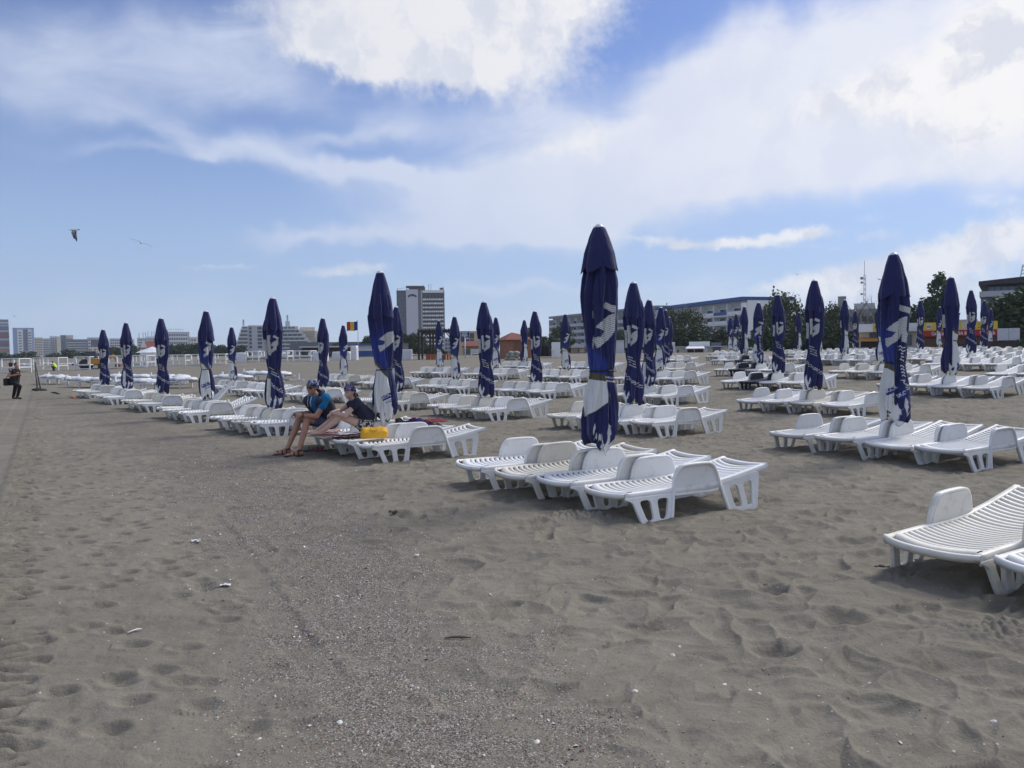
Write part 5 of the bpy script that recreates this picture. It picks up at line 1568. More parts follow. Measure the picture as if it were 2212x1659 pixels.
# ---------------------------------------------------------------- buildings
CUBE = {}
def cube_mesh(m):
    if m.name not in CUBE:
        mb = MB(); mb.box((0, 0, 0), (1, 1, 1)); CUBE[m.name] = mb.mesh('block_' + m.name, m)
    return CUBE[m.name]
def block(name, parent, c, d, m):
    o = link(name, cube_mesh(m), parent, c); o.scale = d
    return o
GLASS = mat('window_glass', (.035, .045, .06), .12, spec=.6)
GLASS_B = mat('blue_glass', (.05, .085, .15), .10, spec=.7)
W_WHITE = mat('white_render', (.74, .74, .72), .85, var=.08, vscale=.6)
W_GREY = mat('grey_render', (.46, .47, .49), .85, var=.10, vscale=.5)
W_DARK = mat('dark_render', (.15, .155, .18), .8, var=.12, vscale=.6)
W_BEIGE = mat('beige_render', (.54, .43, .29), .85, var=.08, vscale=.6)
W_CREAM = mat('cream_render', (.64, .58, .47), .85, var=.08, vscale=.6)
W_BLUE = mat('blue_grey_render', (.30, .37, .54), .85, var=.08, vscale=.6)
W_RED = mat('red_band', (.30, .05, .05), .8)
W_YEL = mat('yellow_band', (.62, .46, .05), .8)
W_ORA = mat('orange_band', (.55, .22, .10), .8)
W_TEAL = mat('teal_glass', (.04, .10, .15), .25, spec=.6)
ROOF_R = mat('red_roof', (.17, .050, .040), .85, var=.2, vscale=4)
BRICK_O = mat('orange_brick', (.30, .145, .090), .9, var=.18, vscale=2.5, bump=.4, bscale=8)
WOOD_D = mat('dark_wood', (.040, .032, .028), .8, var=.25, vscale=5)
WOOD_L = mat('pale_wood', (.45, .36, .26), .8, var=.2, vscale=6)
TERRA = mat('terracotta', (.36, .125, .065), .85, var=.15, vscale=4)
W_PAINT = mat('white_paint', (.74, .75, .76), .6, var=.06, vscale=2)
TARP = mat('white_tarpaulin', (.66, .67, .70), .55, var=.10, vscale=2, bump=.4, bscale=3)
D_PLAST = mat('black_plastic', (.022, .020, .020), .5)
BLUE_P = mat('blue_paint', (.030, .095, .30), .6)
def tower(name, label, x0, x1, ytop, D, depth, wall, rows=0, cols=0, pane=GLASS, fill=(.6, .55), roofm=None, ybase=None, group=None, rot=0.0, cat='building', margin=(.08, .10), balcony=None, extra=None):
    """block standing at distance D, its front seen between px x0 and x1, top at ytop; every window a part"""
    xm = (x0 + x1) / 2
    p = P(xm, ytop, D); face = math.atan2(-p.x, p.y); w = (x1 - x0) * D / FPX * math.cos(face)
    zb = min(gz(p.x, p.y), P(xm, ybase, D).z if ybase else 1e9) - .5
    h = p.z - zb
    r = empty(name, (p.x, p.y, zb), face + rot); tag(r, label, cat, group)
    block('wall', r, (0, depth / 2, h / 2), (w, depth, h), wall)
    if roofm: block('roof', r, (0, depth / 2, h + .2), (w * 1.02, depth * 1.02, .4), roofm)
    if rows:
        mw, mh = w * margin[0], h * margin[1]
        cw, ch = (w - 2 * mw) / cols, (h * .94 - mh) / rows
        for i in range(rows):
            zc = mh + ch * (i + .5)
            if balcony: block('balcony', r, (0, -.45, zc - ch * .36), (w - 2 * mw, .9, ch * .30), balcony)
            for j in range(cols):
                block('window', r, (-w / 2 + mw + cw * (j + .5), -.02, zc), (cw * fill[0], .12, ch * fill[1]), pane)
    return r, w, h
CITY = 'city buildings far along the shore'
def city():
    # far left, with coloured storeys
    r, w, h = tower('apartment_tower', 'tall block with red, grey and yellow storeys at the far left edge', -22, 18, 690, 900, 16, W_DARK)
    cols = [W_YEL, W_ORA, W_GREY, W_RED, W_DARK, W_GREY, W_RED, W_RED, W_GREY, W_DARK, W_BLUE, W_GREY]
    for i, m in enumerate(cols): block('balcony', r, (0, -.7, h * (.12 + .072 * i)), (w * 1.02, 1.6, h * .045), m)
    r, w, h = tower('apartment_tower', 'blue and white ten storey block left of the cream flats', 27, 73, 709, 900, 15, W_BLUE, roofm=W_DARK)
    for x in (-.16, .30): 
        block('white_bay', r, (w * x, -.6, h * .50), (w * (.26 if x < 0 else .16), 1.2, h * .92), W_WHITE)
        for i in range(9): block('window', r, (w * x, -1.25, h * (.12 + .09 * i)), (w * .12, .14, h * .035), GLASS)
    block('stair_strip', r, (w * .10, -.3, h * .6), (w * .16, .6, h * .72), W_DARK)
    spec = [(73, 92, 729, W_CREAM, 7, 4, 'cream block with rounded top floor beside the blue tower'), (92, 109, 731, W_GREY, 7, 4, 'grey stepped flats right of the cream block'),
            (107, 124, 726, W_WHITE, 8, 3, 'white balconied flats with cream penthouse, left of the teal block'), (122, 131, 727, W_CREAM, 0, 0, 'slim windowless cream block against the teal block'),
            (130, 142, 724, W_TEAL, 7, 3, 'teal glass office block with a dark cap'), (141, 158, 724, W_CREAM, 2, 4, 'pale penthouse block behind the long grey flats'),
            (141, 190, 733, W_DARK, 6, 9, 'long dark grey flats right of the teal block'), (188, 214, 729, W_GREY, 5, 5, 'grey block behind the leftmost parasols'),
            (236, 262, 731, W_GREY, 6, 5, 'grey flats between the two leftmost parasols'), (262, 290, 733, W_CREAM, 5, 5, 'pale low flats behind the second parasol from left'),
            (296, 318, 730, W_GREY, 6, 4, 'grey flats with roof aerials left of the slim white tower'), (316, 336, 727, W_WHITE, 6, 4, 'white flats with satellite dishes, left of the slim white tower'),
            (338, 356, 723, W_WHITE, 0, 0, 'slim blank white tower behind the third parasol from left'),
            (355, 409, 717, W_GREY, 5, 9, 'wide grey apartment block with roof pergola right of the third parasol'), (398, 426, 728, W_CREAM, 4, 4, 'low cream annexe right of the wide grey apartment block')]
    for k, (x0, x1, yt, m, ro, co, lab) in enumerate(spec):
        r, w, h = tower('apartment_block', lab, x0, x1, yt, 820 + (k * 37) % 90 + (60 if 'behind' in lab else 0), 14, m, ro, co, GLASS_B if m is W_TEAL else GLASS, balcony=None if m in (W_TEAL, W_CREAM) or not ro else (W_WHITE if m is W_GREY else W_GREY))
        if 'aerials' in lab or 'dishes' in lab:
            for q in (-.3, .1, .35):
                mb = MB(); mb.bar((w * q, 4, h), (w * q, 4, h + 6), .5); mb.build('aerial', W_DARK, r)
        if 'pergola' in lab:
            mb = MB()
            for q in range(7): mb.bar((-w * .35 + w * .1 * q, 2, h), (-w * .35 + w * .1 * q, 2, h + 3), .4)
            mb.bar((-w * .35, 2, h + 3), (w * .25, 2, h + 3), .5); mb.build('roof_pergola', W_WHITE, r)
    # house with red roof among the trees
    r, w, h = tower('house', 'small white house with a red gable roof among the dark trees', 302, 344, 753, 230, 8, W_WHITE, 2, 3, GLASS, (.35, .5))
    mb = MB(); mb.prism([(-w / 2 - .3, -.4, h), (w / 2 + .3, -.4, h), (w / 2 + .3, 4, h + 2.0), (-w * .2, 4, h + 2.0)], (0, 0, .25)); mb.build('roof', ROOF_R, r)
    mb = MB(); mb.prism([(-w / 2, -.3, h), (-w * .10, -.3, h), (-w * .30, -.3, h + 2.6)], (0, 6, 0)); mb.build('gable', W_WHITE, r)
    r, w, h = tower('billboard', 'dark advertising hoarding on white legs behind the leftmost parasol', 196, 219, 734, 420, .6, W_DARK, cat='billboard', ybase=750)
    o = [c for c in r.children if c.name.startswith('wall')][0]; o.location.z = h - 1.9; o.scale = (w, .6, 3.8)
    for q in (-.35, .2): block('leg', r, (w * q, .3, (h - 3.8) / 2), (.7, .5, h - 3.8), W_WHITE)
city()
def stepped_hotel():
    D = 420; base = gz(0, 400) - .5
    def px2(x): return (x - 600) * D / FPX
    p = P(600, 756, D)
    r = empty('hotel', (p.x, D, base), math.atan2(-p.x, D)); tag(r, 'pale stepped hotel with terraced balcony ends behind the white cabanas', 'hotel')
    def zt(y): return P(600, y, D).z - base
    fl = [705, 713, 721, 729, 737, 745, 753]
    # west wing: terraces stepping down to the left
    for i, y in enumerate(fl):
        xl = 528 - i * 2.6; xr = 541
        h = 8 * D / FPX
        block('terrace', r, (px2((xl + xr) / 2), 2, zt(y) - h / 2), (px2(xr) - px2(xl), 10, h * .98), W_GREY)
        block('balcony', r, (px2((xl + xr) / 2 - 1), -3.6, zt(y + 6.5)), (px2(xr) - px2(xl) + .6, 1.4, h * .28), mat('terrace_white', (.56, .56, .55), .85, var=.1, vscale=.5))
        block('window', r, (px2((xl + xr) / 2), -3.1, zt(y + 3.0)), (px2(xr) - px2(xl) - .8, .3, h * .42), GLASS_B)
    H = zt(703)
    block('wall', r, (px2(558), 4, H / 2), (px2(575) - px2(541), 12, H), W_GREY)
    for i, y in enumerate(fl[:6]):
        block('window', r, (px2(564), -2.1, zt(y + 4)), (2.2, .3, 1.3), GLASS)
        block('window', r, (px2(545.5), -2.1, zt(y + 4)), (1.2, .3, 1.2), GLASS)
    # east wing: long balconied front, right end stepping down
    for i, y in enumerate(fl):
        xr = 650 + (i - 1) * 5.5 if i else 650
        xr = [643, 652, 658, 664, 670, 674, 678][i]; h = 8 * D / FPX
        block('storey', r, (px2((575 + xr) / 2), 6, zt(y) - h / 2), (px2(xr) - px2(575), 16, h * .99), W_GREY)
        block('balcony', r, (px2((577 + xr) / 2), -2.8, zt(y + 7)), (px2(xr) - px2(577) + .8, 1.6, h * .30), mat('terrace_white', (.56, .56, .55), .85, var=.1, vscale=.5))
        for j in range(7):
            block('window', r, (px2(582 + j * (xr - 588) / 7 + 4), -2.1, zt(y + 3.4)), (px2(582 + (xr - 588) / 7) - px2(582) - .5, .3, h * .46), GLASS_B)
    for i, y in enumerate(fl[:5]):
        block('end_wall', r, (px2(664 + i * 4.5), 12, zt(y + 1) / 2), (px2(682 + i * 3) - px2(650), 8, zt(y + 1)), W_CREAM)
    mb = MB(); mb.box((px2(622), 6, H + 1.2), (2.4, 2.4, 2.6)); mb.bar((px2(622), 6, H + 2), (px2(622), 6, H + 6), .9); mb.build('roof_plant', W_GREY, r)
    mb = MB(); mb.bar((px2(531), 4, H), (px2(531), 4, H + 3.4), .9); mb.build('chimney', W_GREY, r)
stepped_hotel()
def hotel_tower():
    D = 480; x0, x1 = 857, 959
    p = P(908, 627, D); base = gz(p.x, p.y) - .5; H = p.z - base
    X = lambda x: (x - 908) * D / FPX
    Z = lambda y: P(908, y, D).z - base
    r = empty('hotel_tower', (p.x, D, base), math.atan2(-p.x, D)); tag(r, 'tall hotel slab with white blank side panel and rows of small balconies', 'hotel')
    block('wall', r, (X(908), 9, H / 2), (X(x1) - X(x0), 18, H), mat('hotel_concrete', (.085, .09, .11), .8, var=.1, vscale=.4))
    block('side_panel', r, (X(890), -.5, H / 2 + .2), (X(903) - X(877.5), 1.0, H + .6), W_GREY if False else mat('pale_panel', (.54, .54, .58), .8))
    block('dark_recess', r, (X(906), -.05, H / 2), (X(909) - X(903.4), .3, H), W_DARK)
    block('edge_strip', r, (X(910.5), -.3, H / 2), (X(912) - X(909.4), .7, H), W_GREY)
    block('edge_strip', r, (X(958.3), -.3, H / 2), (X(959.4) - X(957.4), .7, H), W_DARK)
    # glazed left side
    for i in range(13):
        for j in range(6):
            if (i * 7 + j * 5) % 3: block('window', r, (X(859.6 + j * 3.1), -.06, Z(640 + i * 8.6)), (X(2.2) - X(0), .2, 1.1), GLASS_B)
    for i in range(13):
        y = 641.5 + i * 8.7
        # balcony fronts, some joined
        j = 0
        while j < 10:
            k = 2 if (i * 3 + j * 5) % 7 == 0 and j < 9 else 1
            xa, xb = 912.6 + j * 4.5, 912.6 + (j + k) * 4.5 - .9
            block('balcony', r, (X((xa + xb) / 2), -.75, Z(y + 5.6)), (X(xb) - X(xa), 1.3, .95), W_WHITE)
            j += k
    mb = MB()
    for j in range(11): mb.box((X(912.2 + j * 4.5), -.45, H * .5), (.28, .9, H * .98))
    mb.build('balcony_fins', mat('hotel_concrete', (.085, .09, .11), .8), r)
    for i in range(13):
        for j in range(6): block('window', r, (X(916 + j * 7.5), -.04, Z(640.5 + i * 8.7)), (X(4.2) - X(0), .12, 1.3), GLASS)
    block('parapet', r, (X(935), -.5, Z(630)), (X(957) - X(912), 1.0, 1.5), W_WHITE)
    block('roof_plant', r, (X(901), 8, H + 1.2), (X(919) - X(884), 10, 2.4), W_DARK)
    block('roof_slab', r, (X(897), 6, H + 2.5), (X(919) - X(880), 14, .5), W_DARK)
    mb = MB()
    for x, hh in ((859, 1.6), (878, 2.4), (895, 3.2), (914, 3.6), (926, 4.2), (931, 4.4), (957, 3.0)): mb.bar((X(x), 4, H), (X(x), 4, H + hh), .22)
    mb.bar((X(858), 1, H + .9), (X(878), 1, H + 1.7), .15); mb.box((X(954), 4, H + 1.2), (2.6, 1, 1.3)); mb.build('aerials', W_DARK, r)
    # sign: an arch of dark letters, too far to read
    mb = MB()
    for k in range(9):
        t = (k - 4) / 4; mb.box((X(890.5 + t * 8), -1.05, Z(637.4 + 3.0 * t * t)), (.75, .1, 1.25), 0)
    for k in range(4): mb.box((X(887 + k * 2.2), -1.05, Z(639.6)), (.45, .1, .5))
    mb.build('roof_sign', mat('sign_blue', (.04, .05, .10), .7), r)
hotel_tower()
def long_hotels():
    # two long slabs running obliquely
    def slab(label, xa, ya, Da, xb, yb, Db, floors, wall, trim, rail, endm=None, endx=None):
        a, b = P(xa, ya, Da), P(xb, yb, Db)
        base = gz(a.x, a.y) - .5; d = Vector((b.x - a.x, b.y - a.y, 0)); L = d.length; rz = math.atan2(d.y, d.x)
        H = (a.z + b.z) / 2 - base
        r = empty('hotel', (a.x, a.y, base), rz); tag(r, label, 'hotel')
        block('wall', r, (L / 2, 7, H / 2), (L, 14, H), wall)
        block('roof_trim', r, (L / 2, 6, H + .25), (L + .6, 15.6, .9), trim)
        fh = (H - 1.6) / floors; nb = int(L / 6.2)
        for i in range(floors):
            z = fh * i
            block('balcony_slab', r, (L / 2, -.9, z + .1), (L, 1.8, .35), rail)
            for j in range(nb):
                x = (j + .5) * L / nb
                if i >= 1: block('balcony', r, (x, -1.75, z + .65), (L / nb - .5, .1, .9), rail if (i + j) % 3 else trim if trim is BLUE_P else rail)
                block('window', r, (x, -.05, z + fh * .55), (L / nb - 1.5, .14, fh * .60), GLASS)
        mb = MB()
        for j in range(nb + 1): mb.box((j * L / nb, -.9, H / 2 - .4), (.25, 1.8, H - .8))
        mb.build('party_walls', rail, r)
        if endm: block('end_wall', r, (L + .15, 7, H / 2 + .1), (.3, 14.4, H + .6), endm)
        return r, L, H
    slab('long low grey hotel with balconies stretching behind the nearest parasol', 1194, 688, 330, 1428, 664, 255, 5, W_GREY, mat('roof_grey', (.22, .24, .27), .7), W_GREY)
    r, L, H = slab('white hotel with blue roof trim and blue balconies behind the airy trees', 1428, 667, 240, 1615, 649, 195, 5, W_WHITE, BLUE_P, W_WHITE, W_WHITE)
    block('top_wall', r, (L / 2, -.1, H - .9), (L, .25, 1.4), W_GREY)
long_hotels()
def midground():
    # grey hall and beach restaurant
    tower('hall', 'long low grey hall behind the beach restaurant', 627, 789, 739, 260, 20, mat('hall_grey', (.14, .15, .185), .8), cat='building')
    r, w, h = tower('restaurant', 'low beach restaurant with a flat pale roof and brown front', 652, 768, 751, 135, 8, mat('brown_boards', (.10, .055, .045), .8, var=.2), 1, 9, GLASS, (.72, .5), cat='restaurant', margin=(.02, .25))
    block('roof', r, (0, 3, h + .15), (w * 1.06, 11, .25), W_GREY)
    r, w, h = tower('kiosk', 'white beach kiosk with blue base and roof edge beside the flag pole', 771, 806, 746, 118, 4, W_PAINT, cat='kiosk')
    block('plinth', r, (0, -.06, .95), (w * .98, .14, .9), BLUE_P); block('roof', r, (0, 1.6, h + .12), (w * 1.12, 5.4, .26), BLUE_P)
    # flag
    p = P(772.5, 691, 112); zb = gz(p.x, p.y)
    r = empty('flag_pole', (p.x, p.y, zb)); tag(r, 'flag pole flying a blue, yellow and red flag', 'flag pole')
    mb = MB(); mb.tube([(0, 0, 0), (0, 0, p.z - zb)], .045, 8); mb.build('pole', W_GREY, r, True)
    n, m = 19, 9; vs = []; fm = []; fs = []
    for i in range(n):
        for j in range(m):
            u = i / (n - 1); v = j / (m - 1)
            vs.append((-u * 1.62, .12 * math.sin(u * 7) * u, (p.z - zb) - .15 - v * 1.30 - .28 * u ** 2 - .10 * math.sin(u * 5)))
    for i in range(n - 1):
        for j in range(m - 1): fs.append((i * m + j, i * m + j + 1, (i + 1) * m + j + 1, (i + 1) * m + j)); fm.append(i * 3 // (n - 1))
    me = mesh_np('flag', vs, fs, [mat('flag_blue', (.02, .035, .22), .8), mat('flag_yellow', (.62, .42, .03), .8), mat('flag_red', (.42, .02, .03), .8)], True, fm); link('flag', me, r)
    # pergola with planters
    p0, p1 = ground_at(905, 777), ground_at(975, 776)
    r = empty('pergola', p0); tag(r, 'dark timber pergola with braced posts before the hotel tower', 'pergola')
    W = p1.x - p0.x; mb = MB(); Ht = 2.9
    for x in (0, W * .34, W * .97):
        for y in (0, 3.2):
            mb.bar((x, y, 0), (x, y, Ht), .2)
            mb.bar((x, y, Ht - .8), (x + .6, y, Ht), .1); mb.bar((x, y, Ht - .8), (x - .6, y, Ht), .1)
    mb.build('posts', WOOD_D, r)
    mb = MB(); mb.box((W / 2, 0, Ht + .1), (W * 1.05, .18, .22)); mb.box((W / 2, 3.2, Ht + .1), (W * 1.05, .18, .22))
    for k in range(10): mb.box((W * k / 9, 1.6, Ht + .28), (.1, 3.8, .14))
    mb.build('beams', WOOD_D, r)
    names = ['first', 'second', 'third', 'fourth', 'fifth']
    for k, (xa, xb) in enumerate(((920, 931), (932, 943), (957, 964), (965, 970), (971, 977))):
        g = ground_at((xa + xb) / 2, 777); wd = (xb - xa - 1) * g.y / FPX
        r = empty('planter', g); tag(r, 'terracotta trough planter, %s from left along the dark pergola' % names[k], 'planter', 'terracotta planters at the pergola')
        mb = MB(); mb.prism([(-wd / 2 * .92, -.25, 0), (wd / 2 * .92, -.25, 0), (wd / 2, -.3, .5), (-wd / 2, -.3, .5)], (0, .55, 0)); mb.build('trough', TERRA, r)
        mb = MB(); mb.box((0, -.02, .53), (wd * 1.04, .66, .07)); mb.build('rim', TERRA, r)
    # sheds, covers
    tower('shed', 'grey brown flat roofed shed left of the pergola', 857, 882, 747, 128, 4, mat('shed_boards', (.24, .19, .165), .85, var=.15), cat='shed', roofm=W_DARK)
    # beige building with poster
    r, w, h = tower('building', 'beige building with a large blue poster on its wall', 990, 1062, 715, 150, 12, W_BEIGE, cat='building')
    def onw(x, y): return ((x - 1026) * 150 / FPX, h - (y - 715) * 150 / FPX)
    for (xx, yy, ww, hh) in ((1019.5, 725, .75, 1.0), (1019.5, 741, .75, 1.5)):
        X_, Z_ = onw(xx, yy); block('window', r, (X_, -.04, Z_), (ww, .12, hh), GLASS)
    X_, Z_ = onw(1004.5, 727)
    block('poster', r, (X_, -.06, Z_), (1.62, .1, 2.0), mat('poster_blue', (.02, .045, .15), .5))
    mb = MB()
    for k, (l, z_) in enumerate(((1.2, .75), (.9, .45), (1.25, .18))): mb.box((X_ - .1, -.13, Z_ + z_), (l, .02, .16))
    mb.lathe([(0.001, 0), (.24, 0), (.24, .03), (.001, .03)], 20); 
    for q in range(len(mb.v) - 80, len(mb.v)):
        v = mb.v[q]; mb.v[q] = (X_ + .45 + v[0], -.12 - v[2], Z_ - .30 + v[1])
    mb.build('poster_lettering', mat('poster_white', (.6, .65, .72), .5), r)
    mb = MB(); mb.prism([(X_ + .45 + .21 * math.cos(t), -.155, Z_ - .30 + .21 * math.sin(t)) for t in np.linspace(.25, PI - .25, 10)], (0, -.01, 0)); mb.build('poster_roundel', W_RED, r)
    r, w, h = tower('building', 'grey concrete building of open loggias left of the beige building', 958, 990, 729, 170, 12, W_GREY, 4, 4, W_DARK, (.7, .62), cat='building')
    r, w, h = tower('house', 'small yellow house with red eaves below the beige building', 999, 1042, 749, 120, 6, mat('yellow_render', (.46, .37, .17), .85, var=.1), cat='house')
    for (q, ww) in ((-.28, .9), (.24, 1.5)): block('window', r, (w * q, -.04, h * .58), (ww, .12, .75), GLASS_B if q < 0 else GLASS)
    mb = MB(); mb.prism([(-w * .54, -.6, h - .05), (w * .54, -.6, h - .05), (w * .4, 3, h + .8), (-w * .4, 3, h + .8)], (0, 0, .15)); mb.build('roof', ROOF_R, r)
    p = ground_at(1005, 773); r = empty('mast', p); tag(r, 'slim white mast in front of the yellow house', 'mast'); mb = MB(); mb.tube([(0, 0, 0), (0, 0, P(1005, 728, p.y).z - p.z)], .06, 8); mb.build('mast', W_PAINT, r, True); mb = MB(); mb.box((0, 0, P(1005, 728, p.y).z - p.z), (.2, .2, .15)); mb.build('mast_head', W_GREY, r)
    for k, (xa, xb, m, lab) in enumerate(((1017, 1037, W_PAINT, 'white slatted bench stack beside the yellow house'), (1037, 1052, WOOD_L, 'pale wooden slatted bench beside the white one'))):
        g = ground_at((xa + xb) / 2, 773); wd = (xb - xa) * g.y / FPX
        r = empty('bench', g); tag(r, lab, 'bench')
        mb = MB()
        for q in range(4): mb.box((0, .35, .52 + .13 * q), (wd, .05, .08))
        mb.build('backrest', m, r)
        mb = MB()
        for q in range(4): mb.box((0, -.12 + .13 * q, .45), (wd, .10, .04))
        mb.build('seat', m, r)
        for s in (-.45, .45): mb = MB(); mb.box((wd * s, .1, .22), (.08, .5, .43)); mb.build('leg', m, r)
    # brick hut
    g = ground_at(1095, 775); D = g.y
    X = lambda x: (x - 1095) * D / FPX
    zt = P(1095, 733, D).z - g.z; za = P(1104, 718, D + 2.5).z - g.z
    r = empty('hut', (g.x, g.y, g.z)); tag(r, 'orange brick hut with a dark red hipped roof', 'hut')
    A, B, C_, D_ = (X(1079), 1.6, 0), (0, 0, 0), (X(1150), .7, 0), (X(1138), 5.0, 0)
    mb = MB(); mb.prism([B, C_, D_, A], (0, 0, zt)); mb.build('wall', BRICK_O, r)
    mb = MB(); ap = Vector((X(1106), 2.6, za)); e = [Vector((A[0] - .4, A[1], zt - .05)), Vector((-.1, -.45, zt - .05)), Vector((C_[0] + .5, C_[1] - .2, zt - .05)), Vector((D_[0], D_[1] + .3, zt - .05))]
    ap2 = Vector((X(1122), 2.9, za - .15))
    mb.poly([e[0], e[1], ap]); mb.poly([e[1], e[2], ap2, ap]); mb.poly([e[2], e[3], ap2]); mb.poly([e[3], e[0], ap, ap2]); mb.poly([e[3], e[2], e[1], e[0]])
    mb.build('roof', ROOF_R, r)
    mb = MB(); mb.box((X(1120), .23, zt * .45), (1.0, .08, zt * .8)); mb.build('shutter', mat('shutter_brown', (.20, .10, .07), .8), r)
    # sandbags
    rs = random.Random(3); M_STONE = mat('grey_sacks', (.33, .32, .29), .95, var=.2, vscale=3)
    k = 0
    for row, (xa, xb, zz) in enumerate(((1096, 1130, 0), (1099, 1122, .28), (1104, 1117, .52))):
        x = xa
        while x < xb:
            g = ground_at(x, 778); wd = rs.uniform(.5, .75)
            mb = MB(); ball(mb, (0, 0, .13), (wd / 2, .28, .16), Matrix.Rotation(rs.uniform(-.3, .3), 3, 'Y'), 10, 7)
            o = mb.build('sandbag', M_STONE, None, True); o.location = (g.x, g.y + rs.uniform(-.2, .2), g.z + zz)
            tag(o, 'grey sack heaped with others at the foot of the brick hut', 'sandbag', 'grey sacks heaped at the brick hut'); x += wd * FPX / g.y * .92; k += 1
    # bins, table, notice board, shed
    for k, x in enumerate((1172, 1181, 1190)):
        g = ground_at(x, 772); r = empty('waste_bin', g); tag(r, 'black wheeled bin, %s in the row right of the brick hut' % ('left one', 'middle one', 'right one')[k], 'bin', 'bins right of the brick hut')
        mb = MB(); mb.prism([(-.28, -.3, .1), (.28, -.3, .1), (.34, -.36, 1.05), (-.34, -.36, 1.05)], (0, .66, 0)); mb.build('bin_body', D_PLAST, r)
        mb = MB(); mb.box((0, -.02, 1.10), (.74, .80, .09)); mb.build('lid', D_PLAST, r)
    g = ground_at(1201, 772); r = empty('notice_board', g); tag(r, 'white notice board on a post right of the black bins', 'notice board')
    zt = P(1201, 738, g.y).z - g.z; mb = MB(); mb.box((0, 0, zt - .85), (.85, .06, 1.6)); mb.build('panel', W_PAINT, r); mb = MB(); mb.bar((0, .05, 0), (0, .05, zt - 1.6), .1); mb.build('post', W_GREY, r)
    g = ground_at(1207, 773); r = empty('table', g); tag(r, 'white plastic table and trestle beside the notice board', 'table'); mb = MB(); mb.box((0, 0, .74), (1.5, .8, .05)); mb.build('table_top', W_PAINT, r)
    for s in (-.6, .6): mb = MB(); mb.bar((s, -.3, 0), (s * .8, .3, .72), .06); mb.bar((s, .3, 0), (s * .8, -.3, .72), .06); mb.build('leg', W_PAINT, r)
    r, w, h = tower('shed', 'small beige gabled shed with a pale door right of the trees', 1233, 1262, 751, 112, 3, mat('tan_boards', (.30, .245, .18), .85, var=.12), cat='shed')
    mb = MB(); mb.prism([(-w * .55, -.3, h), (w * .55, -.3, h), (w * .5, -.3, h + .25), (-w * .12, -.3, h + .75)], (0, 3.6, 0)); mb.build('roof', W_GREY, r)
    block('door', r, (w * .30, -.05, h * .42), (.75, .1, h * .8), WOOD_L); block('frame', r, (w * .10, -.05, h * .42), (.22, .1, h * .84), WOOD_D)
    r, w, h = tower('boundary_wall', 'plain pale grey wall behind the nearest parasols', 1290, 1348, 737, 105, .4, mat('pale_wall', (.56, .56, .60), .85, var=.08, vscale=1.5), cat='wall')
    block('coping', r, (0, .2, h + .05), (w * 1.01, .6, .12), W_GREY)
    # white beach bar
    r, w, h = tower('beach_bar', 'long low cream beach bar with a white banner on the roof', 1457, 1576, 749, 98, 5, W_CREAM, cat='bar')
    X2 = lambda x: (x - 1516.5) * 98 / FPX * .971
    block('banner', r, (X2(1511), .2, h + .35), (X2(1534) - X2(1489), .12, .62), W_PAINT); block('banner', r, (X2(1547), .2, h + .25), (X2(1558) - X2(1537), .12, .55), W_DARK)
    block('roof', r, (0, 2.4, h + .02), (w * 1.02, 5.6, .12), W_GREY)
    for (xa, xb, m) in ((1485, 1519, mat('bar_brown', (.11, .055, .035), .8)), (1540, 1556, mat('bar_brown', (.11, .055, .035), .8)), (1462, 1466, GLASS)): block('serving_hatch', r, (X2((xa + xb) / 2), -.05, h * .42), (X2(xb) - X2(xa), .12, h * .62), m)
    block('post', r, (X2(1524), -.12, h * .45), (.5, .25, h * .9), W_PAINT); block('blue_lintel', r, (X2(1548), -.12, h * .88), (1.0, .1, .22), BLUE_P)
    mb = MB(); mb.prism([(X2(1481), -2.0, h * .80), (X2(1523), -2.0, h * .80), (X2(1519), .3, h + .1), (X2(1487), .3, h + .1)], (0, 0, .06)); mb.build('awning', W_PAINT, r)
    for x in (1482, 1500, 1522): block('awning_pole', r, (X2(x), -1.95, h * .4), (.07, .07, h * .8), W_GREY)
    r, w, h = tower('crate_stack', 'stack of white slatted frames left of the cream beach bar', 1449, 1458, 739, 94, 1.2, W_PAINT, 7, 1, W_GREY, (.9, .2), cat='crates', margin=(.05, .05))
midground()
CAB = 'white beach cabana frames along the sand'
def cabana(xa, xb, ytop, ybase, label, style=0, deep=2.0):
    g = ground_at((xa + xb) / 2, ybase); D = g.y; w = (xb - xa) * D / FPX; h = P((xa + xb) / 2, ytop, D).z - g.z
    r = empty('cabana', g, rnd.uniform(-.05, .05)); tag(r, label, 'cabana', CAB)
    t = .11
    for sx in (-.5, .5):
        for y in (0, deep):
            mb = MB(); mb.box((sx * (w - t), y, h / 2), (t, t, h)); mb.build('post', W_PAINT, r)
    mb = MB()
    for y in (0, deep): mb.box((0, y, h - t / 2 + .003), (w + .004, t + .006, t + .004))
    for sx in (-.5, .5): mb.box((sx * (w - t), deep / 2, h - t / 2), (t * .9, deep, t * .9))
    mb.build('top_frame', W_PAINT, r)
    mb = MB()
    for z in (.12, .62): 
        for y in (.003, deep - .003): mb.box((0, y, z), (w - .02, t * .8, .12))
    for sx in (-.5, .5): mb.box((sx * (w - t), deep / 2, .62), (t * .8, deep, .10))
    mb.build('bed_base', W_PAINT, r)
    if style in (0, 2):
        mb = MB(); mb.box((0, deep / 2, .55), (w * .92, deep * .9, .10)); mb.build('mattress', TARP, r)
    if style == 1:
        mb = MB()
        for q in (-.16, .06): mb.box((q * w * 1.4, 0, (h + .65) / 2), (t * .7, t * .7, h - .65))
        mb.box((w * .18, 0, .38), (t * .7, t * .7, .44)); mb.build('side_slats', W_PAINT, r)
    if style == 2:
        for sx in (-.42, .42): 
            mb = MB(); mb.bar((sx * w, .0, h - .05), (sx * w * .85, .05, .7), .22, .10); mb.build('curtain', TARP, r)
    return r
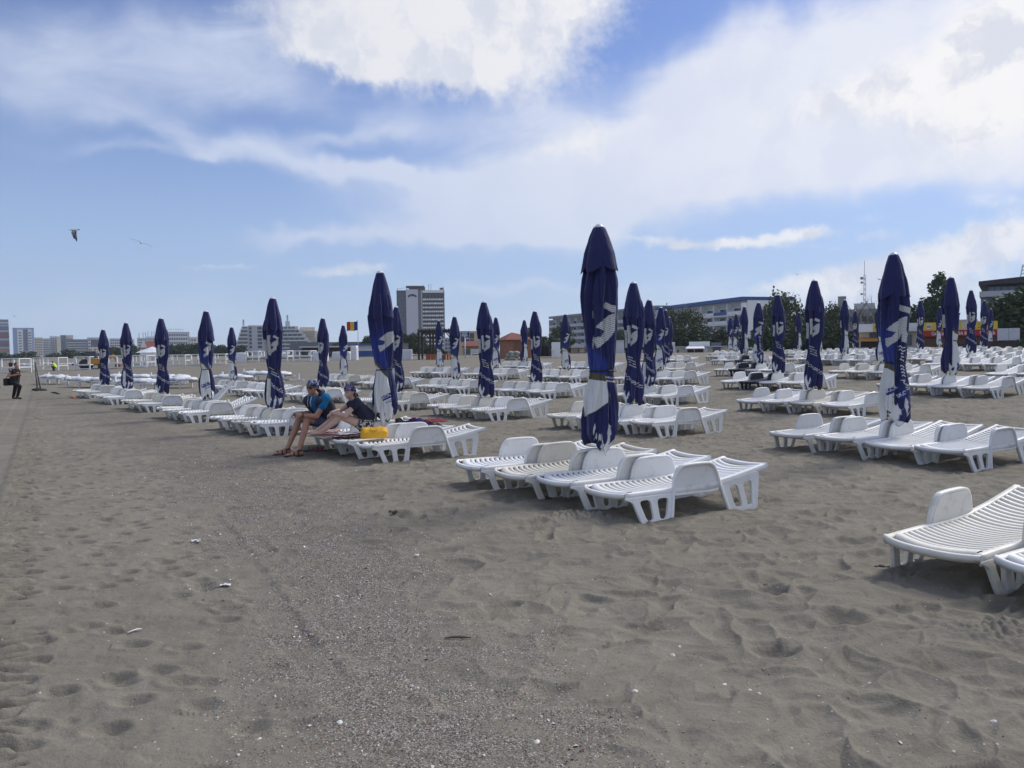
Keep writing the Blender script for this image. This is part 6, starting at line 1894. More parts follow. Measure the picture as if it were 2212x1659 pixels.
cabana(3, 79 * .99 if False else 78, 777 if False else 777, 805, 'white cabana frame at the far left with a seated person', 0) if False else None
cabana(3, 43, 774, 806, 'white cabana frame at the far left with a seated person', 0)
cabana(72, 127, 772, 801, 'open white cabana frame with upright slats near the walking man', 1)
cabana(161, 195, 770, 799, 'white cabana frame left of the leftmost parasol, rusty metal inside', 2)
cabana(234, 268, 768, 796, 'white cabana frame between the two leftmost parasols', 0)
cabana(286, 318, 767, 794, 'white cabana frame right of the second parasol from left', 1)
cabana(302, 340, 766, 791, 'white cabana frame overlapping its neighbour left of the third parasol', 1)
cabana(358, 401, 766, 790, 'white cabana frame right of the third parasol from left', 1)
cabana(412, 437, 765, 789, 'white cabana frame just left of the SKOL wrapped parasol', 0)
cabana(447, 489, 764, 788, 'white cabana frame right of the SKOL wrapped parasol', 1)
cabana(531, 560, 758, 782, 'tall white curtained cabana below the stepped hotel', 2)
cabana(563, 580, 758, 781, 'narrow white curtained cabana beside the parasol with frilled hem', 2)
cabana(606, 622, 757, 780, 'narrow white curtained cabana right of the parasol with frilled hem', 2)
cabana(634, 673, 757, 780, 'wide white curtained cabana in front of the grey hall', 2)
# covered stacks standing by the promenade
def covered(xa, xb, yt, yb, label, seed):
    g = ground_at((xa + xb) / 2, yb); D = g.y; w = (xb - xa) * D / FPX; h = P(xa, yt, D).z - g.z
    n = 14; vs = []; fs = []
    for j in range(8):
        for i in range(28):
            a = 2 * PI * i / 28; ex = abs(math.cos(a)) ** .4 * math.copysign(1, math.cos(a)); ey = abs(math.sin(a)) ** .4 * math.copysign(1, math.sin(a))
            t = j / 7; f = 1 + .04 * float(perlin(np.float64(a * 3 + seed), np.float64(t * 3))) - (.06 if j == 7 else 0)
            vs.append((ex * w / 2 * f, ey * .6 * f + .6, h * t + .04 * float(perlin(np.float64(a * 2 + seed), np.float64(t * 2)))))
    for j in range(7):
        for i in range(28): fs.append((j * 28 + i, j * 28 + (i + 1) % 28, (j + 1) * 28 + (i + 1) % 28, (j + 1) * 28 + i))
    fs.append(tuple(range(7 * 28, 8 * 28)))
    o = link('covered_stack', mesh_np('covered_stack', vs, fs, TARP, True), None, g); tag(o, label, 'covered stack', 'stacks under white covers')
covered(509, 531, 762, 783, 'stack under a white cover left of the curtained cabanas', 1)
covered(674, 692, 760, 781, 'rounded stack under a white cover beside the hall', 2)
covered(693, 706, 759, 780, 'smaller covered stack left of the dark fence panels', 3)
covered(716, 757, 760, 778, 'low white graffiti covered counter before the restaurant', 4)
covered(757, 771, 747, 778, 'tall stack of white chairs beside the blue based kiosk', 5)
covered(866, 889, 755, 777, 'white padded cover standing left of the dark pergola', 6)
def folded_beds():
    specs = [(88, 150, 829, 'long white rolled beach bed behind the walking man'), (150, 232, 836, 'longest white rolled bed lying left of the leftmost parasol'),
             (238, 325, 828, 'white rolled bed between the first and third parasols'), (255, 345, 842, 'white rolled bed nearest the leftmost lounger group'),
             (332, 405, 830, 'heaped white cloth roll right of the third parasol'), (345, 420, 837, 'flat white bed frame with cloth below the heaped roll'),
             (462, 540, 831, 'white cloth roll left of the frilled hem parasol'), (530, 625, 822, 'pale rolled bed passing behind the frilled hem parasol')]
    for k, (xa, xb, y, lab) in enumerate(specs):
        a, b = ground_at(xa, y), ground_at(xb, y + 1); d = b - a; L = d.length
        r = empty('beach_bed', a, math.atan2(d.y, d.x)); tag(r, lab, 'beach bed', 'white beach beds lying folded on the sand')
        nu, nv = 44, 14; vs = []
        for i in range(nu):
            for j in range(nv):
                t = i / (nu - 1); an = 2 * PI * j / nv
                rr = (.20 + .07 * float(fbm(np.float64(t * 7 + k * 5), np.float64(an), 3))) * (1 - .7 * abs(2 * t - 1) ** 9)
                vs.append((t * L, math.cos(an) * rr * 2.4, .44 + math.sin(an) * rr * .62 + .07 * float(perlin(np.float64(t * 23 + k), np.float64(an * 1.5))) + .10 * float(fbm(np.float64(t * 4 + k), np.float64(2.2), 2))))
        fs = [(i * nv + j, i * nv + (j + 1) % nv, (i + 1) * nv + (j + 1) % nv, (i + 1) * nv + j) for i in range(nu - 1) for j in range(nv)]
        fs += [tuple(range(nv)), tuple(range((nu - 1) * nv, nu * nv))]
        me = mesh_np('cover', vs, fs, TARP, True); link('cover', me, r)
        mb = MB()
        for s in (-.38, .38): mb.box((L / 2, s, .34), (L, .07, .08))
        mb.build('frame', W_PAINT, r)
        n = max(3, int(L / 1.2))
        for q in range(n):
            for s in (-.36, .36):
                mb = MB(); hh = .40 if q % 3 else .75; mb.box((L * (q + .3) / n, s, hh / 2 - .03), (.08, .08, hh)); mb.build('leg', W_PAINT, r)
folded_beds()
def left_bits():
    g = ground_at(84, 843); r = empty('shovel_pair', g); 
    COL.objects.unlink(r); bpy.data.objects.remove(r)
    for k, (xt, xb, lab) in enumerate(((75, 81, 'long brown pole leaning in the sand right of the walking man'), (76, 89, 'second brown pole leaning to the right beside its twin'))):
        b = ground_at(xb, 843 + k); t = P(xt, 782, b.y)
        r = empty('pole', b); tag(r, lab, 'pole', 'wooden poles stuck in the sand')
        mb = MB(); mb.tube([(0, 0, -.1), t - b], [.035, .028], 8); mb.build('shaft', mat('weathered_wood', (.12, .10, .085), .9, var=.2, vscale=6), r, True)
        mb = MB(); ball(mb, (0, 0, .03), (.30, .2, .09), None, 10, 7); mb.build('foot', WOOD_D, r, True)
    a, b = ground_at(111, 848), ground_at(129, 852); mb = MB(); mb.tube([a, (a + b) / 2 + Vector((0, 0, .05)), b], .035, 6); tag(mb.build('stick', WOOD_D, None, True), 'dark stick lying on the sand near the leaning poles', 'stick')
    g = ground_at(158, 861); mb = MB(); ball(mb, g + Vector((0, 0, .04)), (.13, .09, .07), None, 10, 7); tag(mb.build('litter', mat('orange_litter', (.45, .16, .08), .7), None, True), 'small orange and white litter on the sand before the leftmost loungers', 'litter')
    # digger
    g = ground_at(183, 799); r = empty('digger', (g.x, g.y + 2, g.z), .25); tag(r, 'yellow backhoe digger half hidden behind the leftmost parasol', 'digger')
    Yl = mat('digger_yellow', (.50, .24, .03), .6, var=.15)
    mb = MB(); mb.box((0, 0, .95), (2.4, 1.3, .7)); mb.box((1.3, 0, .85), (.7, 1.1, .5)); mb.build('chassis', Yl, r, bevel=.05)
    mb = MB(); mb.box((-.2, 0, 2.2), (1.3, 1.2, .1)); mb.build('cab_roof', Yl, r, bevel=.03)
    mb = MB(); mb.box((-.2, 0, 1.75), (1.2, 1.1, .8)); mb.build('cab_glass', GLASS, r)
    for (x, rr) in ((-.8, .62), (1.1, .42)):
        for s in (-.7, .7):
            mb = MB(); mb.lathe([(.12, -.15), (rr * .9, -.17), (rr, -.1), (rr, .1), (rr * .9, .17), (.12, .15)], 20); o = mb.build('wheel', D_PLAST, r, True); o.location = (x, s, rr); o.rotation_euler = (PI / 2, 0, 0)
    mb = MB(); mb.bar((1.4, 0, 1.1), (2.2, 0, 1.7), .25); mb.bar((2.2, 0, 1.7), (2.7, 0, .6), .22); mb.build('loader_arm', Yl, r)
    mb = MB(); mb.prism([(2.5, -.8, .15), (3.1, -.8, .15), (3.0, -.8, .75), (2.5, -.8, .7)], (0, 1.6, 0)); mb.build('bucket', mat('rust', (.16, .06, .03), .9, var=.3), r)
    # open parasol and heaps in the background
    g = ground_at(330, 786); r = empty('open_parasol', g); tag(r, 'open white parasol behind the cabanas, third parasol from left', 'parasol')
    mb = MB(); mb.lathe([(2.1, 1.55), (1.2, 1.9), (.05, 2.35)], 12); mb.build('canopy', TARP, r); mb = MB(); mb.tube([(0, 0, 0), (0, 0, 2.3)], .04, 8); mb.build('pole', W_PAINT, r, True)
    g = ground_at(92, 796); 
    for k, (x, y, w_, lab, m) in enumerate(((145, 788, 2.4, 'white cloth lying far behind the slatted cabana', TARP), (163, 789, .9, 'blue cloth lying far right of the white cloth', BLUE_P), (103, 787, 2.0, 'pale boards lying behind the slatted cabana', W_PAINT), (58, 789, 3.0, 'white boards heaped behind the walking man', W_PAINT))):
        g = ground_at(x, y); mb = MB()
        for i in range(5): ball(mb, ((i - 2) * w_ / 5, rnd.uniform(-.1, .1), .12), (w_ / 6, .35, rnd.uniform(.12, .25)), None, 8, 6)
        o = mb.build('cloth_heap', m, None, True); o.location = g; tag(o, lab, 'heap')
left_bits()
def right_side():
    # self service kiosk
    Y = 72
    r, w, h = tower('shop', 'low shop with a white fascia, yellow sign and orange awning', 1855, 1982, 701, Y, 6, W_CREAM, cat='shop')
    X = lambda x: (x - 1918.5) * Y / FPX * .898
    Z = lambda y: h - (y - (701 - .0)) * Y / FPX
    block('fascia', r, (0, -.35, Z(708)), (w, .7, .75), W_WHITE)
    block('sign', r, (X(1909), -.74, Z(708.5)), (X(1933) - X(1887), .08, .70), W_YEL)
    mb = MB(); text_mb(mb, 'AUTOSERVIRE', (X(1890), -.80, Z(709.5)), (1, 0, 0), (0, 0, 1), .34, X(1931) - X(1890)); mb.build('lettering', mat('sign_black', (.02, .02, .02), .6), r)
    block('window', r, (X(1888), -.05, Z(722)), (X(1898) - X(1878), .12, .75), GLASS); block('window', r, (X(1955), -.05, Z(735)), (1.1, .12, 1.0), GLASS_B)
    mb = MB(); mb.prism([(X(1855), -1.7, Z(737)), (X(1898), -1.7, Z(737)), (X(1898), -.05, Z(729)), (X(1855), -.05, Z(729))], (0, 0, .06)); mb.build('awning', mat('orange_awning', (.48, .20, .04), .7), r)
    block('shopfront', r, (X(1878), -.06, Z(746)), (X(1896) - X(1858), .1, .85), mat('dark_interior', (.05, .04, .035), .7))
    # red bar with yellow boards
    Y = 64
    r, w, h = tower('bar', 'red fronted terrace bar with yellow crisp advertisements above', 1993, 2153, 695, Y, 6, mat('bar_red', (.13, .022, .022), .7), cat='bar')
    X2 = lambda x: (x - 2073) * Y / FPX * .864
    Z2 = lambda y: h - (y - 695) * Y / FPX
    block('advert_board', r, (0, -.12, Z2(704)), (w, .2, (713 - 695.5) * Y / FPX), W_YEL)
    block('sign_board', r, (0, -.16, Z2(719.6)), (w, .28, (726 - 713.6) * Y / FPX), mat('sign_red', (.36, .018, .025), .5))
    wm = mat('sign_white', (.72, .72, .70), .5)
    mb = MB()
    text_mb(mb, 'Coca-Cola', (X2(2012), -.31, Z2(723)), (1, 0, 0), (0, 0, 1), .30, 1.05)
    text_mb(mb, 'TERASA BAR', (X2(2048), -.31, Z2(722.8)), (1, 0, 0), (0, 0, 1), .27, 1.75)
    text_mb(mb, 'Coca-Cola', (X2(2116), -.31, Z2(723)), (1, 0, 0), (0, 0, 1), .30, 1.05)
    mb.build('sign_lettering', wm, r)
    mb = MB(); lm = MB()
    for x in (2006, 2101):
        c = Vector((X2(x), -.24, Z2(704)))
        mb.prism([c + Vector((.24 * math.cos(t), 0, .20 * math.sin(t))) for t in np.linspace(0, 2 * PI, 22)[:-1]], (0, -.02, 0))
        lm.prism([c + Vector((.21 * math.cos(t), -.025, .10 * math.sin(t))) for t in np.linspace(0, 2 * PI, 22)[:-1]], (0, -.01, 0))
    mb.build('advert_roundel', wm, r); lm.build('advert_ribbon', W_RED, r)
    mb = MB()
    for x in (2006, 2101): text_mb(mb, "Lay's", (X2(x) - .17, -.29, Z2(705)), (1, 0, 0), (0, 0, 1), .11, .34)
    mb.build('roundel_lettering', wm, r)
    mb = MB()
    for k, (xa, xb, yy) in enumerate(((2038, 2064, 702), (2030, 2062, 706), (2026, 2064, 710), (2112, 2120, 701), (2112, 2122, 708))):
        x = xa
        while x < xb:
            L = rnd.uniform(1.2, 3.2); mb.box((X2(x + L / 2), -.23, Z2(yy)), (L * Y / FPX * .8, .02, .07)); x += L + .4
    mb.build('advert_small_print', mat('advert_brown', (.32, .10, .02), .6), r)
    block('advert_picture', r, (X2(2085), -.235, Z2(704.5)), (X2(2094) - X2(2078), .03, .62), mat('picture_pale', (.55, .45, .40), .6, var=.4, vscale=6))
    for k in range(5): block('shutter', r, (X2(2008 + 32 * k), -.05, Z2(741)), (X2(28) - X2(0), .1, .85), mat('bar_brown', (.11, .055, .035), .8))
    mb = MB()
    for k in range(4): mb.box((X2(2085), -1.4, .45 + .22 * k), (w * .5, .06, .08))
    mb.build('terrace_rail', WOOD_D, r)
    # grey buildings behind
    tower('building', 'grey concrete building with roof box behind the bare trees', 1788, 1905, 668, 130, 14, mat('weathered_concrete', (.27, .26, .25), .9, var=.12), 2, 8, GLASS, (.6, .35), cat='building', margin=(.04, .25))
    tower('building', 'square concrete stair tower rising from the grey building', 1810, 1828, 640, 134, 8, mat('weathered_concrete', (.27, .26, .25), .9), 3, 1, GLASS, (.3, .1), cat='building')
    tower('building', 'pale flat block between the seventh row parasols and the mast', 1845, 1890, 655, 142, 10, W_GREY, 3, 5, GLASS, cat='building')
    tower('building', 'pale narrow block left of the red bar', 1975, 1990, 680, 120, 8, W_GREY, 4, 2, GLASS, cat='building')
    tower('building', 'plain grey wall block behind the tall parasols at right', 2068, 2112, 690, 110, 8, W_GREY, 2, 3, GLASS, cat='building')
    # mast
    p = P(1867.5, 563, 150); zb = gz(p.x, p.y); H = p.z - zb
    r = empty('aerial_mast', (p.x, p.y, zb)); tag(r, 'tall lattice aerial mast with small dishes', 'mast')
    mb = MB(); s = .28
    for (x, y) in ((-s, -s), (s, -s), (0, s)): mb.bar((x, y, 0), (x * .6, y * .6, H * .84), .07)
    for k in range(int(H * .84)):
        for (a, b) in (((-s, -s), (s, -s)), ((s, -s), (0, s)), ((0, s), (-s, -s))): f = 1 - .4 * k / (H * .84); mb.bar((a[0] * f, a[1] * f, k), (b[0] * f, b[1] * f, k + .9), .045)
    mb.bar((0, 0, H * .82), (0, 0, H), .07); mb.build('lattice', W_GREY, r)
    for (zf, d) in ((.80, .55), (.75, .4), (.62, .4), (.52, .3)):
        mb = MB(); ball(mb, (-.6, -.2, H * zf), (d * .55, .3, d * .55), None, 12, 8); mb.bar((-.5, 0, H * zf), (0, 0, H * zf), .1); mb.build('dish', mat('dish_grey', (.25, .26, .27), .6), r, True)
    # modern building with overhanging roof
    Y = 92
    X = lambda x: (x - 2180) * Y / FPX * .840
    g = P(2180, 760, Y); base = gz(g.x, g.y) - .4; Z = lambda y: P(2180, y, Y).z - base
    r = empty('building', (g.x, Y, base), math.atan2(-g.x, Y)); tag(r, 'modern building with a wide dark overhanging roof and blue glass storey', 'building')
    block('wall', r, (X(2200), 6, Z(640) / 2), (X(2290) - X(2122), 12, Z(640)), mat('lilac_render', (.30, .29, .32), .85, var=.06))
    block('parapet', r, (X(2200), 5.5, Z(634)), (X(2290) - X(2117), 13.2, Z(628) - Z(640)), W_GREY)
    block('glazing', r, (X(2212), 7, (Z(612) + Z(629)) / 2), (X(2290) - X(2130), 10, Z(612) - Z(629)), mat('sky_glass', (.10, .19, .36), .08, spec=.8))
    for x in (2130.5, 2145, 2160, 2176, 2192): block('mullion', r, (X(x), 1.95, (Z(612) + Z(629)) / 2), (.10, .12, Z(612) - Z(629)), W_DARK)
    mb = MB(); mb.prism([(X(2111), -.5, Z(613)), (X(2290), -2.5, Z(613)), (X(2290), -2.5, Z(597)), (X(2111), -.5, Z(605))], (0, 14, 0)); mb.build('roof', mat('roof_brown', (.055, .045, .048), .7), r)
    block('window', r, (X(2136), -.02, Z(655)), (.5, .1, 1.6), GLASS)
    p = P(2211, 571, 95); r = empty('aerial_mast', (p.x, p.y, Z(598) + base)); tag(r, 'short steel lattice mast on the overhanging roof at the right edge', 'mast')
    mb = MB(); hh = p.z - (Z(598) + base)
    for s in (-.4, .4): mb.bar((s, 0, 0), (s * .2, 0, hh), .07)
    for k in range(4): mb.bar((-.35 + .06 * k, 0, hh * k / 4), (.35 - .06 * k, 0, hh * (k + .8) / 4), .05); mb.bar((-.35 + .07 * k, 0, hh * (k + .5) / 4), (.35 - .07 * k, 0, hh * (k + .5) / 4), .05)
    mb.build('lattice', W_GREY, r)
    # notice board and bins
    g = ground_at(2178, 768); g = P(2178, 760, 56); g.z = gz(g.x, g.y)
    r = empty('notice_board', g, -.57); tag(r, 'large white two panel notice board at the right edge', 'notice board')
    zt = P(2178, 709, 56).z - g.z; zl = P(2178, 735, 56).z - g.z; wd = 40 * 56 / FPX
    for s in (-.25, .25): mb = MB(); mb.box((s * wd, 0, (zt + zl) / 2), (wd * .49, .06, zt - zl)); mb.build('panel', mat('poster_paper', (.50, .52, .56), .6, var=.12, vscale=5), r)
    for s in (-.48, .48): mb = MB(); mb.bar((s * wd, .06, 0), (s * wd, .06, zt), .09); mb.build('post', W_GREY, r)
    for k, x in enumerate((2146, 2160, 2172, 2184)):
        g = P(x, 757, 53); g.z = gz(g.x, g.y); r = empty('waste_bin', g); tag(r, 'dark brown wheeled bin, %s of four under the large notice board' % ('leftmost', 'second', 'third', 'rightmost')[k], 'bin', 'bins under the notice board')
        mb = MB(); mb.prism([(-.2, -.24, .1), (.2, -.24, .1), (.26, -.3, .78), (-.26, -.3, .78)], (0, .56, 0)); mb.build('bin_body', mat('bin_brown', (.03, .022, .02), .5), r)
        mb = MB(); mb.box((0, -.02, .82), (.56, .64, .08)); mb.build('lid', mat('bin_brown', (.03, .022, .02), .5), r)
right_side()
# ---------------------------------------------------------------- planting
def plant_trees():
    belt = 'belt of dark trees behind the white cabanas'
    lab = 'dark green tree in the belt behind the white cabanas'
    for (x, yt, D, k, wd) in ((6, 757, 300, 'bush', 1.5), (34, 759, 280, 'bush', 1.6), (62, 757, 300, 'broad', 1.7), (118, 757, 330, 'bush', 1.4), (150, 752, 300, 'broad', 1.5), (178, 755, 280, 'bush', 1.5), (205, 758, 280, 'bush', 1.6),
                              (238, 745, 290, 'broad', 1.3), (262, 749, 280, 'broad', 1.4), (288, 742, 300, 'broad', 1.2), (308, 745, 310, 'bush', 1.3), (358, 741, 260, 'broad', 1.5), (382, 739, 260, 'broad', 1.5), (402, 741, 270, 'broad', 1.4),
                              (424, 738, 260, 'broad', 1.4), (452, 741, 260, 'broad', 1.5), (478, 742, 250, 'broad', 1.5), (497, 745, 250, 'broad', 1.4), (515, 743, 250, 'broad', 1.3)):
        tree(k, x, 785, yt, D, lab, belt, wd)
    tree('broad', 800, 770, 722, 190, 'dark round tree left of the bright blue panelled parasol', None, 1.3)
    tree('broad', 780, 770, 741, 240, 'low tree behind the restaurant roof by the flag', None, 1.2)
    tree('broad', 728, 768, 737, 250, 'small dark tree above the restaurant roof', None, 1.2)
    for (x, yt, l) in ((868, 713, 'tallest broad tree at the foot of the hotel tower'), (890, 717, 'broad tree below the white panel of the hotel tower'), (906, 726, 'rightmost broad tree at the foot of the hotel tower')):
        tree('broad', x, 772, yt, 170, l, None, 1.15)
    tree('bush', 935, 774, 738, 150, 'loose shrub seen through the dark pergola', None, 1.4)
    tree('broad', 1150, 772, 703, 160, 'round dark tree behind the brick hut', None, 1.0)
    tree('airy', 1212, 772, 688, 150, 'loose leafy tree with sky gaps right of the brick hut', None, 1.0); tree('bush', 1185, 772, 716, 140, 'low dark shrub above the black bins', None, 1.5); tree('bush', 1225, 772, 722, 135, 'shrub below the loose leafy tree', None, 1.6)
    tree('broad', 1335, 765, 706, 180, 'green tree rising above the pale grey wall', None, 1.2); tree('bush', 1310, 765, 712, 180, 'smaller green tree left above the pale grey wall', None, 1.2)
    tree('airy', 1444, 765, 651, 135, 'tall loose tree left of the white and blue hotel', None, .85); tree('airy', 1492, 765, 652, 130, 'tall half bare tree before the white and blue hotel', None, 1.0)
    for (x, yt, k, l) in ((1432, 705, 'broad', 'dark tree behind the fifth row parasols'), (1466, 702, 'broad', 'dark tree under the tall loose tree'), (1508, 706, 'broad', 'green tree in front of the blue balconies'), (1556, 700, 'bush', 'green shrub right of the blue balconies'), (1575, 706, 'bush', 'dark shrub behind the three far parasols')):
        tree(k, x, 764, yt, 120, l, None, 1.2)
    tree('airy', 1684, 762, 612, 105, 'tall wind blown tree with a broad open crown', None, .95)
    for (x, yt, k, l) in ((1640, 706, 'broad', 'dark tree below the wind blown tree, left side'), (1668, 700, 'broad', 'dark tree below the wind blown tree, middle'), (1702, 704, 'broad', 'dark tree below the wind blown tree, right side'), (1735, 690, 'broad', 'dark tree left of the tall parasol with slanted lettering'), (1772, 690, 'broad', 'dark tree just right of the lettered parasol'), (1800, 695, 'bush', 'shrub before the grey concrete building'), (1838, 703, 'bush', 'shrub left of the shop with orange awning')):
        tree(k, x, 760, yt, 100, l, None, 1.15)
    tree('airy', 1737, 762, 655, 112, 'open crowned tree beside the lettered third row parasol', None, .7); tree('airy', 1793, 762, 640, 112, 'open crowned tree before the square stair tower', None, .75)
    tree('bare', 1846, 760, 645, 100, 'bare branched tree left of the aerial mast', None, .9, 1.0); tree('bare', 1872, 760, 660, 98, 'low bare tree under the aerial mast', None, .9, 2.0); tree('bare', 1890, 760, 644, 102, 'bare branched tree right of the aerial mast', None, .9, 3.0)
    tree('tall', 2026, 762, 588, 92, 'tall uneven tree behind the parasol with a white side strip', None, 1.0, .4)
    tree('broad', 1992, 762, 648, 95, 'dark tree left of the tall uneven tree', None, .9); tree('broad', 2092, 762, 690, 90, 'low dark tree behind the red bar', None, .9)
    tree('broad', 2194, 765, 628, 70, 'big dense dark tree before the modern building', None, 1.25); tree('broad', 2222, 765, 607, 78, 'dense green tree at the right edge of the frame', None, 1.25)
    tree('bush', 2205, 762, 722, 56, 'shrub behind the large notice board', None, 1.3)
plant_trees()
# promenade edge
def promenade():
    a = ground_at(500, 788)
    mb = MB()
    p0, p1 = Vector((-45, 118, gz(-45, 118))), Vector((25, 108, gz(25, 108)))
    mb.bar(p0 + Vector((0, 0, .05)), p1 + Vector((0, 0, .05)), .4, .35)
    o = mb.build('promenade_kerb', mat('kerb_concrete', (.20, .19, .18), .9, var=.15)); tag(o, 'low concrete kerb at the top of the beach below the cabanas', 'kerb')
promenade()
# ---------------------------------------------------------------- shells and small things on the sand
SHELLC = np.array([(.62, .59, .54), (.44, .415, .38), (.28, .257, .228), (.10, .088, .078), (.16, .075, .05), (.30, .20, .13), (.045, .045, .055), (.50, .46, .40)])
def shell_debris():
    rs = np.random.RandomState(11)
    n = 260000
    Y = 2.0 + 11.0 * rs.rand(n) ** 1.7; X = -5.5 + 8.5 * rs.rand(n)
    ok = (np.abs(X) < Y * .72 + .4)
    X, Y = X[ok], Y[ok]
    bm, s, al = band_mask(X, Y)
    dens = np.clip(bm, 0, 1) ** 1.2 + .010 + .05 * np.exp(-((s + 1.4) / .7) ** 2) * (s < 0)
    keep = rs.rand(len(X)) < dens * np.clip(1.6 - Y * .09, .3, 1)
    X, Y, bm = X[keep], Y[keep], bm[keep]
    Z = base_z(X, Y) + detail_z(X, Y)
    k = len(X)
    size = .0026 + .0045 * rs.rand(k) ** 2.4 + .006 * (rs.rand(k) < .03)
    clump = sst(fbm(X * 3.1 + 9, Y * 3.1, 3), .05, .35)
    size *= np.clip(.8 + Y * .05, 1, 1.5) * (.85 + .75 * clump * rs.rand(k))
    ci = rs.choice(8, k, p=[.11, .22, .25, .15, .07, .09, .05, .06]); col = SHELLC[ci] * (.75 + .4 * rs.rand(k))[:, None]
    red = (fbm(X * 1.7 + 5, Y * 1.7 + 2, 3) > .12) & (rs.rand(k) < .35); col[red] = np.array([.15, .085, .06]) * (.6 + .7 * rs.rand(int(red.sum())))[:, None]
    a = rs.rand(k) * 6.283; tl = rs.normal(size=(k, 2)) * .35
    u = np.stack([np.cos(a), np.sin(a), tl[:, 0]], 1); v = np.stack([-np.sin(a), np.cos(a), tl[:, 1]], 1)
    as_ = (.35 + .6 * rs.rand(k))[:, None]
    C = np.stack([X, Y, Z + size * .45], 1); S_ = size[:, None]
    up = np.array([0, 0, 1.0])
    pts = np.stack([C - u * S_ - up * S_ * .4, C + v * S_ * as_ - up * S_ * .2, C + u * S_ - up * S_ * .4, C - v * S_ * as_ - up * S_ * .2, C + up * S_ * .25], 1)
    b = np.arange(k)[:, None] * 5
    F = np.concatenate([b + np.array([[0, 3, 4]]), b + np.array([[3, 2, 4]]), b + np.array([[2, 1, 4]]), b + np.array([[1, 0, 4]])], 0)
    me = mesh_np('shell_debris', pts.reshape(-1, 3), F, vcol_mat('shell', .6, .35), False)
    set_col(me, np.repeat(col, 5, 0))
    o = link('shell_debris', me); tag(o, 'band of crushed grey and white shells across the sand', 'shells', kind='stuff')
shell_debris()
def seashells():
    spots = [(1371, 1499, 0.0168, (.66, .64, .60)), (1565, 1476, 0.0154, (.70, .69, .66)), (1620, 1492, 0.0140, (.68, .66, .62)), (1640, 1500, 0.0168, (.45, .43, .41)), (1452, 1420, 0.0182, (.58, .55, .5)),
             (1880, 1472, 0.0140, (.62, .6, .57)), (2150, 1565, 0.0182, (.66, .64, .60)), (640, 1352, 0.0154, (.7, .68, .65)), (735, 1565, 0.0196, (.66, .64, .61)), (560, 1595, 0.0168, (.6, .58, .55)), (1160, 1610, 0.0182, (.66, .64, .60)), (1015, 1480, 0.0140, (.36, .15, .08))]
    side = ['right of the dug pit', 'on the rippled sand', 'near the lower right', 'beside a white one', 'between ripples', 'under the nearest lounger', 'at the lower right corner', 'on the smooth left sand', 'at the left of the shell band', 'at the lower left', 'at the bottom centre', 'on the shell band']
    for k, (x, y, r_, c) in enumerate(spots):
        p = ground_at(x, y); p.z = surf_z(p.x, p.y)
        vs = []; n = 18; m = 6
        for j in range(m):
            for i in range(n):
                a = 2 * PI * i / n; t = j / (m - 1); rib = 1 + .05 * math.cos(a * 9)
                vs.append((r_ * (1 - t) * math.cos(a) * rib + .25 * r_ * t, r_ * .8 * (1 - t) * math.sin(a) * rib, r_ * .55 * math.sin(t * PI / 2)))
        fs = [(j * n + i, j * n + (i + 1) % n, (j + 1) * n + (i + 1) % n, (j + 1) * n + i) for j in range(m - 1) for i in range(n)]
        o = link('seashell', mesh_np('seashell', vs, fs, mat('shell_%d' % k, c, .5, var=.2, vscale=60), True), None, (p.x, p.y, p.z - .004), (rnd.uniform(-.3, .3), rnd.uniform(-.3, .3), rnd.uniform(0, 6)))
        tag(o, '%s ribbed cockle shell %s' % ('reddish brown' if c[0] < .4 else ('grey' if c[0] < .5 else 'white'), side[k]), 'seashell', 'larger shells on the sand')
seashells()
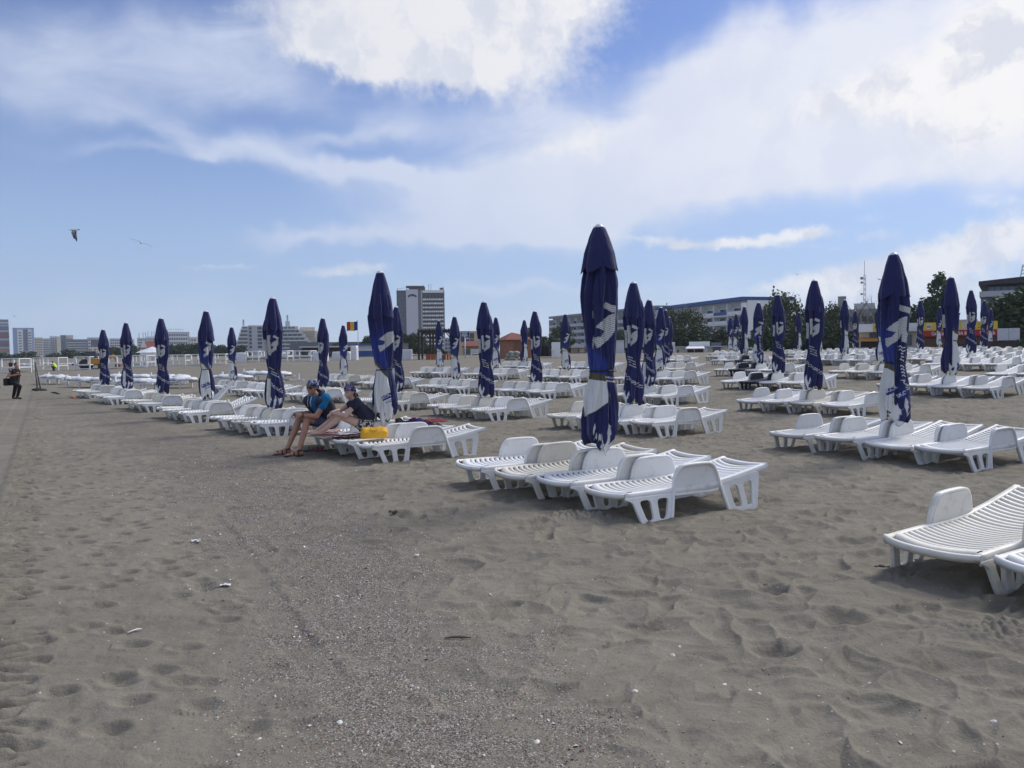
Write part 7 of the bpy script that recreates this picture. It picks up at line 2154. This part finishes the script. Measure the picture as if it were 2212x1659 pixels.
def small_things():
    a, b = ground_at(972, 1381), ground_at(1018, 1384)
    mb = MB(); za = surf_z(a.x, a.y); 
    mb.tube([(a.x - .03, a.y, za + .006), (a.x + .02, a.y, za + .012), ((a.x + b.x) / 2, (a.y + b.y) / 2 + .005, za + .014), (b.x, b.y, surf_z(b.x, b.y) + .008)], [.003, .007, .008, .003], 8)
    tag(mb.build('driftwood', mat('weathered_wood', (.12, .10, .085), .9, var=.2, vscale=6), None, True), 'short brown driftwood stick on the shell band', 'stick')
    p = ground_at(290, 1363); mb = MB(); z = surf_z(p.x, p.y)
    pts = [Vector((-.05, -.03, .012)), Vector((-.02, .01, .02)), Vector((.02, .035, .026)), Vector((.055, .045, .02))]
    vs = []; fs = []
    for i, q in enumerate(pts):
        w = (.002, .011, .012, .002)[i]; vs += [q + Vector((-w * .6, w, 0)), q + Vector((0, 0, .003)), q + Vector((w * .6, -w, 0))]
    for i in range(3): fs += [(3 * i, 3 * i + 1, 3 * i + 4, 3 * i + 3), (3 * i + 1, 3 * i + 2, 3 * i + 5, 3 * i + 4)]
    o = link('feather', mesh_np('feather', vs, fs, mat('white_feather', (.75, .75, .73), .7), True), None, (p.x, p.y, z)); o.scale = (.6, .6, .6); tag(o, 'curved white feather on the smooth sand', 'feather')
    for k, (x, y, w, lab) in enumerate(((487, 1268, .055, 'crumpled clear plastic scrap on the wheel rut'), (424, 1171, .06, 'white crumpled paper scrap left on the shell band edge'), (430, 1174, .035, 'tiny white paper scrap touching the larger one'), (900, 1208, .03, 'pale plastic flake beside the shell band'))):
        p = ground_at(x, y); vs = []; n = 9
        for j in range(n):
            for i in range(n):
                u, v = i / (n - 1) - .5, j / (n - 1) - .5
                vs.append((u * w * 1.2, v * w * .9, .006 + .02 * float(fbm(np.float64(u * 3 + k), np.float64(v * 3), 3))))
        fs = [(j * n + i, j * n + i + 1, (j + 1) * n + i + 1, (j + 1) * n + i) for j in range(n - 1) for i in range(n - 1)]
        o = link('scrap', mesh_np('scrap', vs, fs, mat('plastic_scrap', (.66, .67, .68), .35), True), None, (p.x, p.y, surf_z(p.x, p.y) + .006), (0, 0, k)); tag(o, lab, 'litter')
    # dark clods
    rs = random.Random(9)
    for k, (x, y) in enumerate(((855, 1108), (1062, 1082), (1180, 1080), (1655, 1265), (1700, 1262), (1905, 1222))):
        p = ground_at(x, y); mb = MB(); ball(mb, (0, 0, .004), (.030, .022, .016), Matrix.Rotation(rs.random() * 3, 3, 'Z'), 10, 7)
        for q in range(5): ball(mb, (rs.uniform(-.06, .06), rs.uniform(-.05, .05), .002), (rs.uniform(.008, .018),) * 3, None, 8, 6)
        o = mb.build('sand_clod', mat('damp_sand', (.085, .077, .062), .95, bump=.6, bscale=60), None, True); o.location = (p.x, p.y, surf_z(p.x, p.y))
        tag(o, 'small dark clod of damp sand on the trampled beach', 'clod', 'dark sand clods')
    # white bits far down the beach
    for k, (x, y) in enumerate(((643, 823), (614, 822), (600, 826), (1080, 812))):
        p = ground_at(x, y); mb = MB(); mb.bar((-.35, 0, .06), (.35, .05, .06), .10, .08); mb.bar((.05, 0, .05), (.08, 0, .42 - .1 * k), .07)
        o = mb.build('plank_scrap', W_PAINT); o.location = p; tag(o, 'white broken plank piece, %s from left between the beach beds and couple' % ORD[(2, 1, 0, 3)[k]], 'plank', 'white plank scraps on the sand')
small_things()
GULL_W = mat('gull_white', (.62, .62, .62), .7); GULL_G = mat('gull_grey', (.20, .20, .215), .7); GULL_D = mat('gull_dark', (.035, .033, .035), .7)
def gull(px, py, D, rot, wings, label, sc=1.0):
    p = P(px, py, D); r = empty('seagull', p); r.rotation_euler = rot; r.scale = (sc,) * 3
    tag(r, label, 'bird', 'gulls flying over the beach')
    mb = MB(); mb.tube([(.25, 0, .02), (.21, 0, .03), (.16, 0, .025), (.08, 0, 0), (-.05, 0, -.01), (-.14, 0, 0), (-.20, 0, .01)], [.004, .028, .034, .058, .062, .040, .016], 12); mb.build('body', GULL_W, r, True)
    mb = MB(); mb.prism([(-.16, -.03, .005), (-.16, .03, .005), (-.28, .065, .01), (-.28, -.065, .01)], (0, 0, .008)); mb.build('tail', GULL_G, r)
    mb = MB(); mb.tube([(.245, 0, .022), (.285, 0, .012)], [.010, .003], 6); mb.build('beak', mat('beak_yellow', (.5, .3, .05), .6), r)
    for s, (e1, e2) in zip((-1, 1), wings):
        a = Vector((.05, s * .04, .02)); b = Vector((.09, s * (.04 + .25 * math.cos(e1)), .02 + .25 * math.sin(e1))); c = b + Vector((-.10, s * .36 * math.cos(e2), .36 * math.sin(e2)))
        vs = []; fs = []
        for (q, w) in ((a, .15), (a.lerp(b, .5), .16), (b, .15), (b.lerp(c, .5), .10), (c, .012)):
            for dz in (0, -.008): vs += [q + Vector((.02, 0, dz)), q + Vector((-w, 0, dz))]
        for i in range(4):
            o_ = i * 4; fs += [(o_, o_ + 1, o_ + 5, o_ + 4), (o_ + 2, o_ + 6, o_ + 7, o_ + 3), (o_, o_ + 4, o_ + 6, o_ + 2), (o_ + 1, o_ + 3, o_ + 7, o_ + 5)]
        fm = [0] * 12 + [1] * 4
        me = mesh_np('wing', vs, fs, [GULL_G, GULL_D], False, fm); link('wing', me, r)
gull(160, 497, 42, (.15, .12, PI + .25), ((-1.25, -1.35), (-1.0, -1.5)), 'grey gull flapping with wings down, left of the gliding one')
gull(305, 524, 48, (.40, -.15, PI / 2 + .35), ((.10, -.06), (.02, -.14)), 'gliding gull with both wings stretched, right of the flapping one')
gull(1723, 593, 150, (.1, 0, PI / 2), ((.35, -.1), (.35, -.1)), 'tiny distant gull above the wind blown tree')
gull(1900, 604, 120, (.2, 0, PI / 2 + .6), ((.25, -.2), (.25, -.2)), 'tiny distant gull left of the two emblem parasol')
gull(31, 683, 170, (.1, 0, .2), ((.2, -.1), (.2, -.1)), 'tiny distant gull above the blue tower at far left')
gull(1724, 1099 / 1.8517 + 3, 260, (.1, 0, .5), ((.2, -.1), (.2, -.1)), 'very small gull beside the tiny distant gull over the tree', .7)
# ---------------------------------------------------------------- air
def haze():
    mb = MB(); mb.box((0, 450, 60), (2600, 1300, 150))
    m = bpy.data.materials.new('haze'); m.use_nodes = True; m.node_tree.nodes.clear(); N = NT(m.node_tree)
    v = N.node('ShaderNodeVolumePrincipled'); v.inputs['Color'].default_value = (.78, .86, 1.0, 1); v.inputs['Density'].default_value = .00022; v.inputs['Anisotropy'].default_value = .2
    out = N.node('ShaderNodeOutputMaterial'); N.l.new(v.outputs[0], out.inputs['Volume'])
    m.cycles.homogeneous_volume = True
    tag(mb.build('haze', m), kind='stuff')
haze()
